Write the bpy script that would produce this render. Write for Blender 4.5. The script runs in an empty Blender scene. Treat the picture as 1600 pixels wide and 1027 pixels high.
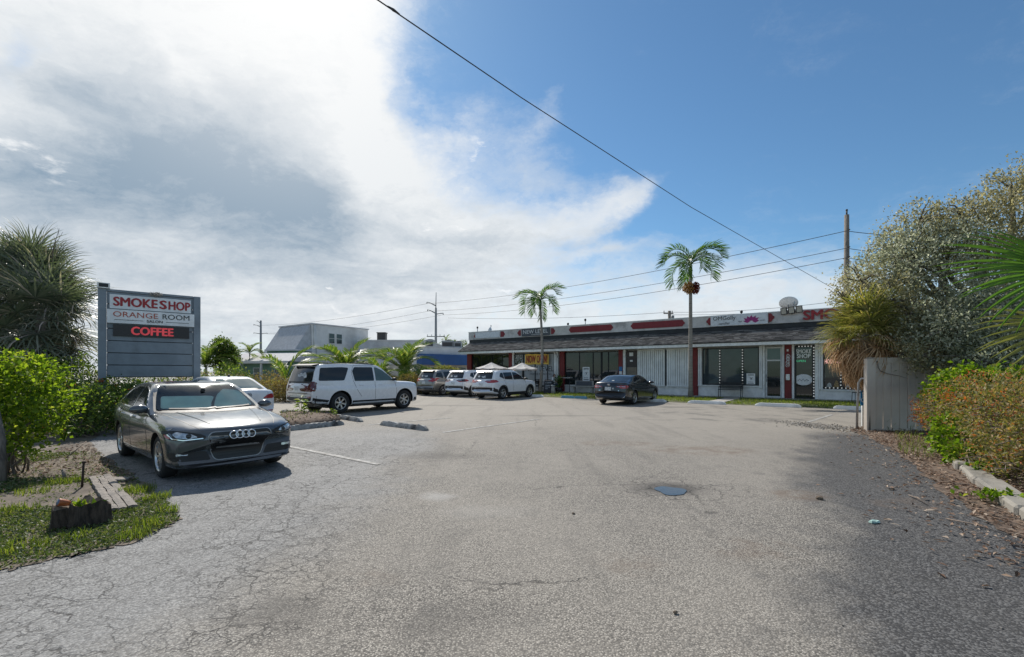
import bpy, bmesh, math, random
import numpy as np
from mathutils import Vector, Matrix
from mathutils.bvhtree import BVHTree
from mathutils.geometry import delaunay_2d_cdt

random.seed(7); RNG = np.random.default_rng(7)
SC = bpy.context.scene
COL = SC.collection
R = math.radians
F, HZ, EYE = 730.0, 580.0, 1.62        # focal length and horizon of the 1600 px photograph, eye height

# ---------------------------------------------------------------- camera
cam = bpy.data.cameras.new('camera'); cam_o = bpy.data.objects.new('camera', cam); COL.objects.link(cam_o)
cam.sensor_width = 36; cam.lens = 36 * F / 1600; cam.shift_y = (HZ - 513.5) / 1600
cam.clip_start = 0.05; cam.clip_end = 3000
cam_o.location = (0, 0, EYE); cam_o.rotation_euler = (R(90), 0, 0)
SC.camera = cam_o
SC.cycles.use_denoising = True
SC.cycles.max_bounces = 8; SC.cycles.transparent_max_bounces = 8
SC.view_settings.view_transform = 'Standard'; SC.view_settings.look = 'None'
SC.view_settings.gamma = 1; SC.view_settings.use_curve_mapping = False
SC.view_settings.exposure = 0.52

SUN_AZ, SUN_EL = R(-26.5), R(43)        # azimuth from +Y, clockwise seen from above
SUN_DIR = Vector((math.sin(SUN_AZ) * math.cos(SUN_EL), math.cos(SUN_AZ) * math.cos(SUN_EL), math.sin(SUN_EL)))
sl = bpy.data.lights.new('sun', 'SUN'); sl.energy = 3.4; sl.angle = R(0.53); sl.color = (1, .95, .87)
so = bpy.data.objects.new('sun', sl); COL.objects.link(so)
so.rotation_euler = (-SUN_DIR).to_track_quat('-Z', 'Y').to_euler(); so.location = (-20, 40, 40)

# ---------------------------------------------------------------- node helper
class NT:
    def __init__(s, tree): s.t = tree; s.n = tree.nodes; s.l = tree.links
    def new(s, typ, **kw):
        n = s.n.new(typ)
        for k, v in kw.items(): setattr(n, k, v)
        return n
    def put(s, sock, v):
        if isinstance(v, bpy.types.NodeSocket): s.l.new(v, sock)
        elif isinstance(v, (tuple, list)) and sock.type == 'RGBA' and len(v) == 3: sock.default_value = (*v, 1)
        else: sock.default_value = v
    def m(s, op, a, b=0.0, c=None, clamp=False):
        n = s.new('ShaderNodeMath', operation=op, use_clamp=clamp)
        s.put(n.inputs[0], a); s.put(n.inputs[1], b)
        if c is not None: s.put(n.inputs[2], c)
        return n.outputs[0]
    def vm(s, op, a, b=(0, 0, 0), out=0):
        n = s.new('ShaderNodeVectorMath', operation=op); s.put(n.inputs[0], a)
        if op == 'SCALE': s.put(n.inputs[3], b)
        else: s.put(n.inputs[1], b)
        return n.outputs[out]
    def noise(s, vec, scale, detail=4, rough=.55, dist=0, col=False):
        n = s.new('ShaderNodeTexNoise'); s.put(n.inputs['Vector'], vec)
        n.inputs['Scale'].default_value = scale; n.inputs['Detail'].default_value = detail
        n.inputs['Roughness'].default_value = rough; n.inputs['Distortion'].default_value = dist
        return n.outputs['Color' if col else 'Fac']
    def vor(s, vec, scale, feature='F1', out='Distance', rnd=1):
        n = s.new('ShaderNodeTexVoronoi', feature=feature); s.put(n.inputs['Vector'], vec)
        n.inputs['Scale'].default_value = scale; n.inputs['Randomness'].default_value = rnd
        return n.outputs[out]
    def ss(s, v, a, b, lo=0.0, hi=1.0):
        n = s.new('ShaderNodeMapRange', interpolation_type='SMOOTHSTEP')
        s.put(n.inputs['Value'], v)
        if a > b: a, b, lo, hi = b, a, hi, lo
        n.inputs[1].default_value = a; n.inputs[2].default_value = b
        n.inputs[3].default_value = lo; n.inputs[4].default_value = hi
        return n.outputs[0]
    def mix(s, f, a, b, mode='MIX'):
        n = s.new('ShaderNodeMix', data_type='RGBA', blend_type=mode)
        s.put(n.inputs[0], f); s.put(n.inputs[6], a); s.put(n.inputs[7], b)
        return n.outputs[2]
    def ramp(s, f, stops):
        n = s.new('ShaderNodeValToRGB'); s.put(n.inputs[0], f); e = n.color_ramp.elements
        while len(e) < len(stops): e.new(0.5)
        for i, (p, c) in enumerate(stops): e[i].position = p; e[i].color = (*c, 1)
        return n.outputs[0]
    def xyz(s, v):
        n = s.new('ShaderNodeSeparateXYZ'); s.put(n.inputs[0], v); return n.outputs
    def comb(s, x, y, z):
        n = s.new('ShaderNodeCombineXYZ')
        for i, v in enumerate((x, y, z)): s.put(n.inputs[i], v)
        return n.outputs[0]
    def bump(s, h, strength=.3, dist=.01):
        n = s.new('ShaderNodeBump'); s.put(n.inputs['Height'], h)
        n.inputs['Strength'].default_value = strength; n.inputs['Distance'].default_value = dist
        return n.outputs[0]

# ---------------------------------------------------------------- sky
w = bpy.data.worlds.new('World'); SC.world = w; w.use_nodes = True
W = NT(w.node_tree); W.n.clear()
sky = W.new('ShaderNodeTexSky', sky_type='NISHITA'); sky.sun_disc = False
sky.sun_elevation = SUN_EL; sky.sun_rotation = SUN_AZ
sky.air_density = 1.0; sky.dust_density = .25; sky.ozone_density = 2.0
d = W.vm('NORMALIZE', W.new('ShaderNodeTexCoord').outputs['Generated'])
dx, dy, dz = W.xyz(d)
zc = W.m('MAXIMUM', dz, 0.0)
den = W.m('ADD', zc, .22)
plane = W.comb(W.m('DIVIDE', dx, den), W.m('DIVIDE', dy, den), 0.0)      # a cloud deck seen in perspective
warp = W.vm('SCALE', W.vm('SUBTRACT', W.noise(plane, 1.1, 4, .5, 0, True), (.5, .5, .5)), 1.2)
pw = W.vm('ADD', plane, warp)
nbig = W.noise(pw, 1.3, 7, .56)
nfine = W.noise(W.vm('MULTIPLY', pw, (1.0, 1.7, 1)), 3.2, 8, .62)
az = W.m('ARCTAN2', dx, dy); el = W.m('ARCSINE', dz)
nw = W.vm('SUBTRACT', W.noise(W.vm('MULTIPLY', d, (1, 1, 1.6)), 3.2, 7, .6, 0, True), (.5, .5, .5))
wx, wy, wz = W.xyz(nw)
az2 = W.m('MULTIPLY_ADD', wx, .34, az); el2 = W.m('MULTIPLY_ADD', wy, .26, el)
def angles(px, py):
    k = (px - 800) / F
    return math.atan(k), math.atan((HZ - py) / F / math.hypot(1, k))
def blob(px, py, sa, se, rot=0, wgt=1.0):
    a0, e0 = angles(px, py)
    u = W.m('SUBTRACT', az2, a0); v = W.m('SUBTRACT', el2, e0)
    c, s_ = math.cos(R(rot)), math.sin(R(rot))
    p = W.m('DIVIDE', W.m('ADD', W.m('MULTIPLY', u, c), W.m('MULTIPLY', v, s_)), R(sa))
    q = W.m('DIVIDE', W.m('SUBTRACT', W.m('MULTIPLY', v, c), W.m('MULTIPLY', u, s_)), R(se))
    g = W.m('EXPONENT', W.m('MULTIPLY', W.m('ADD', W.m('MULTIPLY', p, p), W.m('MULTIPLY', q, q)), -1.0))
    return W.m('MULTIPLY', g, wgt)
def total(items):
    t = items[0]
    for i in items[1:]: t = W.m('ADD', t, i)
    return t
cov = total([blob(150, 60, 26, 20, 0, 1.25), blob(400, 20, 15, 17, 0, 1.05), blob(200, 330, 26, 16, 0, 1.25), blob(530, 260, 7, 9, 0, .85), blob(620, 340, 12, 8, 0, 1.0),
             blob(790, 370, 12, 6, 8, .85), blob(900, 350, 7, 4, 20, .55), blob(970, 312, 4.5, 2.2, 38, .75), blob(820, 222, 3.6, 1.5, 52, .50), blob(720, 232, 6, 2.0, 8, .45),
             blob(1150, 490, 30, 5.0, 3, .80), blob(700, 500, 40, 7, 0, .75), blob(-250, 300, 20, 25, 0, .9), blob(960, 400, 5, 1.0, 6, .35),
             blob(30, 88, 3.4, 7.0, -38, -1.7), blob(5, 285, 5.0, 3.0, 0, -1.2), blob(800, 120, 11, 9, 0, -.45), blob(660, 175, 5.0, 4.5, 0, -.38),
             blob(1000, 240, 8, 5, 20, -.5), blob(985, 372, 6, 2.2, 8, -.42), blob(560, 470, 24, 1.4, 0, -.22)])
cov = W.m('ADD', cov, W.m('MULTIPLY', W.m('SUBTRACT', nbig, .5), .50))
cov = W.m('ADD', cov, W.m('MULTIPLY', W.m('SUBTRACT', nfine, .5), .85))
side = W.ss(W.m('ABSOLUTE', az), R(62), R(100))                        # the rest of the sky: broken cloud of the same kind
cov = W.m('ADD', cov, W.m('MULTIPLY', side, W.m('MULTIPLY', W.m('SUBTRACT', nbig, .30), 2.2)))
wisp = W.noise(W.vm('ADD', W.vm('MULTIPLY', W.comb(az2, el2, 0.0), (5, 16, 1)), W.vm('SCALE', nw, 3.5)), 1.6, 9, .66)
cov = W.m('ADD', cov, W.m('MULTIPLY', W.m('SUBTRACT', wisp, .5), .70))
mask = W.ss(cov, .02, 1.50)
glow = W.m('POWER', W.m('MAXIMUM', W.vm('DOT_PRODUCT', d, tuple(SUN_DIR), 1), 0.0), 20.0)
thick = total([blob(390, 285, 11, 7, -24, .85), blob(180, 230, 6, 7, 0, .50), blob(300, 330, 13, 5, 0, .30), blob(520, 330, 6, 4, 20, .35), blob(20, 300, 5, 6, 0, .45), blob(500, 440, 26, 2.0, 3, .40), blob(760, 385, 12, 1.6, 4, .30),
               blob(560, 545, 60, 3.2, 0, .30), blob(330, 165, 5, 1.6, -60, -.35), blob(560, 260, 3, 6, 0, -.4)])
nsh = W.m('MULTIPLY_ADD', wisp, .45, W.m('MULTIPLY', W.noise(W.vm('MULTIPLY', d, (1, 1, 2.6)), 5.0, 9, .66), .55))
thick = W.m('MULTIPLY_ADD', W.m('SUBTRACT', nsh, .5), 1.25, W.m('MULTIPLY_ADD', W.m('SUBTRACT', nfine, .5), .70, thick), clamp=True)
puff = total([blob(658, 356, 2.6, .8, 0, 1), blob(742, 247, 2.0, 1.1, 8, 1), blob(517, 452, 1.0, .3, 0, .9), blob(770, 453, 1.6, .4, 0, .9), blob(735, 350, 2.4, .4, 0, .8), blob(560, 475, 5, .6, 0, .7), blob(25, 245, 3.5, 1.6, 0, .8)])
puff = W.ss(W.m('MULTIPLY', puff, W.m('MULTIPLY_ADD', W.noise(W.vm('MULTIPLY', d, (1, 1, 2.6)), 26, 7, .62), 2.4, -.55)), .34, .80, 0, .75)
lit = W.mix(thick, (.61, .635, .655), (.185, .262, .345))
lit = W.mix(puff, lit, (.72, .73, .74))
lit = W.mix(W.m('MULTIPLY', glow, .9, clamp=True), lit, (.80, .795, .785))
mask = W.m('MAXIMUM', mask, W.m('MULTIPLY', puff, .85))
SKY_K, CLOUD_K = .072, .94
blue = W.vm('SCALE', W.mix(1.0, sky.outputs[0], (.70, .97, 1.08), 'MULTIPLY'), SKY_K)
cl = W.vm('SCALE', lit, CLOUD_K)
bg = W.new('ShaderNodeBackground')
# the node strength stays at .1 and the mix is scaled back up by ten, so sky and cloud share one strength
W.put(bg.inputs[0], W.vm('SCALE', W.mix(mask, blue, cl), 10.0)); bg.inputs[1].default_value = .1
W.l.new(bg.outputs[0], W.new('ShaderNodeOutputWorld').inputs[0])

# ---------------------------------------------------------------- geometry helpers
def gp(px, py, z=0.0):
    Y = F * (EYE - z) / (py - HZ)
    return Vector(((px - 800) / F * Y, Y, z))
def at(px, py, Y): return Vector(((px - 800) / F * Y, Y, EYE + (HZ - py) / F * Y))
BA = math.atan2(-.603, .797)                                            # the bearing of the shop front
U = Vector((.797, -.603, 0)); N_ = Vector((.603, .797, 0))
B0 = Vector((16.27, 24.9, 0))
def bp(s, b, z=0.0): return B0 + U * s + N_ * b + Vector((0, 0, z))
def s_of(px, b=0.0):
    k = (px - 800) / F; o = B0 + N_ * b
    return (o.y * k - o.x) / (U.x - U.y * k)

class MB:
    """collects shapes for one mesh"""
    def __init__(s): s.v = []; s.f = []; s.mi = []; s.sm = []
    def add(s, vs, fs, mi=0, smooth=False):
        o = len(s.v); s.v += [tuple(p) for p in vs]
        for f in fs: s.f.append(tuple(i + o for i in f)); s.mi.append(mi); s.sm.append(smooth)
        return s
    def box(s, x0, x1, y0, y1, z0, z1, mi=0, M=None, bev=0.0):
        if bev > 0:
            bev = min(bev, (x1-x0)*.3, (y1-y0)*.3, (z1-z0)*.3)
            bm = bmesh.new(); bmesh.ops.create_cube(bm, size=1)
            for v in bm.verts: v.co = Vector(((x0+x1)/2 + v.co.x*(x1-x0), (y0+y1)/2 + v.co.y*(y1-y0), (z0+z1)/2 + v.co.z*(z1-z0)))
            bmesh.ops.bevel(bm, geom=bm.edges[:], offset=bev, segments=1, affect='EDGES')
            vs = [v.co.copy() for v in bm.verts]; bm.verts.index_update()
            fs = [[v.index for v in f.verts] for f in bm.faces]; bm.free()
        else:
            vs = [Vector((x, y, z)) for z in (z0, z1) for y in (y0, y1) for x in (x0, x1)]
            fs = [(0,2,3,1),(4,5,7,6),(0,1,5,4),(2,6,7,3),(0,4,6,2),(1,3,7,5)]
        if M is not None: vs = [M @ p for p in vs]
        return s.add(vs, fs, mi)
    def tube(s, pts, r, seg=8, mi=0, caps=True, smooth=True):
        pts = [Vector(p) for p in pts]; n = len(pts)
        rs = r if isinstance(r, (list, tuple)) else [r] * n
        vs = []; ref = Vector((0, 0, 1))
        for i, p in enumerate(pts):
            t = (pts[min(i+1, n-1)] - pts[max(i-1, 0)]).normalized()
            a = t.cross(ref)
            if a.length < .05: a = t.cross(Vector((1, 0, 0)))
            a.normalize(); b = t.cross(a)
            for k in range(seg):
                q = 2*math.pi*k/seg; vs.append(p + (a*math.cos(q) + b*math.sin(q)) * rs[i])
        fs = [(i*seg+k, i*seg+(k+1) % seg, (i+1)*seg+(k+1) % seg, (i+1)*seg+k) for i in range(n-1) for k in range(seg)]
        s.add(vs, fs, mi, smooth)
        if caps:
            o = len(s.v) - len(vs)
            s.f += [tuple(o+k for k in range(seg-1, -1, -1)), tuple(o+(n-1)*seg+k for k in range(seg))]; s.mi += [mi, mi]; s.sm += [False, False]
        return s
    def lathe(s, prof, seg=16, mi=0, M=None, smooth=True, a0=0, a1=2*math.pi):
        n = len(prof); full = abs(a1-a0-2*math.pi) < 1e-6; cnt = seg if full else seg+1
        vs = []
        for k in range(cnt):
            q = a0 + (a1-a0)*k/seg
            for (r, z) in prof: vs.append(Vector((r*math.cos(q), r*math.sin(q), z)))
        if M is not None: vs = [M @ p for p in vs]
        fs = []
        for k in range(seg):
            k2 = (k+1) % cnt
            for i in range(n-1): fs.append((k*n+i, k2*n+i, k2*n+i+1, k*n+i+1))
        return s.add(vs, fs, mi, smooth)
    def prism(s, poly, z0, z1, mi=0, M=None):
        n = len(poly); vs = [Vector((x, y, z0)) for x, y in poly] + [Vector((x, y, z1)) for x, y in poly]
        if M is not None: vs = [M @ p for p in vs]
        fs = [tuple(range(n-1, -1, -1)), tuple(range(n, 2*n))] + [(i, (i+1) % n, n+(i+1) % n, n+i) for i in range(n)]
        return s.add(vs, fs, mi)
    def quad(s, a, b, c, d_, mi=0): return s.add([a, b, c, d_], [(0, 1, 2, 3)], mi)
    def mesh(s, name, mats):
        me = bpy.data.meshes.new(name); me.from_pydata(s.v, [], s.f)
        for m_ in (mats if isinstance(mats, (list, tuple)) else [mats]): me.materials.append(m_)
        me.polygons.foreach_set('material_index', s.mi); me.polygons.foreach_set('use_smooth', s.sm)
        me.update(); return me
    def build(s, name, mats, parent=None, **kw): return link(name, s.mesh(name, mats), parent, **kw)

def link(name, data, parent=None, loc=None, rz=None, M=None):
    o = bpy.data.objects.new(name, data); COL.objects.link(o)
    if parent is not None: o.parent = parent
    if loc is not None: o.location = loc
    if rz is not None: o.rotation_euler = (0, 0, rz)
    if M is not None: o.matrix_local = M
    return o
def tag(o, label, cat, group=None, kind=None):
    if label: o['label'] = label
    if cat: o['category'] = cat
    if group: o['group'] = group
    if kind: o['kind'] = kind
    return o
def thing(name, label, cat, loc=(0, 0, 0), rz=0.0, group=None):
    return tag(link(name, None, None, loc, rz), label, cat, group)
def stuff(o): o['kind'] = 'stuff'; return o
def struct(o): o['kind'] = 'structure'; return o
KIDS = {}
def copy_tree(o, parent=None):
    c = o.copy(); COL.objects.link(c)
    if parent is not None: c.parent = parent
    for ch in list(o.children): copy_tree(ch, c)
    return c
def smooth_by_angle(me, deg=35):
    me.polygons.foreach_set('use_smooth', [True]*len(me.polygons)); me.set_sharp_from_angle(angle=R(deg))

# ---------------------------------------------------------------- materials
def new_mat(name):
    m_ = bpy.data.materials.new(name); m_.use_nodes = True; T = NT(m_.node_tree)
    b = next(n for n in T.n if n.type == 'BSDF_PRINCIPLED'); return m_, T, b
def mat(name, c, rough=.6, metal=0.0, var=.12, scale=6.0, bump=0.0, coat=0.0, spec=.5, dirt=None, emit=0.0, bscale=None, aniso=None):
    m_, T, b = new_mat(name)
    co = T.new('ShaderNodeTexCoord').outputs['Object']
    if aniso: co = T.vm('MULTIPLY', co, aniso)
    n = T.noise(co, scale, 5, .6)
    lo = tuple(x*(1-var) for x in c); hi = tuple(min(1, x*(1+var)) for x in c)
    colr = T.mix(T.ss(n, .3, .7), lo, hi)
    if dirt:
        dn = T.noise(co, scale*.37, 7, .68)
        colr = T.mix(T.ss(dn, .5, .68, 0, dirt[1]), colr, dirt[0])
    T.put(b.inputs['Base Color'], colr)
    b.inputs['Roughness'].default_value = rough; b.inputs['Metallic'].default_value = metal
    b.inputs['Coat Weight'].default_value = coat; b.inputs['Coat Roughness'].default_value = .04
    b.inputs['Specular IOR Level'].default_value = spec
    if bump: T.put(b.inputs['Normal'], T.bump(T.noise(co, bscale or scale*8, 6, .6), bump, .01))
    if emit: T.put(b.inputs['Emission Color'], colr); b.inputs['Emission Strength'].default_value = emit
    return m_
def leafmat(name, stops, trans=.4, rough=.56, tcol=None, spec=.22):
    m_, T, b = new_mat(name)
    g = T.new('ShaderNodeNewGeometry').outputs['Random Per Island']
    colr = T.ramp(g, stops)
    T.put(b.inputs['Base Color'], colr); b.inputs['Roughness'].default_value = rough
    b.inputs['Specular IOR Level'].default_value = spec
    tr = T.new('ShaderNodeBsdfTranslucent')
    T.put(tr.inputs[0], T.mix(1.0, colr, tcol or (1.5, 1.6, .6), 'MULTIPLY'))
    mx = T.new('ShaderNodeMixShader'); mx.inputs[0].default_value = trans
    out = next(n for n in T.n if n.type == 'OUTPUT_MATERIAL')
    T.l.new(b.outputs[0], mx.inputs[1]); T.l.new(tr.outputs[0], mx.inputs[2]); T.l.new(mx.outputs[0], out.inputs[0])
    return m_
def paint(name, c, rough=.28, metal=.0, coat=1.0, dusty=.2):
    m_, T, b = new_mat(name)
    co = T.new('ShaderNodeTexCoord').outputs['Object']
    z = T.xyz(co)[2]
    dust = T.m('MULTIPLY', T.ss(T.m('MULTIPLY_ADD', T.noise(co, 3, 5, .6), .5, z), .95, .35), dusty)
    colr = T.mix(dust, c, (.22, .20, .17))
    T.put(b.inputs['Base Color'], colr); b.inputs['Metallic'].default_value = metal
    T.put(b.inputs['Roughness'], T.m('MULTIPLY_ADD', T.noise(co, 9, 4), .10, rough))
    b.inputs['Coat Weight'].default_value = coat; b.inputs['Coat Roughness'].default_value = .05
    return m_
def glass_dark(name, c=(.012, .015, .017), rough=.04, spec=.6):
    m_, T, b = new_mat(name)
    co = T.new('ShaderNodeTexCoord').outputs['Object']
    T.put(b.inputs['Base Color'], T.mix(T.noise(co, 2.5, 4), c, tuple(x*1.9 for x in c)))
    b.inputs['Roughness'].default_value = rough; b.inputs['Specular IOR Level'].default_value = spec
    T.put(b.inputs['Normal'], T.bump(T.noise(co, .9, 2), .03, .05))
    return m_

M = {}
M['black'] = mat('black_plastic', (.018, .018, .019), .55)
M['rubber'] = mat('tyre_rubber', (.022, .021, .021), .85, bump=.2, scale=20)
M['alloy'] = mat('alloy_silver', (.58, .59, .60), .28, .85, .05)
M['chrome'] = mat('chrome', (.75, .75, .76), .12, 1, .03)
M['cardark'] = glass_dark('tinted_car_glass')
M['carmid'] = glass_dark('clear_car_glass', (.06, .09, .09))
M['red_lens'] = mat('red_lamp_lens', (.36, .015, .02), .12, coat=1, scale=30, var=.4)
M['clear_lens'] = mat('clear_lamp_lens', (.50, .53, .56), .1, .4, .4, 25, coat=1)
M['amber'] = mat('amber_lens', (.45, .08, .03), .15, coat=1)
M['plate'] = mat('plate_white', (.55, .57, .58), .45, var=.4, scale=22)
M['white'] = mat('white_paint', (.75, .75, .73), .6, dirt=((.33, .31, .28), .6))
M['trimwhite'] = mat('trim_white', (.80, .80, .77), .5, dirt=((.52, .50, .45), .45))
M['red'] = mat('red_column_paint', (.19, .022, .021), .65, dirt=((.12, .02, .018), .6))
M['parapet'] = mat('parapet_stucco', (.62, .585, .55), .85, scale=2.5, bump=.15, dirt=((.26, .24, .22), .7))
M['stucco'] = mat('white_stucco', (.76, .745, .715), .85, scale=2, bump=.2, dirt=((.5, .475, .44), .5))
M['tar'] = mat('tar_flashing', (.016, .017, .019), .5, var=.4, scale=2)
M['concrete'] = mat('concrete', (.36, .34, .31), .9, scale=3, bump=.25, dirt=((.18, .17, .15), .7))
M['glass'] = glass_dark('shop_glass', (.011, .014, .015), .03, .7)
M['frame_dark'] = mat('dark_aluminium', (.03, .03, .032), .4, .5)
M['frame_white'] = mat('white_aluminium', (.6, .6, .59), .45)
M['wood_grey'] = mat('weathered_wood', (.26, .23, .20), .9, scale=9, bump=.5, var=.4, aniso=(8, 1, 8), dirt=((.1, .09, .08), .8))
M['steel'] = mat('galvanised_steel', (.33, .34, .35), .45, .7, .2, 8)
M['cable'] = mat('black_cable', (.02, .02, .022), .6)
M['text_black'] = mat('black_lettering', (.02, .02, .02), .5)
M['text_red'] = mat('red_lettering', (.33, .015, .02), .45)
M['text_white'] = mat('white_lettering', (.75, .75, .74), .5)
# ---------------------------------------------------------------- ground and asphalt
def poly_obj(name, pts, m_, z=None, parent=None):
    mb = MB(); mb.add([(p[0], p[1], p[2] if z is None and len(p) > 2 else (z or 0)) for p in pts], [tuple(range(len(pts)))])
    return mb.build(name, m_, parent)

def asphalt_mat():
    m_, T, b = new_mat('aged_asphalt')
    co = T.new('ShaderNodeTexCoord').outputs['Object']
    x, y, z = T.xyz(co)
    wv = T.vm('ADD', co, T.vm('SCALE', T.vm('SUBTRACT', T.noise(co, 1.3, 5, .6, 0, True), (.5, .5, .5)), .55))
    wx, wy, _ = T.xyz(wv)
    patch = T.noise(co, .33, 7, .62)
    mid = T.noise(co, 2.6, 6, .65)
    sp = T.vor(co, 78, 'F1', 'Color'); spx, spy, _ = T.xyz(sp)
    spd = T.vor(co, 78, 'F1', 'Distance')
    sp2 = T.noise(co, 34, 3, .7)
    def mask(x0, y0, rx, ry, soft=.6):
        q = T.vm('DIVIDE', T.vm('SUBTRACT', wv, (x0, y0, 0)), (rx, ry, 1e6))
        return T.ss(T.vm('LENGTH', q, out=1), 1.0, soft * .3)
    # open aged surface: pale stones in a worn binder
    stone = T.mix(spx, (.11, .099, .084), (.56, .515, .445))
    binder = T.ss(spd, .30, .62)
    base = T.mix(T.m('MULTIPLY', binder, .88), stone, (.046, .042, .038))
    base = T.mix(T.ss(sp2, .40, .66, 0, .5), base, (.315, .286, .245))
    base = T.mix(T.ss(patch, .36, .60, 0, .36), base, (.32, .29, .248))
    base = T.mix(T.ss(mid, .50, .75, 0, .42), base, (.095, .09, .083))
    tan = T.ss(T.m('ADD', wy, T.m('MULTIPLY', wx, .3)), 9, 17)
    base = T.mix(T.m('MULTIPLY', tan, .55), base, (.325, .293, .247))
    # bluish sealed area on the left
    left = T.ss(T.m('ADD', wx, T.m('MULTIPLY', T.m('SUBTRACT', patch, .5), 3.0)), -1.3, -2.7)
    left = T.m('MULTIPLY', left, T.ss(wy, 15, 11))
    seal = T.mix(spx, (.14, .141, .141), (.34, .34, .335))
    base = T.mix(T.m('MULTIPLY', left, .72), base, seal)
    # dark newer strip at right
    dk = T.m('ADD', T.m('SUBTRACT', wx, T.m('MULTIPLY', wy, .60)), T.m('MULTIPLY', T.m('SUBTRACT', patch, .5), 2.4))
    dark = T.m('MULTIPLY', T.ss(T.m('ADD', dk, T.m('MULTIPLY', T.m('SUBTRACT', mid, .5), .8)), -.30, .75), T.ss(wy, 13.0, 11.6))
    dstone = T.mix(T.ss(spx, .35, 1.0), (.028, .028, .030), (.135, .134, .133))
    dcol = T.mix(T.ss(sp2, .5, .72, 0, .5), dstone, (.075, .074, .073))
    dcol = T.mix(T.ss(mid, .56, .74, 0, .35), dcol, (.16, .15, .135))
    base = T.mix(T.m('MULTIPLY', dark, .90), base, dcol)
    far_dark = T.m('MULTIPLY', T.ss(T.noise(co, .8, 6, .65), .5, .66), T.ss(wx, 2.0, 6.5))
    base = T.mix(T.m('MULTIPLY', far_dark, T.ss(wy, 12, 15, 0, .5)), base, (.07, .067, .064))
    # rust and dirt stains
    for (sx, sy, rx, ry, a) in ((3.9, 9.6, 1.5, .75, .6), (3.7, 6.1, .55, .35, .6), (2.25, 4.25, .55, .40, .42), (1.0, 3.9, .4, .3, .3),
                                (-1.15, 3.7, .35, .22, .3), (4.9, 5.7, .7, .4, .35), (2.4, 10.5, 1.2, .5, .45), (-4.1, 5.1, .5, .4, .35)):
        base = T.mix(T.m('MULTIPLY', mask(sx, sy, rx, ry, 1.6), T.m('MULTIPLY', T.ss(mid, .38, .62), a*.8)), base, (.155, .105, .070))
    for (sx, sy, rx, ry, a) in ((2.15, 6.45, .75, .55, .8), (2.18, 6.38, .36, .40, .7), (-1.55, 3.15, .55, .4, .35), (-.35, 3.05, .6, .35, .3), (-1.4, 9.0, 1.3, .5, .35), (7.6, 21.0, 1.5, .5, .5), (12.5, 19.0, 2.0, .6, .4), (1.5, 17, 3.2, .4, .35), (-3, 22, 3, .6, .3)):
        base = T.mix(T.m('MULTIPLY', mask(sx, sy, rx, ry), a), base, (.055, .05, .046))
    for (sx, sy, rx, ry, a) in ((-.95, 6.05, .34, .22, .45), (-.3, 5.4, .8, .4, .12)):
        base = T.mix(T.m('MULTIPLY', mask(sx, sy, rx, ry), a), base, (.40, .39, .37))
    drip = T.m('MULTIPLY', T.ss(T.vor(wv, 1.15), .085, .03), T.ss(T.noise(co, .6, 2), .48, .60))
    base = T.mix(T.m('MULTIPLY', drip, .55), base, (.04, .037, .034))
    track = T.m('MULTIPLY', T.ss(T.noise(T.vm('MULTIPLY', T.vm('ADD', co, T.vm('SCALE', wv, .15)), (.9, .10, 1)), 1.6, 4, .6), .50, .68), .22)
    base = T.mix(track, base, (.075, .07, .064))
    # cracks
    cw = T.vm('ADD', co, T.vm('SCALE', T.vm('SUBTRACT', T.noise(co, 5, 4, .6, 0, True), (.5, .5, .5)), .24))
    e1 = T.vor(cw, 3.6, 'DISTANCE_TO_EDGE'); e2 = T.vor(cw, 6.6, 'DISTANCE_TO_EDGE'); e3 = T.vor(T.vm('ADD', cw, (3.1, 7.7, 0)), .42, 'DISTANCE_TO_EDGE')
    allig = T.m('MULTIPLY', T.ss(T.m('ADD', wx, T.m('MULTIPLY', T.m('SUBTRACT', mid, .5), 2.6)), -.9, -2.0), T.ss(wy, 14, 10))
    gate = T.ss(T.noise(co, .9, 4, .6), .36, .56)
    wid = T.ss(T.noise(co, 2.2, 4, .6), .35, .68, .0, .8)
    c1 = T.m('MULTIPLY', T.m('MULTIPLY', T.ss(e1, .032, .006), T.m('ADD', wid, .45, clamp=True)), T.m('MULTIPLY', allig, gate))
    c2 = T.m('MULTIPLY', T.ss(e2, .034, .006), T.m('MULTIPLY', T.m('MULTIPLY', allig, T.ss(T.noise(co, .7, 3), .42, .54)), .8))
    c3 = T.m('MULTIPLY', T.ss(e3, .0045, .001), T.m('MULTIPLY', T.ss(T.noise(co, .45, 3), .46, .56), T.ss(wx, 3.0, .5, 0, .8)))
    pud = T.m('MULTIPLY', T.ss(e1, .035, .008), mask(2.2, 6.45, 1.5, 1.1, .9))
    crack = T.m('MAXIMUM', T.m('MAXIMUM', c1, c2), T.m('MAXIMUM', c3, pud))
    base = T.mix(T.m('MULTIPLY', crack, .80), base, (.022, .02, .018))
    T.put(b.inputs['Base Color'], base)
    b.inputs['Roughness'].default_value = .82; b.inputs['Specular IOR Level'].default_value = .35
    h = T.m('SUBTRACT', T.m('MULTIPLY_ADD', spy, .5, T.m('MULTIPLY', spd, -1.0)), T.m('MULTIPLY', crack, 2.0))
    T.put(b.inputs['Normal'], T.bump(h, .55, .006))
    return m_
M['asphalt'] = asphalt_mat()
M['soil'] = mat('sandy_soil', (.155, .125, .095), .95, var=.35, scale=3, bump=.6, dirt=((.07, .055, .042), .8))
M['far_ground'] = mat('far_ground', (.24, .23, .21), .95, scale=.2, dirt=((.14, .15, .09), .6))
M['turf'] = mat('turf_soil', (.10, .11, .045), .95, var=.4, scale=4, bump=.5, dirt=((.13, .10, .07), .6))
M['leafy_soil'] = mat('leaf_mould', (.15, .105, .075), .95, var=.5, scale=14, bump=.7, dirt=((.06, .045, .035), .8))
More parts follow.
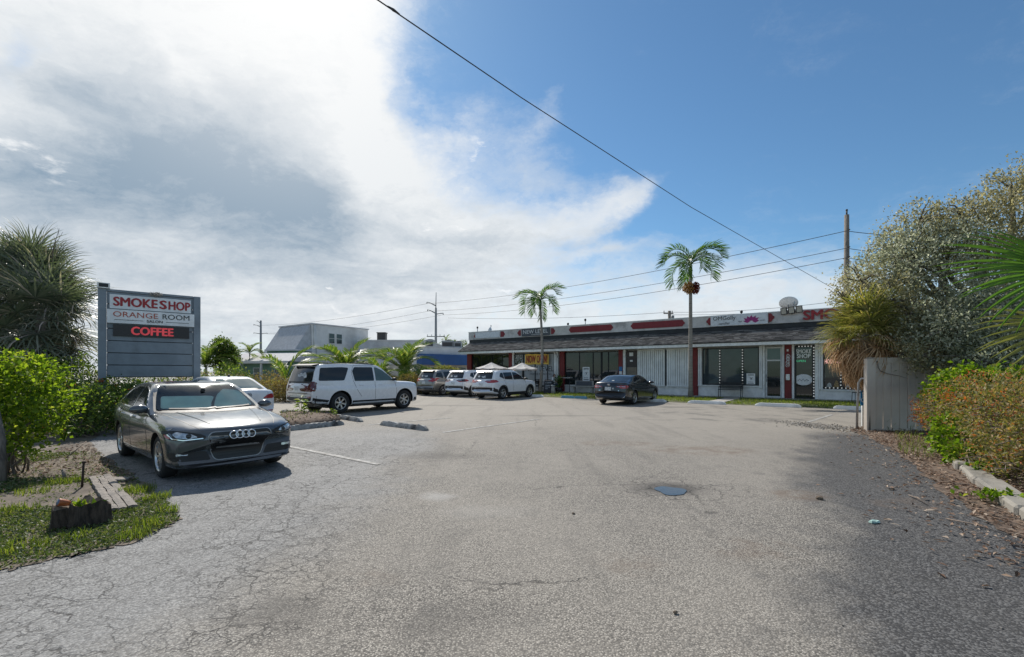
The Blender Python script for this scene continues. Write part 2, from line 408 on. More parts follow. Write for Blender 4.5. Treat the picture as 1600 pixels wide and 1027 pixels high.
m_, T, b = new_mat('worn_line_paint')
co = T.new('ShaderNodeTexCoord').outputs['Object']
T.put(b.inputs['Base Color'], T.mix(T.ss(T.noise(co, 7, 7, .7), .36, .60), (.46, .455, .43), (.225, .21, .19))); b.inputs['Roughness'].default_value = .8
M['line'] = m_

g = struct(MB().quad((-700, -60, -.02), (700, -60, -.02), (700, 1100, -.02), (-700, 1100, -.02)).build('ground', M['far_ground']))
lot_pts = [(-3.2, -8), (14, -8), (14, 3), tuple(bp(10, -5.2))[:2], tuple(bp(-31, -5.2))[:2], (-26, 50), (-40, 45), (-17, 19), (-9.7, 13.6), (-3.6, 6.6), (-3.05, 4.3), (-4.9, 3.0), (-8, .5), (-8, -8)]
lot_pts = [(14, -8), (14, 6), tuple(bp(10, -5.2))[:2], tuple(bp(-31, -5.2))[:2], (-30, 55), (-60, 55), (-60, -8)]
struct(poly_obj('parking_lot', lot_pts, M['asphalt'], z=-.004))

def strip(name, a, b_, wdt, m_, z=.004):
    a = Vector(a); b_ = Vector(b_); t = (b_ - a).normalized(); n = Vector((-t.y, t.x, 0)) * wdt / 2
    mb = MB(); k = 8
    for i in range(k):
        p = a.lerp(b_, i/k); q = a.lerp(b_, (i+1)/k)
        mb.quad(*[Vector((v.x, v.y, z)) for v in (p - n, q - n, q + n, p + n)])
    return struct(mb.build(name, m_))
for a, b_ in (((428, 693), (592, 726)), ((575, 664), (705, 653)), ((692, 676), (842, 655)), ((1262, 660), (1300, 648))):
    strip('parking_line', gp(*a), gp(*b_), .11, M['line'])

# puddle: a shallow sheet of standing water
m_, T, b = new_mat('standing_water')
b.inputs['Base Color'].default_value = (.025, .026, .028, 1); b.inputs['Roughness'].default_value = .03; b.inputs['Specular IOR Level'].default_value = .45; T.put(b.inputs['Normal'], T.bump(T.noise(T.new('ShaderNodeTexCoord').outputs['Object'], 14, 3), .06, .01))
M['water'] = m_
pc = gp(1048, 767); rr = random.Random(3)
pts = []
for k in range(64):
    q = 2*math.pi*k/64; r = .92 + .10*math.sin(3*q+1) + .05*math.sin(5*q)
    pts.append((pc.x + .215*r*math.cos(q), pc.y + .25*r*math.sin(q)))
o = struct(poly_obj('puddle', pts, M['water'], z=.003))

# verge at lower left: soil sheet with an uneven edge, and the planted ground behind the sign
def ragged(pts, amp, seed, n=10):
    r = random.Random(seed); out = []
    for i, p in enumerate(pts):
        q = pts[(i+1) % len(pts)]; a = Vector(p[:2]); b_ = Vector(q[:2])
        for k in range(n):
            t = k/n; e = a.lerp(b_, t); sc = amp if 0 < k else amp*.5
            out.append((e.x + r.uniform(-sc, sc), e.y + r.uniform(-sc, sc)))
    return out
verge = [gp(-140, 905), gp(0, 893), gp(60, 880), gp(150, 862), gp(235, 838), gp(282, 812), gp(262, 786), gp(232, 762), gp(195, 735), gp(150, 705), gp(140, 690), gp(170, 668), gp(60, 660), gp(-200, 660)]
verge2 = [(p.x, p.y) for p in verge]
struct(poly_obj('verge', ragged(verge2, .06, 5, 8), M['soil'], z=.004))
bed = [gp(-200, 668), gp(172, 672), (-7.9, 11.0), (-6.9, 14.0), (-9.5, 17.5), (-14, 22), (-40, 24), (-30, 10)]
struct(poly_obj('planting_bed', ragged([(p[0], p[1]) for p in bed], .1, 6, 6), M['leafy_soil'], z=.008))
# right hand verge under the hedge
litter_poly = [gp(1330, 672), gp(1372, 690), gp(1404, 705), gp(1440, 738), gp(1480, 772), gp(1545, 815), gp(1610, 850), gp(1700, 880), gp(1760, 860), gp(1610, 760), gp(1560, 700), gp(1600, 660), gp(1400, 655)]
litter2 = [(p.x, p.y) for p in litter_poly]
struct(poly_obj('leaf_covered_verge', ragged(litter2, .08, 8, 6), M['leafy_soil'], z=.004))

# raised grass strip in front of the shops
mb = MB()
ns = 80
prof = [(-5.15, -.01), (-5.05, .03), (-4.2, .05), (-2.5, .075), (-1.05, .09)]
rows = []
for i in range(ns + 1):
    s = -31 + 41*i/ns; jig = random.uniform(-.10, .10)
    rows.append([bp(s, b_ + (jig if k < 2 else 0), z) for k, (b_, z) in enumerate(prof)])
for i in range(ns):
    for k in range(len(prof) - 1): mb.quad(rows[i][k], rows[i+1][k], rows[i+1][k+1], rows[i][k+1])
struct(mb.build('grass_strip', M['turf']))
mb = MB(); mb.box(-31, 10, -1.05, 0.0, 0, .12); o = mb.build('walkway', M['concrete']); o.location = B0; o.rotation_euler = (0, 0, BA); struct(o)
mb = MB(); mb.box(-4.35, -3.55, -5.2, -1.06, .0, .088); o = mb.build('path', M['concrete']); o.location = B0; o.rotation_euler = (0, 0, BA); struct(o)

# ---------------------------------------------------------------- grass blades, leaf litter, stones (past counting)
def in_poly(x, y, poly):
    x = np.asarray(x); y = np.asarray(y); inside = np.zeros(x.shape, bool); n = len(poly); j = n-1
    for i in range(n):
        xi, yi = poly[i][:2]; xj, yj = poly[j][:2]
        c = ((yi > y) != (yj > y)) & (x < (xj-xi)*(y-yi)/(yj-yi+1e-12)+xi); inside ^= c; j = i
    return inside
def np_mesh(name, V, Fc, m_, parent=None, smooth=False):
    me = bpy.data.meshes.new(name); V = np.asarray(V, np.float32); Fc = np.asarray(Fc, np.int32)
    k = Fc.shape[1]
    me.vertices.add(len(V)); me.vertices.foreach_set('co', V.ravel())
    me.loops.add(Fc.size); me.loops.foreach_set('vertex_index', Fc.ravel())
    me.polygons.add(len(Fc)); me.polygons.foreach_set('loop_start', np.arange(0, Fc.size, k, dtype=np.int32))
    for x in (m_ if isinstance(m_, (list, tuple)) else [m_]): me.materials.append(x)
    if smooth: me.polygons.foreach_set('use_smooth', np.ones(len(Fc), bool))
    me.update(calc_edges=True); me.validate()
    return me if parent is False else link(name, me, parent)
def blades_mesh(name, P, h, wd, m_, lean=.5, parent=None):
    n = len(P); a = RNG.uniform(0, 2*np.pi, n); hh = h*RNG.uniform(.5, 1.25, n)
    lx = np.cos(a)*lean*hh*RNG.uniform(.2, 1.3, n); ly = np.sin(a)*lean*hh*RNG.uniform(.2, 1.3, n)
    b = a + RNG.uniform(.8, 2.2, n); wx = np.cos(b)*wd/2; wy = np.sin(b)*wd/2; z0 = np.zeros(n)
    v = np.stack([P + np.stack([-wx, -wy, z0], 1), P + np.stack([wx, wy, z0], 1),
                  P + np.stack([lx*.4+wx*.7, ly*.4+wy*.7, hh*.6], 1), P + np.stack([lx*.4-wx*.7, ly*.4-wy*.7, hh*.6], 1), P + np.stack([lx, ly, hh*.95], 1)], 1).reshape(-1, 3)
    i = np.arange(n)[:, None]*5
    f = np.concatenate([i+[0, 1, 2], i+[0, 2, 3], i+[3, 2, 4]])
    return np_mesh(name, v, f, m_, parent)
def leaf_geo(C, D, Nn, L, Wd, fold=.18):
    """C base points, D unit direction of the leaf, Nn unit normal; a leaf is two folded halves"""
    S = np.cross(D, Nn); S /= np.linalg.norm(S, axis=1, keepdims=True)+1e-9
    L = np.broadcast_to(np.asarray(L), (len(C),))[:, None]; Wd = np.broadcast_to(np.asarray(Wd), (len(C),))[:, None]
    m1 = C + D*L*.45 + S*Wd/2 + Nn*Wd*fold; m2 = C + D*L*.45 - S*Wd/2 + Nn*Wd*fold; t = C + D*L - Nn*L*.10
    V = np.stack([C, m1, t, m2], 1).reshape(-1, 3)
    i = np.arange(len(C))[:, None]*4
    return V, np.concatenate([i+[0, 1, 2], i+[0, 2, 3]])
def unit(a): return a/(np.linalg.norm(a, axis=1, keepdims=True)+1e-9)
def rnd_unit(n): return unit(RNG.normal(size=(n, 3)))

M['grass'] = leafmat('grass_blades', [(0, (.060, .085, .018)), (.45, (.115, .155, .030)), (.8, (.17, .20, .05)), (1, (.27, .24, .11))], .45, .5)
M['ground_cover'] = leafmat('ground_cover', [(0, (.050, .080, .030)), (.6, (.105, .145, .060)), (1, (.21, .22, .12))], .3, .5)
M['lawn'] = leafmat('strip_grass', [(0, (.080, .115, .020)), (.5, (.135, .185, .03)), (1, (.22, .23, .07))], .5, .5)
M['dry_leaf'] = leafmat('dry_leaves', [(0, (.10, .06, .04)), (.4, (.20, .125, .085)), (.75, (.33, .23, .16)), (1, (.46, .38, .30))], .12, .8, (1, 1, 1))

def verge_density(x, y):
    return np.sin(x*3.1+1.2)*np.cos(y*2.7+.4)+np.sin(x*1.3-y*2.1)*.8+np.sin(x*7+y*5)*.35
n = 150000
x = RNG.uniform(-9.5, -2.6, n); y = RNG.uniform(3.1, 9.2, n)
ok = in_poly(x, y, verge2)
dn = verge_density(x, y)
ok &= (dn > RNG.uniform(-2.6, .5, n))
bare = ((x+5.6)**2/1.3+(y-6.2)**2/.5 < 1) | ((y > 7.0) & (x > -8.4))
ok &= ~bare | (RNG.random(n) < .12)
ok &= RNG.random(n) < np.clip(5.5/y, 0.3, 1)
P = np.stack([x, y, np.full(n, .004)], 1)[ok]
k = len(P)//3
stuff(blades_mesh('grass', P[:k], .042, .007, M['grass'], 1.3))
C = P[k:]; D = unit(np.stack([RNG.normal(size=len(C)), RNG.normal(size=len(C)), RNG.uniform(.05, .8, len(C))], 1))
Nn = unit(np.cross(D, rnd_unit(len(C)))); Nn *= np.sign(Nn[:, 2:3]+1e-9)
V, Fc = leaf_geo(C + np.array([0, 0, .012])*RNG.random((len(C), 1))*2, D, Nn, RNG.uniform(.022, .05, len(C)), RNG.uniform(.014, .028, len(C)))
stuff(np_mesh('ground_cover', V, Fc, M['ground_cover']))
tufts = []
for (px, py, r, c) in ((215, 768, .22, 260), (245, 780, .16, 150), (233, 822, .16, 150), (100, 755, .2, 160), (28, 800, .2, 150), (120, 842, .13, 70), (210, 840, .15, 120), (55, 770, .2, 120), (262, 800, .12, 90), (30, 860, .2, 130)):
    q = gp(px, py); a = RNG.uniform(0, 2*np.pi, c); rr_ = r*np.sqrt(RNG.random(c))
    tufts.append(np.stack([q.x+rr_*np.cos(a), q.y+rr_*np.sin(a), np.full(c, .004)], 1))
o = blades_mesh('grass_tufts', np.concatenate(tufts), .095, .008, M['lawn'], .55); o.name = 'tall_grass'; stuff(o)

n = 42000
s = RNG.uniform(-28, 6, n); b_ = RNG.uniform(-5.15, -1.1, n)
ok = (np.sin(s*2.3)+np.sin(s*.9+b_*1.7)+np.sin(b_*3.3+s*.4) > RNG.uniform(-2.6, .9, n)) & ~((s > -4.4) & (s < -3.5)) & (RNG.random(n) < np.where(s < -11, .75, 1))
s, b_ = s[ok], b_[ok]
zz = np.interp(b_, [p[0] for p in prof], [p[1] for p in prof])
P = np.array(B0)[None] + s[:, None]*np.array(U)[None] + b_[:, None]*np.array(N_)[None]; P[:, 2] = zz
o = blades_mesh('strip_grass', P, .11, .016, M['lawn'], .7); o.name = 'grass_of_strip'; stuff(o)

n = 24000
x = RNG.uniform(4.5, 11, n); y = RNG.uniform(3.5, 13.5, n)
ok = in_poly(x, y, litter2) & (np.sin(x*4+y)+np.sin(y*3.3-x) > RNG.uniform(-2.6, .8, n))
edge = np.stack([x, y], 1)[ok]
# a thinner scatter blown onto the asphalt
ms = 700
t = RNG.random(ms); q = np.array([litter2[i] for i in range(0, 8)]); idx = (t*6.999).astype(int); fr = (t*6.999-idx)[:, None]
sc = q[idx]*(1-fr)+q[idx+1]*fr + np.stack([-np.abs(RNG.normal(0, .55, ms)), -np.abs(RNG.normal(0, .30, ms))], 1)
edge = np.concatenate([edge, sc]); k = len(edge)
C = np.column_stack([edge, RNG.uniform(.006, .035, k)])
D = unit(np.stack([RNG.normal(size=k), RNG.normal(size=k), RNG.uniform(-.15, .35, k)], 1)); Nn = unit(np.stack([RNG.normal(0, .35, k), RNG.normal(0, .35, k), np.ones(k)], 1))
V, Fc = leaf_geo(C, D, Nn, RNG.uniform(.03, .095, k), RNG.uniform(.012, .045, k), .25)
stuff(np_mesh('leaf_litter', V, Fc, M['dry_leaf']))
# leaf litter and dead twigs below the left bushes
k = 4200
x = RNG.uniform(-9.4, -5.2, k); y = RNG.uniform(6.2, 11.5, k); ok = in_poly(x, y, verge2) | in_poly(x, y, [(p[0], p[1]) for p in bed]); ok &= ~((x > -6.6) & (y < 7.2))
C = np.column_stack([x, y, RNG.uniform(.01, .03, k)])[ok]; k = len(C)
D = unit(np.stack([RNG.normal(size=k), RNG.normal(size=k), RNG.uniform(-.1, .3, k)], 1)); Nn = unit(np.stack([RNG.normal(0, .35, k), RNG.normal(0, .35, k), np.ones(k)], 1))
V, Fc = leaf_geo(C, D, Nn, RNG.uniform(.03, .08, k), RNG.uniform(.015, .04, k), .25)
o = np_mesh('leaf_litter', V, Fc, M['dry_leaf']); stuff(o)

# loose gravel beside the vinyl fence and grit over the dark asphalt
def gravel(name, P, size, m_):
    t = (1+5**.5)/2
    base = np.array([(0, 0, 1), (1, 0, .1), (-.3, .9, 0), (-.8, -.6, .1), (.3, -.9, 0), (0, 0, -.5)]); fc = np.array([(0,1,2),(0,2,3),(0,3,4),(0,4,1),(5,2,1),(5,3,2),(5,4,3),(5,1,4)])
    n = len(P); a = RNG.uniform(0, 6.28, n); c, s = np.cos(a), np.sin(a); sz = size*RNG.uniform(.4, 1.4, n)
    bx = base[None]*RNG.uniform(.6, 1.3, (n, 1, 3)); X = bx[..., 0]*c[:, None]-bx[..., 1]*s[:, None]; Y = bx[..., 0]*s[:, None]+bx[..., 1]*c[:, None]
    V = np.stack([X, Y, bx[..., 2]*.6], -1)*sz[:, None, None]/2 + P[:, None]
    return stuff(np_mesh(name, V.reshape(-1, 3), (fc[None]+np.arange(n)[:, None, None]*6).reshape(-1, 3), m_))
M['gravel'] = leafmat('gravel_stone', [(0, (.10, .09, .08)), (.5, (.25, .23, .20)), (1, (.45, .43, .40))], 0.0, .9, (1, 1, 1))
k = 900; tt = RNG.random(k); pa, pb = np.array(gp(1245, 664)), np.array(gp(1352, 672))
P = pa[None]*(1-tt[:, None])+pb[None]*tt[:, None] + np.stack([RNG.normal(0, .25, k), RNG.normal(0.2, .55, k), np.zeros(k)], 1); P[:, 2] = .004
gravel('gravel', P, .05, M['gravel'])
k = 650; x = RNG.uniform(2, 9, k); y = RNG.uniform(2.6, 11, k); ok = x > .6*y+RNG.uniform(-.6, 1.2, k)
gravel('grit', np.column_stack([x, y, np.zeros(k)])[ok], .016, M['gravel'])
# ---------------------------------------------------------------- lettering
def letters(name, text, m_, parent, x, z, h, wd=None, y=0.0, depth=.01, bold=0.0,  flip=None, xs=None, shear=0.0, align='CENTER'):
    """flat letters standing in the x-z plane of the parent, facing -y; h = capital height, wd = total width"""
    cu = bpy.data.curves.new(name, 'FONT'); cu.body = text; cu.align_x = align; cu.align_y = 'CENTER'; cu.size = 1; cu.offset = 0; cu.extrude = 0.0; cu.resolution_u = 3; cu.shear = shear
    to = bpy.data.objects.new(name, cu); COL.objects.link(to)
    dg = bpy.context.evaluated_depsgraph_get(); me = bpy.data.meshes.new_from_object(to.evaluated_get(dg)); bpy.data.objects.remove(to); bpy.data.curves.remove(cu)
    co = np.array([v.co for v in me.vertices]); mn, mx = co.min(0), co.max(0)
    sx = (wd/(mx[0]-mn[0])) if wd else h/(mx[1]-mn[1]); sz = h/(mx[1]-mn[1]); c = (mn+mx)/2
    out = MB(); vs = [Vector(((v.co.x-c[0])*sx, 0, (v.co.y-c[1])*sz)) for v in me.vertices]
    fs = [tuple(p.vertices) for p in me.polygons]
    n = len(vs); front = [Vector((p.x, -depth, p.z)) for p in vs]
    from collections import Counter
    cnt = Counter()
    for f in fs:
        for i in range(len(f)): cnt[tuple(sorted((f[i], f[(i+1) % len(f)])))] += 1
    rim = [(f[i], f[(i+1) % len(f)]) for f in fs for i in range(len(f)) if cnt[tuple(sorted((f[i], f[(i+1) % len(f)])))] == 1]
    for q, (ox, oz) in enumerate(((0, 0),) if bold < .01 else ((0, 0), (bold*.9*sx, 0), (-bold*.9*sx, 0), (0, bold*.5*sz), (0, -bold*.5*sz))):
        e = Vector((ox, -.0006*q, oz)); out.add([p+e for p in vs+front], [tuple(i+n for i in f) for f in fs] + [(a, b, b+n, a+n) for a, b in rim])
    bpy.data.meshes.remove(me)
    o = out.build(name, m_, parent); o.location = (x, y, z); return o

# ---------------------------------------------------------------- the shop building; local x runs along the front, y into the building
mall = thing('shop_building', 'long low shop building with grey shingle eave, red columns and white signboard band', 'building', B0, BA)
SX0, SX1 = s_of(730.5), 9.0
EL, RL = s_of(715.5, -.97), s_of(733, 1.45)                    # left ends of the eave and of the parapet
Z0 = .12; EAVE = 3.08
def add(name, parent=mall, m_=None, *boxes, bev=0.0):
    mb = MB()
    for q in boxes: mb.box(*q, bev=bev)
    return mb.build(name, m_, parent)

mb = MB()                                                     # back wall and ends behind the glazing
mb.box(SX0, SX1, .32, 9.0, 0, 3.35); mb.build('wall', M['stucco'], mall)
add('soffit', mall, M['trimwhite'], (EL+.1, SX1, -.86, .31, EAVE-.02, EAVE+.03))
add('fascia_board', mall, M['trimwhite'], (EL+.03, SX1, -.92, -.87, EAVE-.02, EAVE+.15))
add('gutter_edge', mall, M['tar'], (EL, SX1, -.96, -.90, EAVE+.152, EAVE+.19))
# shingles: courses of real tabs, each lifted at its lower edge
M['shingle'] = leafmat('asphalt_shingle', [(0, (.055, .052, .050)), (.5, (.125, .116, .110)), (1, (.24, .225, .212))], 0, .9, (1, 1, 1), .2)
RT, RB = (1.5, 4.12), (-.97, EAVE+.19)                          # top (y, z) and bottom of the slope
sl_len = math.hypot(RT[0]-RB[0], RT[1]-RB[1]); ty, tz = (RT[0]-RB[0])/sl_len, (RT[1]-RB[1])/sl_len
mb = MB(); mb.add([(EL, RB[0], RB[1]), (SX1, RB[0], RB[1]), (SX1, RT[0], RT[1]), (RL, RT[0], RT[1])], [(0, 1, 2, 3)])
mb.add([(EL, RB[0], RB[1]), (RL, RT[0], RT[1]), (RL, 9, RT[1]), (EL, 9, RB[1])], [(0, 1, 2, 3)])
mb.build('roof_deck', M['tar'], mall)
V = []; Fc = []
cs = .15; r = random.Random(2)
for k in range(int(sl_len/cs)+1):
    d0 = k*cs; d1 = min(d0+cs+.03, sl_len)
    x = EL+.02+(RL-EL)*d0/sl_len - r.uniform(0, .3)
    while x < SX1:
        wd_ = .32*r.uniform(.75, 1.2); x1 = min(x+wd_-.012, SX1); xs0 = max(x, EL+.01+(RL-EL)*d0/sl_len)
        if x1 > xs0+.03:
            lift = .022+r.uniform(0, .014); i = len(V)
            for (xx, d_, l) in ((xs0, d0, lift), (x1, d0, lift), (x1, d1, .006), (xs0, d1, .006), (xs0, d0, 0.001), (x1, d0, .001)):
                V.append((xx, RB[0]+ty*d_-tz*l, RB[1]+tz*d_+ty*l))
            Fc += [(i, i+1, i+2, i+3), (i+4, i+5, i+1, i)]
        x += wd_
stuff(np_mesh('shingles', V, Fc, M['shingle'], mall))
PZ0, PZ1 = 4.40, 5.06
add('flashing', mall, M['tar'], (RL+.03, SX1, 1.46, 1.56, 4.06, PZ0-.002))
mb = MB()
for (a, b_, h) in ((7.9, 9.0, .22), (-3.6, 1.3, .30), (-9.5, -5.8, .12), (2.9, 5, .2)):   # torn underlayment lying over the upper courses
    mb.add([(a, 1.45, 4.13), (b_, 1.45, 4.13), (b_-.5, 1.45-h*2.1, 4.135-h*.80), (a+.9, 1.45-h*1.6, 4.135-h*.60)], [(0, 1, 2, 3)])
mb.build('torn_underlayment', M['tar'], mall)
add('parapet', mall, M['parapet'], (RL, SX1, 1.40, 1.75, PZ0, PZ1))
add('coping', mall, M['trimwhite'], (RL-.03, SX1, 1.37, 1.80, PZ1, PZ1+.05))
add('flat_roof', mall, M['tar'], (RL+.05, SX1, 1.76, 9, 4.3, 4.4))

M['shutter_white'] = mat('shutter_white', (.80, .80, .78), .5, dirt=((.60, .585, .55), .3), scale=1.6)
def sx(px): return s_of(px)
def accordion(x0, x1, z0, z1, name='storm_shutter'):
    mb = MB(); n = max(2, int(round((x1-x0)/.135))); y = -.03
    for i in range(n):
        a = x0+(x1-x0)*i/n; b_ = x0+(x1-x0)*(i+1)/n; m2 = (a+b_)/2
        e = (b_-a)*.13
        mb.box(a+e, b_-e, y-.035-.02*(i % 2), y+.02, z0, z1); mb.quad((a-e, y+.03, z0), (a+e, y+.03, z0), (a+e, y+.03, z1), (a-e, y+.03, z1))
    mb.box(x0, x1, .035, .05, z0, z1)
    mb.box(x0, x1, -.10, .02, z1, z1+.06); mb.box(x0, x1, -.10, .02, z0-.05, z0)
    return mb.build(name, M['shutter_white'], mall)
def column(x0, x1): return add('column', mall, M['red'], (x0, x1, -.06, .31, Z0, EAVE-.022), bev=.008)
def white_pier(x0, x1): return add('pier', mall, M['trimwhite'], (x0, x1, -.03, .31, Z0, EAVE-.022), bev=.006)
def low_wall(x0, x1, z1=.78): 
    add('low_wall', mall, M['stucco'], (x0, x1, .02, .315, Z0, z1-.06)); return add('sill', mall, M['trimwhite'], (x0, x1, -.04, .315, z1-.058, z1))
def window(x0, x1, z0, z1, mull=(), frame='frame_dark', pane='glass', t=.05, y=.06, name='window'):
    r_ = link(name, None, mall); m_ = M[frame]
    mb = MB(); mb.box(x0, x0+t, y, y+.07, z0, z1); mb.box(x1-t, x1, y, y+.07, z0, z1); mb.box(x0+t, x1-t, y, y+.07, z1-t, z1); mb.box(x0+t, x1-t, y, y+.07, z0, z0+t)
    mb.build('frame', m_, r_)
    edges = [x0+t] + list(mull) + [x1-t]
    for q in mull: 
        mm = MB(); mm.box(q-t/2, q+t/2, y-.004, y+.068, z0+t, z1-t); mm.build('mullion', m_, r_)
    for a, b_ in zip(edges[:-1], edges[1:]):
        a2 = a+(t/2 if a != edges[0] else 0); b2 = b_-(t/2 if b_ != edges[-1] else 0)
        pm = MB(); tl = random.uniform(-.006, .006); pm.add([(a2, y+.035+tl, z0+t), (b2, y+.035-tl, z0+t), (b2, y+.035-tl, z1-t), (a2, y+.035+tl, z1-t)], [(0, 1, 2, 3)])
        pm.build('pane', M[pane] if isinstance(pane, str) else pane, r_)
    return r_
WT = EAVE-.10
# --- unit 1, left end
column(sx(730.5), sx(737)); window(sx(737)+.01, sx(795.5)-.01, Z0+.02, WT, [sx(752), sx(768), sx(784)]); column(sx(795.6), sx(800.6))
white_pier(sx(800.6)+.01, sx(803))
dw = window(sx(803)+.01, sx(817), Z0+.01, WT, [], name='door')
M['film'] = mat('frosted_film', (.42, .44, .45), .35, scale=1.2)
M['dotted'] = mat('dotted_film', (.30, .30, .30), .4)
mb = MB(); r = random.Random(5)
x0, x1 = sx(803)+.12, sx(817)-.06
for _ in range(60):
    cx, cz, q = r.uniform(x0, x1), r.uniform(2.1, WT-.12), r.uniform(.025, .05); mb.prism([(cx+q*math.cos(t), cz+q*math.sin(t)) for t in np.linspace(0, 6.28, 9)[:-1]], 0, .004, M=Matrix(((1,0,0,0),(0,0,-1,.09),(0,1,0,0),(0,0,0,1))))
mb.build('spotted_decal', M['film'], dw)
mb = MB(); mb.box(x0, x1, .088, .092, .9, 1.95); mb.build('frosted_film', M['film'], dw)
# --- unit 2, the cafe front with a whitened window and its wording
low_wall(sx(817)+.01, sx(865.5), .42)
cw_ = window(sx(817)+.01, sx(865.5), .42, WT, [sx(835.5), sx(855)], pane=M['film'], t=.07)
letters('lettering', 'NEW LEVEL', M['text_black'], cw_, (sx(820)+sx(865))/2, 1.80, .40, (sx(864.5)-sx(820.5)), y=.085, depth=.004)
letters('lettering', 'COFFEE ROASTING', M['text_black'], cw_, (sx(826)+sx(862))/2, 1.40, .13, (sx(861)-sx(827)), y=.085, depth=.004)
accordion(sx(866), sx(873), .45, WT-.02)
mb = MB(); mb.tube([(sx(869), -.12, EAVE-.05), (sx(873.5), -.12, EAVE-.5), (sx(874), -.12, .2)], .02, 6); mb.build('conduit', M['concrete'], mall)
# --- unit 3
column(sx(875), sx(882.3)); low_wall(sx(882.3)+.01, sx(938), .62)
window(sx(882.3)+.01, sx(939), .62, WT, [sx(904.7), sx(926)]); dd = window(sx(939)+.02, sx(967)-.01, Z0+.01, WT, [sx(950)], name='door')
column(sx(967), sx(973.5)); white_pier(sx(973.5)+.01, sx(977.5))
M['brown_door'] = mat('brown_door', (.045, .032, .028), .45); M['tan_board'] = mat('tan_board', (.20, .165, .125), .7)
d2 = link('door', None, mall)
add('door_panel', d2, M['brown_door'], (sx(978)+.01, sx(996), .05, .12, Z0+.01, WT)); add('board', d2, M['tan_board'], (sx(979.5), sx(994.5), .035, .049, .3, 1.88))
add('notice', d2, M['text_white'], (sx(983), sx(989), .04, .049, 2.62, 2.86)); add('notice', d2, M['text_white'], (sx(984), sx(988.3), .04, .049, 2.25, 2.36)); add('mail_slot', d2, M['text_white'], (sx(989.5), sx(993.5), .02, .034, .78, .86))
white_pier(sx(996)+.01, sx(998))
accordion(sx(998)+.01, sx(1039.5), .70, WT); add('shutter_gap', mall, M['black'], (sx(1039.5), sx(1042), -.02, .05, .70, WT)); accordion(sx(1042), sx(1077), .70, WT)
low_wall(sx(998)+.01, sx(1082)-.01, .64)
# --- unit 4
column(sx(1082), sx(1090.6)); accordion(sx(1091), sx(1097), .78, WT); low_wall(sx(1091), sx(1192), .78)
M['glass_b'] = glass_dark('shop_glass_dim', (.036, .046, .049), .04, .6)
wi = window(sx(1097)+.02, sx(1186), .78, WT, [sx(1124), sx(1159.5)], pane='glass_b'); accordion(sx(1186.5), sx(1191), .70, WT)
white_pier(sx(1191)+.02, sx(1195))
def leds(name, pts, parent, gap=.105, size=.055, depth=.02):
    """square white lamps along a black channel"""
    ch = MB(); lm = MB()
    for a, b_ in zip(pts[:-1], pts[1:]):
        a, b_ = Vector(a), Vector(b_); L = (b_-a).length; n = int(L/gap)
        lo, hi = Vector(map(min, a, b_)), Vector(map(max, a, b_)); e = .04
        ch.box(lo.x-e, hi.x+e, lo.y, lo.y+.012, lo.z-e, hi.z+e)
        for k in range(n):
            p = a.lerp(b_, (k+.5)/n); q = size/2; lm.box(p.x-q, p.x+q, p.y-depth, p.y-.002, p.z-q, p.z+q)
    c = ch.build(name, M['black'], parent); lo_ = lm.build('lamps', M['led'], c); return stuff(lo_) and c
M['led'] = mat('white_led', (.75, .75, .72), .5, emit=.25)
leds('light_strip', [(sx(1124.5), .04, .84), (sx(1124.5), .04, WT-.05)], wi, .16); leds('light_strip', [(sx(1160), .04, .84), (sx(1160), .04, WT-.05)], wi, .16)
d4 = window(sx(1195)+.02, sx(1222), Z0+.01, WT, [], 'frame_white', t=.09, name='door')
add('transom_bar', d4, M['frame_white'], (sx(1196.5), sx(1220.5), .05, .125, 2.18, 2.26))
mb = MB(); mb.tube([(sx(1197.5), -.02, 1.0), (sx(1197.5), -.02, 1.45)], .016, 6); mb.build('handle', M['steel'], d4)
add('pane', d4, M['carmid'], (sx(1196.8), sx(1220.2), .078, .084, 2.28, WT-.1))
accordion(sx(1222.3), sx(1225.7), .2, WT)
column(sx(1226), sx(1237))
add('letter_box', mall, M['trimwhite'], (sx(1228.5), sx(1234.5), -.20, -.062, 1.12, 1.45), bev=.02)
mb = MB(); r = random.Random(3)
for k in range(11):
    zc = 2.48-k*.055; q = .075+.025*math.sin(k*2.1); cx = (sx(1228)+sx(1235))/2+.02*math.sin(k*1.7); mb.lathe([(q-.022, 0), (q, 0), (q, .012), (q-.022, .012)], 10, M=Matrix.Translation((cx, -.064, zc)) @ Matrix.Rotation(R(90), 4, 'X'))
mb.build('scroll_ornament', M['text_white'], mall)
mb = MB(); mb.box(sx(1229.5), sx(1232.5), -.075, -.062, 2.70, 2.82, bev=.01); mb.build('notice', M['text_white'], mall)
white_pier(sx(1237.3), sx(1241))
# --- unit 5, smoke shop
d5 = window(sx(1241)+.02, sx(1271), Z0+.01, WT, [], name='door', t=.07)
leds('light_strip', [(sx(1271.7), -.045, Z0+.08), (sx(1271.7), -.045, WT-.03)], mall, .15); leds('light_strip', [(sx(1246), .035, WT-.02), (sx(1270), .035, WT-.02)], d5, .13)
M['neon_white'] = mat('pale_lamp_letters', (.55, .60, .60), .5, emit=.08); M['neon_green'] = mat('green_lamp_letters', (.1, .6, .3), .5, emit=.25); M['neon_pink'] = mat('pink_lamp_letters', (.95, .50, .44), .5, emit=.55)
cx = (sx(1246)+sx(1265))/2
letters('lettering', 'SMOKE', M['neon_white'], d5, cx, 2.69, .22, .70, y=.085, bold=.02); letters('lettering', 'SHOP', M['neon_white'], d5, cx, 2.44, .22, .62, y=.085, bold=.02)
letters('lettering', 'OPEN', M['neon_green'], d5, cx-.12, 2.17, .11, .42, y=.085, bold=.01)
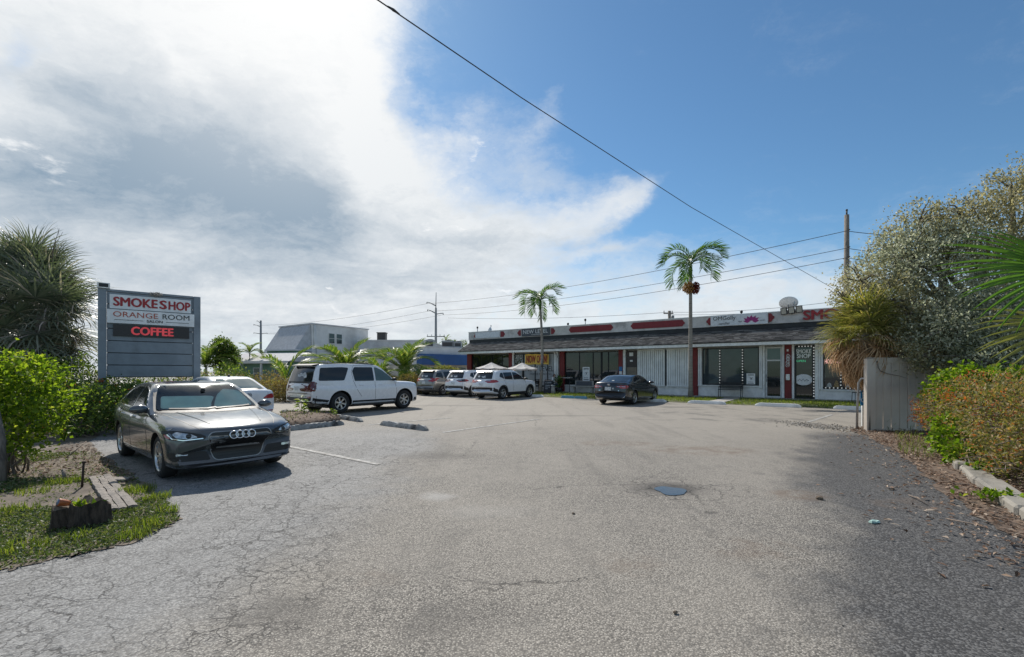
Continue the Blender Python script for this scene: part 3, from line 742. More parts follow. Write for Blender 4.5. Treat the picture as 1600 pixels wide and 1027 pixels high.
mb = MB(); q = [(.42*math.cos(t), .30*math.sin(t)) for t in np.linspace(0, 2*math.pi, 25)[:-1]]; RXZ = Matrix(((1,0,0,0),(0,0,-1,0),(0,1,0,0),(0,0,0,1)))
mb.prism(q, 0, .006, M=Matrix.Translation(((sx(1246.5)+sx(1264))/2, .088, 1.15)) @ RXZ); rd = mb.build('round_sticker', M['text_white'], d5)
mb = MB(); mb.tube([((sx(1246.5)+sx(1264))/2+x, .078, 1.12+z) for x, z in ((-.26, -.04), (-.18, .07), (-.1, -.03), (0, .08), (.05, -.05), (.14, .05), (.24, -.02))], .013, 5); mb.build('script', M['text_black'], rd)
white_pier(sx(1273.2), sx(1279)); accordion(sx(1279.4), sx(1286), .72, WT)
low_wall(sx(1273.2), 9.0, .66)
w5 = window(sx(1286)+.02, 6.5, .66, WT, [sx(1313.6), sx(1345), 4.2])
letters('lettering', 'HOOKAH', M['neon_pink'], w5, (sx(1286.3)+sx(1313))/2+.02, 2.13, .22, sx(1312)-sx(1287.5), y=.088, bold=.025)
leds('light_strip', [(sx(1313.6), .035, .80), (sx(1313.6), .035, 2.0)], w5, .17); leds('light_strip', [(sx(1287), .035, .735), (5.5, .035, .735)], w5, .17)
mb = MB(); 
for a, b_ in (((0, .5), (.45, 0)), ((0, 0), (.5, .5)), ((.1, .35), (.6, .1))): mb.tube([(sx(1287)+a[0], .085, 2.45+a[1]), (sx(1287)+b_[0]+.1, .085, 2.45+b_[1])], .012, 5)
mb.build('crossed_pipes', M['text_white'], w5)
M['goods_a'] = mat('tan_goods', (.30, .20, .09), .6, scale=20, var=.5); M['goods_b'] = mat('green_goods', (.10, .22, .16), .6, scale=14, var=.6); M['goods_c'] = mat('pale_goods', (.45, .45, .43), .6, scale=25, var=.5)
for (a, b_, z0, z1, g_) in ((1287.5, 1289, 1.05, 1.55, 'goods_c'), (1290.5, 1300, .75, 1.02, 'goods_c'), (1302, 1311, .75, 1.15, 'goods_a'), (1324, 1337, 1.2, 1.75, 'goods_b'), (1329, 1337, .8, 1.12, 'goods_a'), (1321, 1328, .75, .98, 'goods_c')):
    mb = MB(); x0, x1 = sx(a), sx(b_); mb.prism([(x0, z0), (x1, z0), (x1-.04, z0+(z1-z0)*.75), (x0+(x1-x0)*.5, z1), (x0+.05, z0+(z1-z0)*.6)], 0, .012, M=Matrix.Translation((0, .086, 0)) @ RXZ); mb.build('window_display', M[g_], w5)

# posters and stickers on the glass
def poster(x, z, w_, h, parent, y=.082):
    p = add('poster', parent, M['text_white'], (x-w_/2, x+w_/2, y, y+.008, z-h/2, z+h/2))
    mb = MB(); mb.box(x-w_*.36, x+w_*.36, y-.004, y-.001, z+h*.33, z+h*.40); mb.tube([(x-.1*w_, y-.003, z+.12*h), (x+.1*w_, y-.003, z+.02*h), (x, y-.003, z-.06*h), (x+.18*w_, y-.003, z+.14*h)], .014, 5)
    mb.box(x-w_*.3, x+w_*.3, y-.004, y-.001, z-h*.30, z-h*.27); mb.box(x-w_*.36, x+w_*.36, y-.004, y-.001, z-h*.43, z-h*.38); mb.build('print', M['text_black'], p)
    return p
poster((sx(909.6)+sx(920.6))/2, 1.42, sx(920.6)-sx(909.6), .98, mall); poster((sx(1166)+sx(1179.5))/2, 1.17, sx(1179.5)-sx(1166), .62, mall)
M['blue_sticker'] = mat('blue_notice', (.03, .16, .38), .4)
pb = add('notice', mall, M['blue_sticker'], (sx(968), sx(973), -.075, -.062, 1.62, 1.92)); add('print', pb, M['text_white'], (sx(968.3), sx(972.7), -.08, -.076, 1.38, 1.60))
M['banner'] = mat('yellow_banner', (.80, .52, .09), .6, scale=2, bump=.1)
mb = MB(); x0, x1 = sx(822.4), sx(859.3); nb = 14
for i in range(nb):
    a, b_ = x0+(x1-x0)*i/nb, x0+(x1-x0)*(i+1)/nb; f = lambda x: -.14+.02*math.sin(x*5)
    zt = lambda x: 2.93-.05*(x-x0)/(x1-x0)+.02*math.sin(x*9); zb = lambda x: 2.13-.02*math.sin(x*7)
    mb.quad((a, f(a), zb(a)), (b_, f(b_), zb(b_)), (b_, f(b_), zt(b_)), (a, f(a), zt(a))); mb.quad((a, f(a)+.004, zt(a)), (b_, f(b_)+.004, zt(b_)), (b_, f(b_)+.004, zb(b_)), (a, f(a)+.004, zb(a)))
ban = mb.build('banner', M['banner'], None); ban.location = B0; ban.rotation_euler = (0, 0, BA)
tag(ban, 'yellow banner with red NOW OPEN lettering hung under the eave', 'banner')
letters('lettering', 'NOW OPEN!', M['text_red'], ban, (x0+x1)/2, 2.53, .56, (x1-x0)*.88, y=-.165, bold=.03)
letters('unit_number', '3114', M['text_black'], mall, sx(808), EAVE-.10, .09, .3, y=-.93) if False else None

# --- boards on the parapet
M['plaque_red'] = mat('faded_red_board', (.23, .022, .028), .6, dirt=((.15, .02, .022), .5))
def plaque(s0, s1, z0, z1, parent=mall, ends='both', m_='plaque_red', y=1.37):
    """a red board with stepped, notched ends"""
    h = z1-z0; zc = (z0+z1)/2; e = h*.36
    L = [(s0, zc-h*.13), (s0, zc+h*.13), (s0+e*.45, zc+h*.22), (s0+e*.6, zc+h*.36), (s0+e, z1)] if ends in ('both', 'left') else [(s0, z0), (s0, z1)]
    Rr = [(s1-e, z1), (s1-e*.6, zc+h*.36), (s1-e*.45, zc+h*.22), (s1, zc+h*.13), (s1, zc-h*.13), (s1-e*.45, zc-h*.22), (s1-e*.6, zc-h*.36), (s1-e, z0)] if ends in ('both', 'right') else [(s1, z1), (s1, z0)]
    p = L+Rr+([(s0+e, z0), (s0+e*.6, zc-h*.36), (s0+e*.45, zc-h*.22)] if ends in ('both', 'left') else [])
    mb = MB(); mb.prism([(x, z) for x, z in p], 0, .035, M=Matrix.Translation((0, y+.03, 0)) @ RXZ)
    return mb.build('signboard', M[m_], parent)
def sp(px): return s_of(px, 1.4)
pz0, pz1 = 4.52, 4.98
M['slate_panel'] = mat('slate_panel', (.075, .082, .095), .5); M['pale_panel'] = mat('pale_panel', (.70, .71, .72), .4)
plaque(sp(741), sp(743.3), 4.55, 4.88, ends='left')
add('signboard', mall, M['pale_panel'], (sp(743.6), sp(781.5), 1.34, 1.395, 4.50, 5.0))
plaque(sp(782.6), sp(789), pz0, pz1, ends='right')
plaque(sp(809), sp(814.2), pz0, pz1, ends='left')
nb_ = add('signboard', mall, M['slate_panel'], (sp(816), sp(860), 1.33, 1.39, 4.45, 5.06))
letters('lettering', 'NEW LEVEL', M['text_white'], nb_, (sp(817)+sp(858.5))/2, 4.80, .30, (sp(857)-sp(818.5)), y=1.328)
letters('lettering', 'COFFEE ROASTING', M['text_white'], nb_, sp(839), 4.555, .07, 1.0, y=1.328)
plaque(sp(861.4), sp(867.5), pz0, pz1, ends='right')
plaque(sp(889.5), sp(958), pz0+.02, pz1); plaque(sp(986), sp(1070), pz0+.02, pz1)
plaque(sp(1104), sp(1111), pz0, pz1, ends='left')
og = add('signboard', mall, M['pale_panel'], (sp(1111), sp(1200), 1.31, 1.385, 4.42, 5.09))
letters('lettering', 'OMGolly', M['text_black'], og, (sp(1115)+sp(1150))/2, 4.86, .31, sp(1150)-sp(1115), y=1.308)
letters('lettering', 'candles', M['slate_panel'], og, (sp(1123.5)+sp(1141))/2, 4.57, .15, sp(1141)-sp(1124), y=1.308, shear=.2)
letters('lettering', 'EST', M['slate_panel'], og, sp(1157.5), 4.63, .06, .2, y=1.308); letters('lettering', '2020', M['slate_panel'], og, sp(1191.5), 4.63, .06, .24, y=1.308)
M['lotus'] = mat('magenta_lotus', (.33, .02, .17), .4)
mb = MB(); cx, cz = (sp(1164)+sp(1185))/2, 4.56
for k, a in enumerate((-76, -52, -27, 0, 27, 52, 76)):
    L = .42 if abs(a) < 60 else .36; wd_ = .085; c_, s_ = math.cos(R(a)), math.sin(R(a)); pet = [(0, .07), (-wd_, L*.45), (-wd_*.7, L*.72), (0, L), (wd_*.7, L*.72), (wd_, L*.45)]
    mb.prism([(cx+(x*c_+z*s_)*1.25, cz+(z*c_-x*s_)*.98) for x, z in pet], 0, .004+.0012*k, M=Matrix.Translation((0, 1.308, 0)) @ RXZ)
mb.build('lotus_emblem', M['lotus'], og)
plaque(sp(1201), sp(1210), pz0, pz1+.03, ends='right')
letters('lettering', 'SMOKE SHOP', M['text_red'], mall, sp(1255)+2.4, 4.77, .52, 4.75, y=1.395, depth=.09, bold=.04)

# rooftop fixtures
def dish(px, py, b_, rad, name_lab, tilt, turn, mast):
    s = s_of(px, b_); Y = bp(s, b_).y; z = EYE+(HZ-py)/F*Y; p = bp(s, b_, z)
    t = thing('satellite_dish', name_lab, 'satellite dish', bp(s, b_, PZ1+.05))
    hz = z-PZ1-.05
    mb = MB(); mb.lathe([(0, .0), (rad*.3, .012), (rad*.6, .05), (rad*.85, .10), (rad, .14), (rad*.985, .155), (rad*.84, .118), (rad*.58, .066), (rad*.3, .026), (0, .015)], 28)
    rf = mb.build('reflector', M['pale_panel'], t); rf.matrix_local = Matrix.Translation((0, 0, hz)) @ Matrix.Rotation(turn, 4, 'Z') @ Matrix.Rotation(tilt, 4, 'X')
    mb = MB(); mb.tube([(0, 0, -.25), (0, 0, hz*.6), (0, .02, hz-.02)], .028, 8); mb.build('mast', M['steel'], t)
    mb = MB(); mb.tube([(0, 0, -.02), (.0, -rad*.9, .12), (0, -rad*1.02, .42)], .014, 6); mb.box(-.04, .04, -rad*1.02-.05, -rad*1.02+.06, .40, .52)
    a = mb.build('feed_arm', M['steel'], t); a.matrix_local = rf.matrix_local.copy()
    return t
dish(1232, 476, 2.2, .50, 'large white satellite dish on the roof above the three floodlights', R(-40), R(-30), .3)
dish(767.5, 519, 2.2, .42, 'small grey satellite dish on the roof left of the slate signboard', R(80), R(250), .3)
fl = thing('floodlight', 'row of three square floodlights fixed to the top of the signboard band', 'floodlight', bp(s_of(1236.5, 1.2), 1.2, PZ1-.02), BA)
M['lamp_face'] = mat('floodlight_lens', (.50, .46, .38), .25)
mb = MB(); mb.tube([(-.55, .1, .06), (.55, .1, .10)], .02, 6); mb.tube([(0, .1, .08), (0, .2, -.15)], .02, 6); mb.build('bracket', M['steel'], fl)
for k, xx in enumerate((-.38, 0, .38)):
    mb = MB(); mb.box(-.17, .17, 0, .09, -.2, .2, bev=.02); h_ = mb.build('lamp_housing', M['black'], fl); h_.location = (xx, -.02, .02+k*.03); h_.rotation_euler = (R(12), R(-4), R(-10+10*k))
    mb = MB(); mb.box(-.125, .125, -.008, -.001, -.16, .16); mb.build('lens', M['lamp_face'], h_)
for (px, py, lab, hh) in ((746, 515.5, 'thin roof vent pipe with dark cap at the far left of the shop roof', .45), (914.5, 507, 'roof vent pipe with dark cap above the first red signboard', .42), (887.5, 511, 'short bare vent stub on the shop roof beside the first red signboard', .2), (1158.5, 489.5, 'short vent stub on the shop roof above the white lotus signboard', .2)):
    s = s_of(px, 2.4); t = thing('vent_pipe', lab, 'vent pipe', bp(s, 2.4, PZ1-.1))
    mb = MB(); mb.tube([(0, 0, -.5), (0, 0, .1+hh)], .035, 8); mb.build('pipe', M['steel'], t)
    mb = MB(); mb.lathe([(0, .12+hh), (.075, .1+hh), (.085, .22+hh), (.05, .27+hh), (0, .28+hh)], 10); mb.build('cap', M['black'], t)
# ---------------------------------------------------------------- cars. Local x forward, y left, z up; origin on the ground midway between the axles
def curve(pts):
    xs = np.array([p[0] for p in pts], float); ys = np.array([p[1] for p in pts], float)
    o = np.argsort(xs); xs, ys = xs[o], ys[o]
    h = np.diff(xs); dl = np.diff(ys)/h; m_ = np.zeros(len(xs)); m_[0], m_[-1] = dl[0], dl[-1]
    for i in range(1, len(xs)-1):
        if dl[i-1]*dl[i] > 0:
            w1, w2 = 2*h[i]+h[i-1], h[i]+2*h[i-1]; m_[i] = (w1+w2)/(w1/dl[i-1]+w2/dl[i])
    def f(x):
        x = min(max(x, xs[0]), xs[-1]); i = min(max(int(np.searchsorted(xs, x))-1, 0), len(xs)-2)
        t = (x-xs[i])/h[i]; t2, t3 = t*t, t*t*t
        return float((2*t3-3*t2+1)*ys[i]+(t3-2*t2+t)*h[i]*m_[i]+(-2*t3+3*t2)*ys[i+1]+(t3-t2)*h[i]*m_[i+1])
    return f
def bvh_of(*meshes):
    V, P = [], []
    for me in meshes:
        o = len(V); V += [v.co.copy() for v in me.vertices]; P += [[i+o for i in p.vertices] for p in me.polygons]
    return BVHTree.FromPolygons(V, P)
def dense(poly, step):
    out = []
    for i, p in enumerate(poly):
        q = poly[(i+1) % len(poly)]; n = max(1, int(math.hypot(q[0]-p[0], q[1]-p[1])/step))
        out += [(p[0]+(q[0]-p[0])*k/n, p[1]+(q[1]-p[1])*k/n) for k in range(n)]
    return out
def rounded(poly, r, k=3):
    out = []; n = len(poly)
    for i in range(n):
        p, a, b = Vector(poly[i]), Vector(poly[i-1]), Vector(poly[(i+1) % n])
        ra = min(r, (a-p).length*.45); rb = min(r, (b-p).length*.45); s, e = p+(a-p).normalized()*ra, p+(b-p).normalized()*rb
        for j in range(k+1):
            t = j/k; out.append(tuple((1-t)**2*s+2*t*(1-t)*p+t*t*e))
    return out
def decal(mb, poly, bvh, axis, off=.004, step=.06, rim=.006, mi=0):
    """a thin shell that follows the body: the polygon is dropped on to it along an axis ('+x' front, '-x' back, '+y' left, '-y' right, 'z' top)"""
    b = dense(poly, step); n = len(b)
    xs = [p[0] for p in b]; ys = [p[1] for p in b]; inner = []
    P = [tuple(p) for p in poly]
    gx, gy = np.meshgrid(np.arange(min(xs)+step/2, max(xs), step), np.arange(min(ys)+step/2, max(ys), step))
    if gx.size:
        g = np.stack([gx.ravel(), gy.ravel()], 1); ok = in_poly(g[:, 0], g[:, 1], P)
        for q in g[ok]:
            if min((q[0]-p[0])**2+(q[1]-p[1])**2 for p in b) > (step*.4)**2: inner.append(tuple(q))
    vs, _, fs, *_ = delaunay_2d_cdt([Vector(p) for p in b+inner], [], [list(range(n))], 1, 1e-5)
    D = {'+x': Vector((-1, 0, 0)), '-x': Vector((1, 0, 0)), '+y': Vector((0, -1, 0)), '-y': Vector((0, 1, 0)), 'z': Vector((0, 0, -1))}[axis]
    out = []; nrm = []
    for v in vs:
        if axis[-1] == 'x': o = Vector((0, v[0], v[1]))
        elif axis[-1] == 'y': o = Vector((v[0], 0, v[1]))
        else: o = Vector((v[0], v[1], 0))
        h, nn, _, _ = bvh.ray_cast(o-D*6, D)
        if h is None:
            h, nn, _, _ = bvh.find_nearest(o-D*2); nn = -D
        if nn.dot(D) > 0: nn = -nn
        nn = (nn - D*.3).normalized()
        out.append(h+nn*off); nrm.append(nn)
    fl = []
    for f in fs:
        a, b2, c = out[f[0]], out[f[1]], out[f[2]]
        fl.append(tuple(f) if (b2-a).cross(c-a).dot(D) < 0 else tuple(reversed(f)))
    cnt = {}
    for f in fl:
        for i in range(len(f)):
            e = (f[i], f[(i+1) % len(f)]); cnt[e] = 1
    k = len(out); edges = [e for e in cnt if (e[1], e[0]) not in cnt]
    mb.add(out, fl, mi, True)
    if rim:
        mb.add([p for e in edges for p in (out[e[0]], out[e[1]], out[e[1]]-nrm[e[1]]*rim, out[e[0]]-nrm[e[0]]*rim)], [(4*i+1, 4*i, 4*i+3, 4*i+2) for i in range(len(edges))], mi, False)
    return mb
def band(pts, wd_):
    """polygon of a strip of width wd_ along a polyline"""
    L, Rr = [], []
    for i, p in enumerate(pts):
        a, b = Vector(pts[max(i-1, 0)]), Vector(pts[min(i+1, len(pts)-1)]); t = (b-a).normalized(); n = Vector((-t.y, t.x))*wd_/2
        L.append((p[0]+n.x, p[1]+n.y)); Rr.append((p[0]-n.x, p[1]-n.y))
    return L+Rr[::-1]

def body_meshes(S):
    top, bot, hw = curve(S['top']), curve(S['bot']), curve(S['hw']); x0, x1 = S['top'][-1][0], S['top'][0][0]
    xa, xb = min(x0, x1), max(x0, x1)
    def shear(p):
        x, y, z = p
        if x > S['nose_from']:
            g = min(1, (x-S['nose_from'])/(xb-S['nose_from'])); x -= S['nose']*g*g*abs(y/S['hwmax'])**2.4
        if x < S['tail_from']:
            g = min(1, (S['tail_from']-x)/(S['tail_from']-xa)); x += S['tail']*g*g*abs(y/S['hwmax'])**2.4
        return Vector((x, y, z))
    ns = 84; st = [xa+(xb-xa)*(.5-.5*math.cos(math.pi*i/ns)) for i in range(ns+1)]
    sec = S.get('sec') or [(0, 0), (.45, 0), (.80, 0), (.90, .02), (.955, .08), (.975, .20), (.985, .36), (.993, .52), (1.0, .64), (1.0, .74), (.985, .80), (.970, .87), (.935, .945), (.86, .985), (.72, 1.0), (.45, 1.014), (.2, 1.022), (0, 1.024)]
    k = len(sec); ring = 2*k-2
    mb = MB(); vs = []
    for x in st:
        zb, zt, wv = bot(x), top(x), hw(x)
        half = [Vector((x, wv*a, zb+(zt-zb)*min(f, 1) + max(0, f-1)*.9)) for a, f in sec]
        vs += [shear(p) for p in half] + [shear((p.x, -p.y, p.z)) for p in half[-2:0:-1]]
    fs = [(i*ring+j, (i+1)*ring+j, (i+1)*ring+(j+1) % ring, i*ring+(j+1) % ring) for i in range(ns) for j in range(ring)]
    fs += [tuple(range(ring)), tuple(ns*ring+j for j in range(ring-1, -1, -1))]
    mb.add(vs, fs, 0, True)
    low = mb.mesh('body', [S['paint'], M['black']])
    # wheel wells cut out with a boolean
    cut = MB()
    for wx in (S['wb']/2, -S['wb']/2):
        for sgn in (1, -1):
            yc = hw(wx)*sgn; T4 = Matrix.Translation((wx, yc-.12*sgn, S['r']+S.get('lift', .0))) @ Matrix.Rotation(R(90), 4, 'X'); ar = S['r']+S.get('gap', .05)
            cut.lathe([(0, -.20), (ar, -.20), (ar, .22), (0, .22)], 40, 1, T4, False)
    cme = cut.mesh('cut', [S['paint'], M['black']]); bmx = bmesh.new(); bmx.from_mesh(cme); bmesh.ops.remove_doubles(bmx, verts=bmx.verts, dist=1e-5); bmesh.ops.recalc_face_normals(bmx, faces=bmx.faces); bmx.to_mesh(cme); bmx.free()
    bmx = bmesh.new(); bmx.from_mesh(low); bmesh.ops.recalc_face_normals(bmx, faces=bmx.faces); bmx.to_mesh(low); bmx.free()
    lo = bpy.data.objects.new('tmp', low); co_ = bpy.data.objects.new('tmpc', cme); COL.objects.link(lo); COL.objects.link(co_)
    md = lo.modifiers.new('b', 'BOOLEAN'); md.object = co_; md.operation = 'DIFFERENCE'; md.solver = 'EXACT'
    dg = bpy.context.evaluated_depsgraph_get(); dg.update(); low2 = bpy.data.meshes.new_from_object(lo.evaluated_get(dg))
    bpy.data.objects.remove(lo); bpy.data.objects.remove(co_)
    if len(low2.polygons) < 500: low2 = low
    low2.name = 'body'; smooth_by_angle(low2, 38)
    # cabin
    roof = curve(S['roof']); ra, rb = min(p[0] for p in S['roof']), max(p[0] for p in S['roof'])
    n2 = 56; mb = MB(); vs = []; zbelt = S['belt']; Hh = S['H']
    prof = [0, .22, .45, .68, .86]
    for i in range(n2+1):
        x = ra+(rb-ra)*i/n2; zt = roof(x); gb = hw(x)*S.get('gbf', .955); zb = min(top(x)-.10, zt-.03)
        gr = gb*S['gr']
        yf = lambda z: gb+(gr-gb)*(max(0, (z-zbelt)/(Hh-zbelt))**1.25)
        half = [Vector((x, 0, zb)), Vector((x, gb, zb))]
        z0 = zb; hgt = zt-z0; rr_ = min(.085, hgt*.45)
        for f in (.3, .6, 1.0): z = z0+(hgt-rr_)*f; half.append(Vector((x, yf(z), z)))
        ye = yf(zt-rr_)
        for a in (25, 50, 75): half.append(Vector((x, ye-rr_*1.3*(1-math.cos(R(a))), zt-rr_+rr_*math.sin(R(a))*.92)))
        half += [Vector((x, ye*.72, zt-.012)), Vector((x, ye*.4, zt+.004)), Vector((x, 0, zt+.008))]
        def sh(p):
            x, y, z = p; q = abs(y/S['hwmax'])**2.2
            if x > S['ws_mid']: x -= S['ws_bow']*q*min(1, (x-S['ws_mid'])/.5)
            if x < S['rw_mid']: x += S['rw_bow']*q*min(1, (S['rw_mid']-x)/.4)
            return Vector((x, y, z))
        vs += [sh(p) for p in half]+[sh((p.x, -p.y, p.z)) for p in half[-2:0:-1]]
        rg = 2*len(half)-2
    mb.add(vs, [(i*rg+j, (i+1)*rg+j, (i+1)*rg+(j+1) % rg, i*rg+(j+1) % rg) for i in range(n2) for j in range(rg)]+[tuple(range(rg)), tuple(n2*rg+j for j in range(rg-1, -1, -1))], 0, True)
    cab = mb.mesh('cabin', [S['paint']]); bmx = bmesh.new(); bmx.from_mesh(cab); bmesh.ops.recalc_face_normals(bmx, faces=bmx.faces); bmx.to_mesh(cab); bmx.free(); smooth_by_angle(cab, 40)
    return low2, cab, hw

M['brake'] = mat('brake_iron', (.055, .052, .05), .6, .4)
def wheel_meshes(r, wd_, rim_r, spokes, twin=True, rimmat='alloy'):
    ty = MB(); h = wd_/2
    ty.lathe([(rim_r, -h*.9), (rim_r+.02, -h), (r-.05, -h), (r-.012, -h*.80), (r, -h*.5), (r, h*.5), (r-.012, h*.80), (r-.05, h), (rim_r+.02, h), (rim_r-.004, h*.88)], 40, M=Matrix.Rotation(R(-90), 4, 'X'))
    tm = ty.mesh('tyre', [M['rubber']])
    rm = MB(); X = Matrix.Rotation(R(-90), 4, 'X')          # local z of the lathe points to +y (outside)
    rm.lathe([(rim_r-.002, h*.86), (rim_r-.012, h*.93), (rim_r-.022, h*.82), (rim_r-.026, h*.66)], 40, 0, X)
    rm.lathe([(rim_r-.026, h*.66), (rim_r-.034, h*.2), (rim_r-.034, -h*.6)], 40, 2, X)
    rm.lathe([(0, h*.1), (rim_r-.034, h*.0)], 24, 1, X)
    rm.lathe([(.05, h*.12), (rim_r*.62, h*.12), (rim_r*.62, h*.18), (.05, h*.18)], 24, 2, X)
    rm.lathe([(0, h*.78), (.05, h*.76), (.068, h*.66), (.07, h*.3)], 18, 0, X)
    for k in range(spokes):
        a = 2*math.pi*k/spokes
        offs = (-.10, .10) if twin else (0,)
        for da in offs:
            w0, w1 = (.014, .011) if twin else (.017, .014)
            c0, c1 = a+da*.8, a+da*1.15
            p0 = Vector((math.cos(c0), math.sin(c0)))*.05; p1 = Vector((math.cos(c1), math.sin(c1)))*(rim_r-.02); t = (p1-p0).normalized(); n = Vector((-t.y, t.x))
            lo, hi = h*.45, h*.74
            q = [p0+n*w0, p0-n*w0, p1-n*w1, p1+n*w1]
            vs = [X @ Vector((*q[0], hi)), X @ Vector((*q[1], hi)), X @ Vector((*q[2], h*.80)), X @ Vector((*q[3], h*.80)), X @ Vector((*q[0], lo)), X @ Vector((*q[1], lo)), X @ Vector((*q[2], h*.3)), X @ Vector((*q[3], h*.3))]
            rm.add(vs, [(0,1,2,3), (4,7,6,5), (0,3,7,4), (1,5,6,2)], 0)
    rmm = rm.mesh('rim', [M[rimmat], M['black'], M['brake']])
    return tm, rmm
def place_wheels(S, root, hw):
    tm, rmm = S['wheel']
    for wx in (S['wb']/2, -S['wb']/2):
        for sgn in (1, -1):
            w_ = link('wheel', None, root); w_.location = (wx, sgn*(hw(wx)-S['ww']/2-.025), S['r'])
            w_.rotation_euler = (0, R(random.uniform(0, 70)), 0 if sgn > 0 else R(180))
            if wx > 0 and S.get('steer'): w_.rotation_euler.z += R(S['steer'])
            link('tyre', tm, w_); link('rim', rmm, w_)
def mirrors(S, root, x, y, z, m_):
    for sgn in (1, -1):
        mb = MB(); bm = bmesh.new(); bmesh.ops.create_uvsphere(bm, u_segments=14, v_segments=9, radius=1)
        vs = [Vector((x+v.co.x*.07 - abs(v.co.y)*.015, sgn*(y+.10+v.co.y*.13), z+.04+v.co.z*.075*(1 if v.co.z > 0 else .85))) for v in bm.verts]; bm.verts.index_update()
        mb.add(vs, [tuple(v.index for v in (f.verts if sgn > 0 else reversed(f.verts))) for f in bm.faces], 0, True); bm.free()
        o = mb.build('mirror', m_, root)
        mb = MB(); mb.tube([(x+.01, sgn*(y-.05), z-.03), (x, sgn*(y+.04), z+.015)], [.03, .022], 8); mb.build('mirror_arm', M['black'], o)
def handle(mb, bvh, x, z, sgn, L=.17, m_=0):
    decal(mb, rounded([(x-L/2, z-.016), (x+L/2, z-.016), (x+L/2, z+.016), (x-L/2, z+.016)], .015), bvh, '+y' if sgn > 0 else '-y', .028, .05, .03, m_)
def plate(root, bvh, z, y=0, axis='-x', txt='KLM 47X', w_=.31, h_=.155):
    mb = MB(); decal(mb, [(y-w_/2, z-h_/2), (y+w_/2, z-h_/2), (y+w_/2, z+h_/2), (y-w_/2, z+h_/2)], bvh, axis, .012, .2, .012); return mb.build('licence_plate', M['plate'], root)
def part(root, name, m_, bvh, axis, polys, off=.004, step=.06, rim=.006, mirror=False):
    """each polygon becomes one part of its own; mirror makes the other side too"""
    res = []
    for p in polys:
        for s_ in ((1, -1) if mirror else (1,)):
            ax = axis; q = p
            if mirror:
                if axis == 'y': ax = '+y' if s_ > 0 else '-y'
                else: q = [(s_*a, b) for a, b in p] if axis[-1] == 'x' else [(a, s_*b) for a, b in p]
            mb = MB(); decal(mb, q, bvh, ax, off, step, rim); res.append(mb.build(name, m_, root))
    return res
def circle(cx, cy, r, n=18, sx_=1): return [(cx+r*sx_*math.cos(2*math.pi*k/n), cy+r*math.sin(2*math.pi*k/n)) for k in range(n)]
def arc_band(cx, cz, r0, r1, a0=-8, a1=188, n=16):
    return [(cx+r1*math.cos(R(a0+(a1-a0)*i/n)), cz+r1*math.sin(R(a0+(a1-a0)*i/n))) for i in range(n+1)]+[(cx+r0*math.cos(R(a1+(a0-a1)*i/n)), cz+r0*math.sin(R(a1+(a0-a1)*i/n))) for i in range(n+1)]

def base_car(S, name, label, loc, heading, cat='car', group=None):
    root = thing(name, label, cat, loc, heading, group)
    low, cab, hw = body_meshes(S)
    link('body', low, root); link('cabin', cab, root)
    place_wheels(S, root, hw)
    under = MB(); under.box(-S['wb']/2-.4, S['wb']/2+.4, -S['hwmax']+.30, S['hwmax']-.30, S['r']*.55, S['r']*.95); under.build('underbody', M['black'], root)
    return root, bvh_of(low, cab), hw

# ================================================================= grey sedan, front left of the picture
M['grey_paint'] = paint('grey_metallic_paint', (.072, .083, .093), .20, .25, 1.0, .0)
A = dict(paint=M['grey_paint'], wb=2.81, r=.325, ww=.225, hwmax=.913, H=1.427, belt=.93, gr=.70, gap=.045,
  top=[(2.275, .60), (2.262, .67), (2.22, .735), (2.10, .785), (1.8, .85), (1.4, .905), (1.0, .945), (.7, .96), (.2, .935), (-.6, .945), (-1.3, .965), (-1.7, 1.0), (-2.15, 1.0), (-2.34, .97), (-2.41, .86), (-2.43, .68)],
  bot=[(2.275, .225), (2.2, .195), (1.95, .18), (1.0, .19), (-1.0, .19), (-1.9, .22), (-2.3, .30), (-2.43, .42)],
  hw=[(2.275, .80), (2.2, .855), (1.95, .895), (1.5, .905), (.5, .913), (-.8, .913), (-1.5, .905), (-2.1, .87), (-2.35, .81), (-2.43, .75)],
  roof=[(1.02, .93), (.80, 1.03), (.45, 1.20), (.12, 1.345), (-.1, 1.397), (-.45, 1.425), (-.9, 1.412), (-1.25, 1.36), (-1.6, 1.225), (-1.95, 1.07), (-2.1, .99)],
  nose=.30, nose_from=1.25, tail=.22, tail_from=-1.5, ws_mid=-.1, ws_bow=.20, rw_mid=-1.2, rw_bow=.18)
A['wheel'] = wheel_meshes(.325, .225, .232, 10, False)
ah = R(-41.0); hv = Vector((math.cos(ah), math.sin(ah), 0)); lv = Vector((-hv.y, hv.x, 0))
fr = Vector((-5.38, 7.05, 0)) + lv*.905 - hv*1.405
audi, ab, ahw = base_car(A, 'parked_sedan', 'grey metallic sedan with sunshade behind windscreen, parked under the shop sign board', fr, ah)
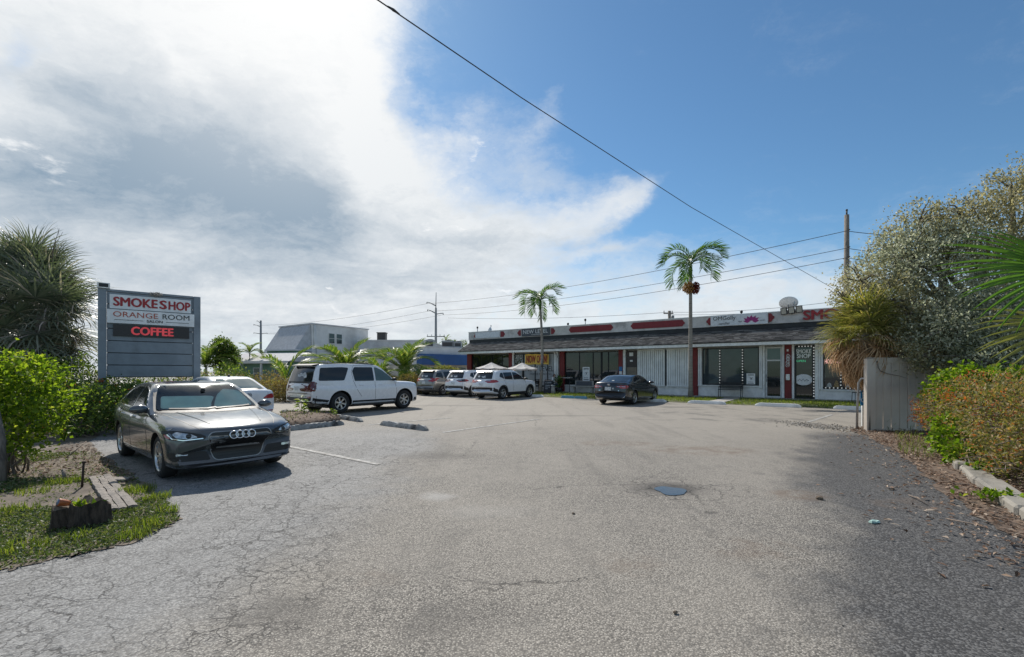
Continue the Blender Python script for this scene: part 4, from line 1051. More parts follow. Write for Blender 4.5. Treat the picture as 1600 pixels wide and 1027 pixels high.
# glass
part(audi, 'window_trim', M['chrome'], ab, 'y', [rounded([(.66, .965), (.40, 1.115), (.05, 1.29), (-.25, 1.355), (-.75, 1.355), (-1.2, 1.27), (-1.55, 1.10), (-1.62, 1.005), (-1.0, .985), (0, .97)], .05)], .004, .07, .008, True)
part(audi, 'window', M['cardark'], ab, 'y', [rounded([(.60, .985), (.38, 1.11), (.04, 1.275), (-.22, 1.335), (-.36, 1.338), (-.36, .995)], .03), rounded([(-.44, .995), (-.44, 1.338), (-.75, 1.335), (-1.16, 1.255), (-1.30, 1.19), (-1.30, 1.01)], .03), rounded([(-1.345, 1.01), (-1.345, 1.165), (-1.50, 1.09), (-1.575, 1.02)], .02)], .009, .07, .01, True)
M['shade'] = mat('silver_green_sunshade', (.70, .90, .80), .5, .0, .1, 4, bump=.3, bscale=5)
ws = [(-.765, .975), (.765, .975), (.67, 1.20), (.585, 1.362), (-.585, 1.362), (-.67, 1.20)]
part(audi, 'windscreen_surround', M['black'], ab, '+x', [rounded([(-.81, .945), (.81, .945), (.715, 1.20), (.622, 1.388), (-.622, 1.388), (-.715, 1.20)], .05)], .003, .07, .006)
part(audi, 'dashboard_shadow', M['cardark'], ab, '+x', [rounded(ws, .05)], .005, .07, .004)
part(audi, 'sunshade', M['shade'], ab, '+x', [rounded([(-.70, .995), (-.02, .990), (.02, 1.06), (.13, 1.16), (.05, 1.175), (-.62, 1.185)], .04), rounded([(.02, .990), (.70, .995), (.62, 1.25), (.35, 1.285), (.18, 1.18), (.07, 1.06)], .05)], .009, .06, .004)
m_, T, b = new_mat('windscreen_glass'); b.inputs['Base Color'].default_value = (.85, .95, .92, 1); b.inputs['Roughness'].default_value = .02
tp = T.new('ShaderNodeBsdfTransparent'); tp.inputs[0].default_value = (.86, .93, .91, 1); gl = T.new('ShaderNodeBsdfGlossy'); gl.inputs['Roughness'].default_value = .03
fz = T.new('ShaderNodeFresnel'); fz.inputs[0].default_value = 1.5; mx = T.new('ShaderNodeMixShader'); T.l.new(fz.outputs[0], mx.inputs[0]); T.l.new(tp.outputs[0], mx.inputs[1]); T.l.new(gl.outputs[0], mx.inputs[2])
T.l.new(mx.outputs[0], next(n for n in T.n if n.type == 'OUTPUT_MATERIAL').inputs[0]); M['clearglass'] = m_
part(audi, 'windscreen', M['clearglass'], ab, '+x', [rounded(ws, .05)], .017, .07, 0)
mb = MB(); mb.box(.10, .16, -.03, .03, 1.20, 1.31, bev=.01); o = mb.build('mirror_mount', M['black'], audi); o.location = (.24, 0, -.0)
part(audi, 'rear_window', M['cardark'], ab, '-x', [rounded([(-.60, 1.06), (.60, 1.06), (.50, 1.33), (-.50, 1.33)], .05)], .006, .08)
part(audi, 'sunroof', M['cardark'], ab, 'z', [rounded([(-.12, -.44), (-.12, .44), (-.62, .45), (-.62, -.45)], .05)], .005, .08)
# front end
M['grille'] = mat('black_grille', (.012, .012, .013), .35)
gr_ = rounded([(-.395, .715), (.395, .715), (.445, .65), (.335, .31), (.285, .275), (-.285, .275), (-.335, .31), (-.445, .65)], .04)
part(audi, 'grille_surround', M['steel'], ab, '+x', [[(a*1.014, .495+(b_-.495)*1.02) for a, b_ in gr_]], .006, .07, .012)
g_o = part(audi, 'grille', M['grille'], ab, '+x', [[(a*.985, .495+(b_-.495)*.975) for a, b_ in gr_]], .009, .07, .01)[0]
mb = MB()
for k in range(9):
    z = .33+k*.042; y = .27+.13*min(1, (z-.28)/.36)
    if abs(z-.66) > .2 or True: decal(mb, [(-y, z-.004), (y, z-.004), (y, z+.004), (-y, z+.004)], ab, '+x', .016, .12, .008)
stuff(mb.build('grille_bars', M['black'], g_o))
mb = MB()
def front_point(y, z):
    h, nn, _, _ = ab.ray_cast(Vector((6, y, z)), Vector((-1, 0, 0))); return h, nn
hh, nn = front_point(0, .655)
for k in range(4):
    y = (-1.5+k)*.082; h2, n2 = front_point(y, .655); prof_ = [(.055+.0085*math.cos(t), .0085*math.sin(t)) for t in np.linspace(0, 2*math.pi, 9)]
    mb.lathe(prof_, 24, M=Matrix.Translation(h2+n2*.026) @ n2.to_track_quat('Z', 'Y').to_matrix().to_4x4())
mb.build('ring_emblem', M['chrome'], g_o)
hl = rounded([(.455, .655), (.52, .695), (.64, .725), (.80, .752), (.885, .745), (.895, .685), (.86, .625), (.68, .598), (.50, .61)], .02)
for o in part(audi, 'headlight', M['black'], ab, '+x', [hl], .006, .05, .01, True): pass
for sg in (1, -1):
    q = lambda P: [(sg*a, b_) for a, b_ in P]
    hlo = [c for c in audi.children if c.name.startswith('headlight')][0 if sg == 1 else 1]
    part(hlo, 'lens', M['clear_lens'], ab, '+x', [q(rounded([(.56, .655), (.63, .70), (.79, .735), (.83, .70), (.79, .65), (.66, .635)], .02))], .012, .04, .008)
    part(hlo, 'light_guide', M['chrome'], ab, '+x', [q(band([(.50, .635), (.60, .628), (.72, .618), (.83, .640), (.865, .70)], .014))], .014, .04, .008)
    part(hlo, 'side_marker', M['amber'], ab, '+x', [q(rounded([(.84, .66), (.885, .70), (.885, .655), (.86, .635)], .01))], .013, .03, .008)
    mb = MB(); h2, n2 = front_point(sg*.66, .672); mb.lathe([(0, .012), (.03, .008), (.036, 0), (.036, -.01)], 16, M=Matrix.Translation(h2+n2*.018) @ n2.to_track_quat('Z', 'Y').to_matrix().to_4x4()); mb.build('projector', M['cardark'], hlo)
ik = part(audi, 'bumper_intake', M['black'], ab, '+x', [rounded([(.43, .43), (.86, .445), (.875, .40), (.84, .315), (.37, .295)], .03)], .005, .06, .008, True)
part(audi, 'intake_trim', M['frame_dark'], ab, '+x', [band([(.45, .345), (.65, .348), (.85, .365)], .012)], .012, .06, .008, True)
part(audi, 'fog_lamp', M['clear_lens'], ab, '+x', [rounded([(.66, .385), (.80, .395), (.80, .43), (.66, .425)], .015)], .012, .04, .008, True)
part(audi, 'lower_lip', M['black'], ab, '+x', [rounded([(-.80, .235), (-.42, .215), (.42, .215), (.80, .235), (.80, .262), (.4, .25), (-.4, .25), (-.80, .262)], .01)], .010, .06, .012)
# shut lines, sills, handles
part(audi, 'shut_line', M['black'], ab, 'z', [band([(2.16, .50), (1.9, .60), (1.4, .70), (.98, .75), (.86, .76)], .012), ], .002, .06, .003, True)
part(audi, 'shut_line', M['black'], ab, 'y', [band([(.78, .33), (.82, .60), (.70, .92)], .012), band([(-.40, .28), (-.40, .93)], .012), band([(-1.02, .35), (-1.13, .6), (-1.40, .92)], .012), band([(.78, .29), (-1.0, .29)], .012)], .002, .06, .003, True)
part(audi, 'door_crease', M['grey_paint'], ab, 'y', [band([(1.9, .775), (.8, .80), (-.5, .82), (-1.9, .84)], .022)], .006, .08, .008, True)
for sg in (1, -1):
    for xx in (-.22, -1.12):
        mb = MB(); handle(mb, ab, xx, .845, sg); mb.build('door_handle', M['chrome'], audi)
part(audi, 'side_sill', M['black'], ab, 'y', [band([(1.02, .215), (-1.0, .215)], .04)], .004, .1, .006, True)
part(audi, 'wiper', M['black'], ab, '+x', [band([(-.60, .985), (-.1, .972), (.05, .985)], .016), band([(.02, .972), (.5, .985), (.62, .992)], .016)], .026, .05, .01)
part(audi, 'tail_light', M['red_lens'], ab, '-x', [rounded([(.40, .80), (.80, .78), (.78, .90), (.45, .91)], .03)], .006, .06, .008, True)
mirrors(A, audi, .62, .86, .96, M['grey_paint'])
part(audi, 'hood_ridge', M['grey_paint'], ab, 'z', [band([(2.0, .36), (1.4, .48), (.95, .56)], .02)], .007, .08, .009, True)

# ================================================================= white sedan behind it (seen from its tail)
M['white_paint'] = paint('white_car_paint', (.76, .77, .78), .22, dusty=.1); M['white_pearl'] = paint('pearl_white_paint', (.78, .79, .81), .22, dusty=.1)
Vv = dict(paint=M['white_paint'], wb=2.65, r=.315, ww=.205, hwmax=.89, H=1.455, belt=.93, gr=.72,
  top=[(2.2, .62), (2.15, .72), (1.8, .84), (1.0, .93), (.7, .95), (0, .94), (-1.0, .95), (-1.6, 1.02), (-2.1, 1.04), (-2.32, 1.03), (-2.40, .99), (-2.44, .80), (-2.45, .6)],
  bot=[(2.2, .3), (2.0, .2), (1, .19), (-1, .19), (-1.9, .22), (-2.35, .28), (-2.45, .36)],
  hw=[(2.2, .78), (1.9, .87), (.5, .89), (-1.4, .885), (-2.1, .865), (-2.35, .83), (-2.45, .80)],
  roof=[(1.0, .93), (.5, 1.18), (.1, 1.36), (-.2, 1.43), (-.5, 1.455), (-.95, 1.44), (-1.3, 1.37), (-1.65, 1.22), (-1.95, 1.09), (-2.05, 1.03)],
  nose=.3, nose_from=1.2, tail=.17, tail_from=-1.6, ws_mid=-.1, ws_bow=.2, rw_mid=-1.0, rw_bow=.16)
Vv['wheel'] = wheel_meshes(.315, .205, .215, 5, True)
vh = R(142.9); vhv = Vector((math.cos(vh), math.sin(vh), 0))
vw, vb, vhw = base_car(Vv, 'parked_sedan', 'white sedan seen from its tail, half hidden behind the grey sedan', Vector((-7.98, 14.2, 0))+vhv*2.45, vh)
part(vw, 'rear_window_surround', M['black'], vb, '-x', [rounded([(-.70, 1.05), (.70, 1.05), (.56, 1.385), (-.56, 1.385)], .06)], .003, .07)
part(vw, 'rear_window', M['carmid'], vb, '-x', [rounded([(-.66, 1.07), (.66, 1.07), (.53, 1.365), (-.53, 1.365)], .06)], .008, .07)
part(vw, 'window', M['cardark'], vb, 'y', [rounded([(.58, .99), (.3, 1.16), (0, 1.30), (-.35, 1.355), (-.35, .99)], .03), rounded([(-.43, .99), (-.43, 1.355), (-.9, 1.33), (-1.3, 1.2), (-1.5, 1.04)], .04)], .006, .08, .008, True)
part(vw, 'windscreen', M['cardark'], vb, '+x', [rounded([(-.66, 1.0), (.66, 1.0), (.52, 1.36), (-.52, 1.36)], .05)], .006, .1)
part(vw, 'tail_light', M['red_lens'], vb, '-x', [rounded([(.42, .775), (.56, .885), (.72, .915), (.86, .90), (.86, .79), (.70, .765)], .03)], .01, .05, .012, True)
part(vw, 'shut_line', M['black'], vb, '-x', [band([(-.60, 1.0), (-.58, .75), (-.50, .60), (.50, .60), (.58, .75), (.60, 1.0)], .010)], .002, .06, .003)
part(vw, 'bumper_reflector', M['red_lens'], vb, '-x', [band([(.52, .38), (.80, .395)], .03)], .006, .06, .008, True)
part(vw, 'lower_bumper', M['black'], vb, '-x', [rounded([(-.72, .30), (.72, .30), (.70, .36), (-.70, .36)], .02)], .006, .08, .008)
h2, _, _, _ = vb.ray_cast(Vector((-6, 0, .885)), Vector((1, 0, 0)))
mb = MB(); Q = Matrix.Translation(h2+Vector((-.014, 0, 0))) @ Matrix.Rotation(R(-90), 4, 'Y')
mb.lathe([(.062, 0), (.074, 0), (.074, .012), (.062, .012)], 24, M=Q)
for a, c in (((-.045, .035), (-.012, -.05)), ((-.012, -.05), (0, -.005)), ((0, -.005), (.012, -.05)), ((.012, -.05), (.045, .035)), ((-.02, .05), (0, .005)), ((0, .005), (.02, .05))):
    mb.tube([h2+Vector((-.02, a[0], a[1])), h2+Vector((-.02, c[0], c[1]))], .008, 5)
mb.build('round_emblem', M['steel'], vw)
mb = MB(); mb.prism([(-.09, 0), (.07, 0), (-.06, .07), (-.09, .065)], -.018, .018, M=Matrix.Translation((-.95, 0, 1.44)) @ Matrix.Rotation(R(90), 4, 'X')); mb.build('roof_aerial', M['black'], vw)
plate(vw, vb, .70); mirrors(Vv, vw, .62, .84, .97, M['white_paint'])

# ================================================================= SUVs
def suv(S, name, label, rear_contact, heading, kind, group=None):
    """rear_contact: where the rear right tyre's outer edge meets the ground"""
    hv = Vector((math.cos(heading), math.sin(heading), 0)); lv = Vector((-hv.y, hv.x, 0))
    hwv = curve(S['hw'])
    return base_car(S, name, label, Vector(rear_contact)+hv*S['wb']/2+lv*(hwv(-S['wb']/2)-.03), heading, 'car', group)
T_ = dict(paint=M['white_pearl'], wb=3.07, r=.405, ww=.275, hwmax=1.025, H=1.915, belt=1.16, gr=.80, gap=.075, gbf=.965,
  top=[(2.50, .80), (2.49, .95), (2.44, 1.06), (2.3, 1.12), (1.9, 1.17), (1.4, 1.19), (1.1, 1.20), (.5, 1.17), (-1.5, 1.17), (-2.5, 1.17), (-2.70, 1.14), (-2.74, 1.0), (-2.75, .8)],
  bot=[(2.50, .40), (2.45, .30), (2.2, .27), (1, .30), (-1.2, .30), (-2.1, .36), (-2.6, .42), (-2.75, .50)],
  hw=[(2.5, .90), (2.42, .955), (2.2, .995), (1.5, 1.02), (0, 1.025), (-1.7, 1.02), (-2.4, 1.0), (-2.65, .97), (-2.75, .93)],
  roof=[(1.40, 1.13), (1.2, 1.24), (.85, 1.50), (.45, 1.78), (.2, 1.865), (-.3, 1.905), (-1.2, 1.915), (-2.0, 1.89), (-2.35, 1.865), (-2.50, 1.70), (-2.62, 1.36), (-2.69, 1.14)],
  nose=.26, nose_from=1.6, tail=.12, tail_from=-2.1, ws_mid=.2, ws_bow=.16, rw_mid=-2.0, rw_bow=.10)
T_['wheel'] = wheel_meshes(.405, .275, .245, 6, True)
NH = math.atan2(.797, .603)
M['dark_red_lens'] = mat('dark_red_lamp_lens', (.10, .012, .014), .12, coat=1, scale=30, var=.4)
tah, tb, thw = suv(T_, 'parked_suv', 'large white three-row SUV with rear spoiler, longest vehicle of the lot', (-6.50, 17.75, 0), NH, 'suv')
part(tah, 'window', M['cardark'], tb, 'y', [rounded([(-2.42, 1.26), (-2.30, 1.74), (-1.42, 1.77), (-1.12, 1.75), (-1.38, 1.26)], .06), rounded([(-.92, 1.23), (-.98, 1.62), (-.86, 1.775), (-.02, 1.775), (-.02, 1.23)], .04)], .006, .1, .01, True)
part(tah, 'window', M['carmid'], tb, 'y', [rounded([(.06, 1.23), (.06, 1.775), (.16, 1.77), (.42, 1.66), (.80, 1.40), (.90, 1.23)], .04)], .006, .1, .01, True)
part(tah, 'windscreen', M['cardark'], tb, '+x', [rounded([(-.80, 1.25), (.80, 1.25), (.70, 1.80), (-.70, 1.80)], .06)], .006, .1)
part(tah, 'rear_window', M['cardark'], tb, '-x', [rounded([(-.82, 1.235), (.82, 1.235), (.74, 1.77), (-.74, 1.77)], .06)], .006, .09)
M['decal_white'] = mat('white_sticker', (.45, .47, .48), .6, var=.5, scale=15)
part(tah, 'window_sticker', M['decal_white'], tb, '-x', [rounded([(-.45, 1.38), (-.30, 1.36), (-.2, 1.44), (0, 1.40), (.18, 1.42), (.22, 1.52), (.10, 1.48), (0, 1.55), (-.18, 1.53), (-.28, 1.58), (-.40, 1.50)], .03)], .010, .06, .004)
mb = MB(); mb.prism([(-2.25, 1.895), (-2.50, 1.855), (-2.56, 1.815), (-2.30, 1.80)], -.72, .72, M=Matrix(((1,0,0,0),(0,0,1,0),(0,1,0,0),(0,0,0,1)))); mb.build('rear_spoiler', M['black'], tah)
part(tah, 'tailgate_trim', M['black'], tb, '-x', [rounded([(-.90, 1.17), (.90, 1.17), (.86, 1.235), (-.86, 1.235)], .02)], .008, .08, .01)
part(tah, 'tail_light', M['dark_red_lens'], tb, '-x', [rounded([(.74, .86), (.93, .86), (.95, 1.22), (.80, 1.22), (.70, 1.10)], .05)], .012, .06, .016, True)
part(tah, 'tail_light_side', M['dark_red_lens'], tb, 'y', [rounded([(-2.74, .86), (-2.56, .88), (-2.50, 1.10), (-2.55, 1.24), (-2.74, 1.22)], .04)], .010, .06, .014, True)
part(tah, 'lower_bumper', M['black'], tb, '-x', [rounded([(-.93, .44), (.93, .44), (.96, .64), (-.96, .64)], .03)], .008, .08, .012)
part(tah, 'chrome_strip', M['steel'], tb, '-x', [band([(-.68, .80), (.68, .80)], .035)], .010, .08, .01)
part(tah, 'bumper_reflector', M['red_lens'], tb, '-x', [band([(.62, .665), (.85, .67)], .04)], .010, .08, .01, True)
plate(tah, tb, .98); 
h2, _, _, _ = tb.ray_cast(Vector((-6, 0, 1.20)), Vector((1, 0, 0)))
part(tah, 'lower_cladding', M['black'], tb, 'y', [band([(1.05, .375), (-1.02, .375)], .20), [(-2.72, .44), (-2.0, .36), (-2.02, .54), (-2.72, .65)], [(2.05, .35), (2.45, .36), (2.45, .50), (2.08, .48)]], .006, .1, .01, True)
mb = MB()
for sg in (1, -1): mb.box(-1.0, 1.0, sg*.95-.09, sg*.95+.09, .285, .33)
mb.build('running_board', M['black'], tah)
part(tah, 'shut_line', M['black'], tb, 'y', [band([(1.08, .46), (1.10, .8), (1.02, 1.18)], .012), band([(.02, .46), (.02, 1.20)], .012), band([(-.62, .62), (-.84, .9), (-.95, 1.2)], .012), band([(-.98, 1.2), (-1.02, 1.6), (-.90, 1.83), (.2, 1.83)], .012)], .002, .08, .003, True)
part(tah, 'shut_line', M['black'], tb, '-x', [band([(-.86, 1.2), (-.86, .68), (.86, .68), (.86, 1.2)], .012)], .002, .08, .003)
for sg in (1, -1):
    for xx in (-.62, .28): mb = MB(); handle(mb, tb, xx, 1.07, sg, .2); mb.build('door_handle', M['white_pearl'], tah)
    mb = MB(); mb.tube([(.1, sg*.74, 1.90), (-1.0, sg*.76, 1.94), (-2.1, sg*.74, 1.90)], .018, 6); mb.build('roof_rail', M['black'], tah)
part(tah, 'headlight', M['clear_lens'], tb, 'y', [rounded([(2.10, .98), (2.40, .93), (2.40, 1.02), (2.2, 1.09)], .02)], .008, .06, .01, True)
part(tah, 'headlight_bezel', M['black'], tb, 'y', [rounded([(2.36, .78), (2.46, .78), (2.44, 1.05), (2.30, 1.07)], .03)], .012, .05, .01, True)
part(tah, 'grille', M['black'], tb, '+x', [rounded([(-.75, .75), (.75, .75), (.80, 1.02), (-.80, 1.02)], .05)], .008, .1)
mirrors(T_, tah, .92, .98, 1.24, M['black'])
mb = MB(); mb.tube([(-1.9, -.55, .36), (-2.4, -.62, .34)], .035, 8); mb.build('exhaust_pipe', M['steel'], tah)

def crossover(label, contact, paint_m, H=1.68, kind='a', clad=True, spokes=5, lens_dark=False, group=None):
    S = dict(paint=paint_m, wb=2.69, r=.35, ww=.225, hwmax=.925, H=H, belt=1.06, gr=.78, gap=.055, gbf=.955,
      top=[(2.28, .70), (2.27, .84), (2.20, .94), (1.9, 1.02), (1.4, 1.07), (1.0, 1.10), (.4, 1.06), (-.8, 1.08), (-1.8, 1.10), (-2.12, 1.09), (-2.24, 1.02), (-2.30, .85), (-2.31, .7)],
      bot=[(2.28, .32), (2.2, .24), (1.8, .22), (.8, .22), (-.9, .22), (-1.8, .28), (-2.2, .36), (-2.31, .44)],
      hw=[(2.28, .80), (2.2, .85), (1.9, .90), (1.4, .922), (0, .915), (-1.3, .925), (-1.9, .91), (-2.2, .87), (-2.31, .82)],
      roof=[(1.18, 1.03), (.9, 1.19), (.55, 1.42), (.22, H-.09), (0, H-.03), (-.4, H), (-1.1, H-.005), (-1.6, H-.05), (-1.85, H-.11), (-2.0, H-.28), (-2.12, 1.22), (-2.18, 1.06)],
      nose=.28, nose_from=1.3, tail=.16, tail_from=-1.6, ws_mid=0, ws_bow=.17, rw_mid=-1.6, rw_bow=.12)
    S['wheel'] = wheel_meshes(.35, .225, .235, spokes, True)
    c, bv, hwv = suv(S, 'parked_suv', label, contact, NH, 'suv', group)
    part(c, 'window', M['cardark'], bv, 'y', [rounded([(-2.0, 1.24), (-1.80, H-.20), (-1.40, H-.17), (-1.30, 1.15)], .05) if kind == 'b' else rounded([(-1.62, 1.30), (-1.48, H-.18), (-1.26, H-.155), (-1.22, 1.16)], .04), rounded([(-1.18, 1.15), (-1.22, H-.155), (-.40, H-.135), (-.40, 1.12)], .03), rounded([(-.33, 1.12), (-.33, H-.135), (.0, H-.15), (.28, H-.27), (.62, 1.27), (.72, 1.12)], .04)], .006, .09, .01, True)
    part(c, 'windscreen', M['cardark'], bv, '+x', [rounded([(-.70, 1.13), (.70, 1.13), (.58, H-.12), (-.58, H-.12)], .05)], .006, .1)
    part(c, 'rear_window', M['cardark'], bv, '-x', [rounded([(-.66, 1.17), (.66, 1.17), (.58, H-.17), (-.58, H-.17)], .05)], .006, .09)
    part(c, 'window_sticker', M['decal_white'], bv, '-x', [rounded([(-.20, 1.24), (-.05, 1.22), (.1, 1.26), (.14, 1.33), (-.02, 1.32), (-.16, 1.36)], .03), rounded([(.22, 1.24), (.40, 1.26), (.38, 1.36), (.25, 1.35)], .03)], .010, .06, .004)
    mb = MB(); mb.prism([(-1.72, H-.02), (-1.98, H-.075), (-2.02, H-.10), (-1.80, H-.11)], -.56, .56, M=Matrix(((1,0,0,0),(0,0,1,0),(0,1,0,0),(0,0,0,1)))); mb.build('rear_spoiler', paint_m, c)
    if kind == 'b':
        tl = rounded([(.56, .96), (.76, .90), (.86, .95), (.86, 1.17), (.68, 1.14)], .04); ts = rounded([(-2.26, .93), (-1.92, .98), (-1.86, 1.16), (-2.22, 1.17)], .05)
    else:
        tl = rounded([(.30, 1.03), (.36, 1.09), (.85, 1.12), (.86, .96), (.60, .99)], .03); ts = rounded([(-2.26, .94), (-1.74, 1.00), (-1.90, 1.10), (-2.22, 1.12)], .04)
    lens = M['cardark'] if lens_dark else M['red_lens']
    for o in part(c, 'tail_light', lens, bv, '-x', [tl], .010, .05, .014, True): 
        pass
    part(c, 'tail_light_side', M['red_lens'], bv, 'y', [ts], .010, .05, .014, True)
    part(c, 'tail_light_bar', M['clear_lens'], bv, '-x', [band([(.38, 1.045), (.62, 1.055)], .035)], .016, .05, .008, True)
    plate(c, bv, .86, 0)
    if clad:
        part(c, 'lower_bumper', M['black'], bv, '-x', [rounded([(-.84, .50), (.84, .50), (.88, .68), (-.88, .68)], .04)], .010, .08, .014)
        part(c, 'skid_plate', M['alloy'], bv, '-x', [rounded([(-.55, .42), (.55, .42), (.62, .56), (-.62, .56)], .03)], .016, .08, .014)
        part(c, 'wheel_arch_trim', M['black'], bv, 'y', [arc_band(S['wb']/2, S['r'], .41, .475), arc_band(-S['wb']/2, S['r'], .41, .475)], .010, .06, .014, True)
        part(c, 'lower_cladding', M['black'], bv, 'y', [band([(.93, .32), (-.93, .32)], .16), [(-2.22, .46), (-1.80, .40), (-1.84, .58), (-2.22, .66)]], .008, .1, .012, True)
    else:
        part(c, 'lower_bumper', M['black'], bv, '-x', [rounded([(-.82, .42), (.82, .42), (.84, .54), (-.84, .54)], .03)], .010, .08, .014)
        part(c, 'tailgate_strip', M['steel'], bv, '-x', [band([(-.5, 1.03), (.5, 1.03)], .04)], .010, .08, .01)
    part(c, 'shut_line', M['black'], bv, 'y', [band([(.90, .42), (.92, .8), (.80, 1.08)], .012), band([(-.365, .42), (-.365, 1.08)], .012), band([(-.92, .55), (-1.10, .85), (-1.20, 1.1)], .012)], .002, .08, .003, True)
    part(c, 'shut_line', M['black'], bv, '-x', [band([(-.76, 1.15), (-.74, .72), (.74, .72), (.76, 1.15)], .012)], .002, .08, .003)
    for sg in (1, -1):
        for xx in (-.22, -1.05): mb = MB(); handle(mb, bv, xx, .96, sg); mb.build('door_handle', paint_m, c)
        mb = MB(); mb.tube([(-.1, sg*.60, H+.005), (-.7, sg*.62, H+.04), (-1.5, sg*.60, H-.01)], .016, 6); mb.build('roof_rail', M['black'], c)
    part(c, 'headlight', M['clear_lens'], bv, 'y', [rounded([(1.86, .86), (2.2, .80), (2.18, .90), (1.95, .95)], .02)], .008, .06, .01, True)
    part(c, 'grille', M['black'], bv, '+x', [rounded([(-.55, .62), (.55, .62), (.60, .85), (-.60, .85)], .04)], .008, .1)
    h2, _, _, _ = bv.ray_cast(Vector((-6, 0, 1.08)), Vector((1, 0, 0)))
    mb = MB(); mb.lathe([(.045, 0), (.06, 0), (.06, .01), (.045, .01)], 18, M=Matrix.Translation(h2+Vector((-.012, 0, 0))) @ Matrix.Rotation(R(-90), 4, 'Y') @ Matrix.Diagonal((.7, 1, 1, 1))); mb.build('round_emblem', M['chrome'], c)
    mb = MB(); mb.prism([(-.08, 0), (.08, 0), (-.05, .06), (-.08, .06)], -.018, .018, M=Matrix.Translation((-1.45, 0, H-.01)) @ Matrix.Rotation(R(90), 4, 'X')); mb.build('roof_aerial', M['black'], c)
    mirrors(S, c, .74, .88, 1.12, M['black'] if clad else paint_m)
    return c
M['silver_paint'] = paint('silver_beige_paint', (.30, .285, .26), .3, .7)
sg_ = 'SUVs parked in a row in front of the cafe'
crossover('white SUV with black wheel arches under the right patio umbrella, rightmost of three', (-.50, 27.0, 0), M['white_paint'], 1.69, group=sg_)
crossover('white SUV with black wheel arches, squeezed between the silver SUV and its white twin', (-2.42, 29.5, 0), M['white_pearl'], 1.69, lens_dark=True, spokes=6, group=sg_)
crossover('silver beige SUV beside the dark clipped bush, leftmost of three in the row', (-4.55, 31.0, 0), M['silver_paint'], 1.72, 'b', False, group=sg_)

# ================================================================= black sedan by the shops
M['black_paint'] = paint('black_car_paint', (.010, .010, .013), .18)
Cm = dict(paint=M['black_paint'], wb=2.825, r=.335, ww=.225, hwmax=.918, H=1.445, belt=.97, gr=.71, gap=.045,
  top=[(2.38, .60), (2.36, .70), (2.25, .78), (1.9, .86), (1.3, .93), (.9, .96), (.3, .96), (-.8, .98), (-1.5, 1.04), (-2.0, 1.08), (-2.3, 1.09), (-2.40, 1.06), (-2.47, .90), (-2.50, .66)],
  bot=[(2.38, .28), (2.2, .19), (1, .18), (-1, .18), (-1.9, .21), (-2.35, .28), (-2.5, .36)],
  hw=[(2.38, .80), (2.2, .86), (1.5, .91), (0, .918), (-1.4, .915), (-2.1, .885), (-2.38, .84), (-2.5, .79)],
  roof=[(1.1, .94), (.7, 1.12), (.2, 1.345), (-.05, 1.41), (-.5, 1.445), (-.9, 1.43), (-1.3, 1.36), (-1.7, 1.21), (-2.0, 1.11), (-2.1, 1.06)],
  nose=.3, nose_from=1.3, tail=.24, tail_from=-1.6, ws_mid=-.1, ws_bow=.2, rw_mid=-1.1, rw_bow=.18)
Cm['wheel'] = wheel_meshes(.335, .225, .235, 5, True)
cam_, cb, chw = suv(Cm, 'parked_sedan', 'glossy black sedan parked nose-in before the white accordion shutters', (5.95, 22.6, 0), NH+R(1), 'sedan')
part(cam_, 'window', M['cardark'], cb, 'y', [rounded([(.58, 1.02), (.35, 1.16), (.04, 1.31), (-.2, 1.365), (-.36, 1.37), (-.36, 1.03)], .03), rounded([(-.43, 1.03), (-.43, 1.37), (-.8, 1.355), (-1.18, 1.27), (-1.42, 1.10), (-1.30, 1.04)], .03)], .006, .08, .009, True)
part(cam_, 'window_trim', M['chrome'], cb, 'y', [band([(.62, 1.0), (0, 1.0), (-.8, 1.015), (-1.42, 1.06)], .014)], .008, .08, .008, True)
part(cam_, 'windscreen', M['cardark'], cb, '+x', [rounded([(-.68, 1.02), (.68, 1.02), (.53, 1.36), (-.53, 1.36)], .05)], .006, .1)
part(cam_, 'rear_window', M['cardark'], cb, '-x', [rounded([(-.66, 1.115), (.66, 1.115), (.54, 1.37), (-.54, 1.37)], .05)], .006, .07)
part(cam_, 'window_sticker', M['decal_white'], cb, '-x', [rounded([(-.03, 1.14), (.09, 1.14), (.09, 1.165), (-.03, 1.165)], .008)], .010, .06, .004)
part(cam_, 'tail_light', M['red_lens'], cb, '-x', [rounded([(.36, .90), (.80, .91), (.86, .86), (.84, .80), (.62, .79), (.52, .85), (.36, .86)], .02)], .010, .05, .012, True)
part(cam_, 'reverse_lamp', M['clear_lens'], cb, '-x', [band([(.42, .885), (.56, .888)], .022), band([(.60, .885), (.78, .875)], .02)], .016, .05, .008, True)
part(cam_, 'tail_light_side', M['red_lens'], cb, 'y', [rounded([(-2.42, .80), (-2.12, .88), (-2.20, .94), (-2.42, .93)], .03)], .010, .05, .012, True)
part(cam_, 'lower_bumper', M['black'], cb, '-x', [rounded([(-.70, .33), (.70, .33), (.74, .42), (-.74, .42)], .03)], .008, .08, .01)
part(cam_, 'shut_line', M['chrome'], cb, '-x', [band([(.80, .50), (.72, .38), (.60, .34)], .012)], .006, .06, .006, True)
plate(cam_, cb, .78, .04)
h2, _, _, _ = cb.ray_cast(Vector((-6, 0, .97)), Vector((1, 0, 0)))
mb = MB(); mb.lathe([(.05, 0), (.068, 0), (.068, .012), (.05, .012)], 20, M=Matrix.Translation(h2+Vector((-.014, 0, 0))) @ Matrix.Rotation(R(-90), 4, 'Y') @ Matrix.Diagonal((.7, 1, 1, 1))); mb.build('round_emblem', M['chrome'], cam_)
part(cam_, 'sticker', M['decal_white'], cb, '-x', [circle(-.22, .79, .04, 12), ], .008, .05, .004)
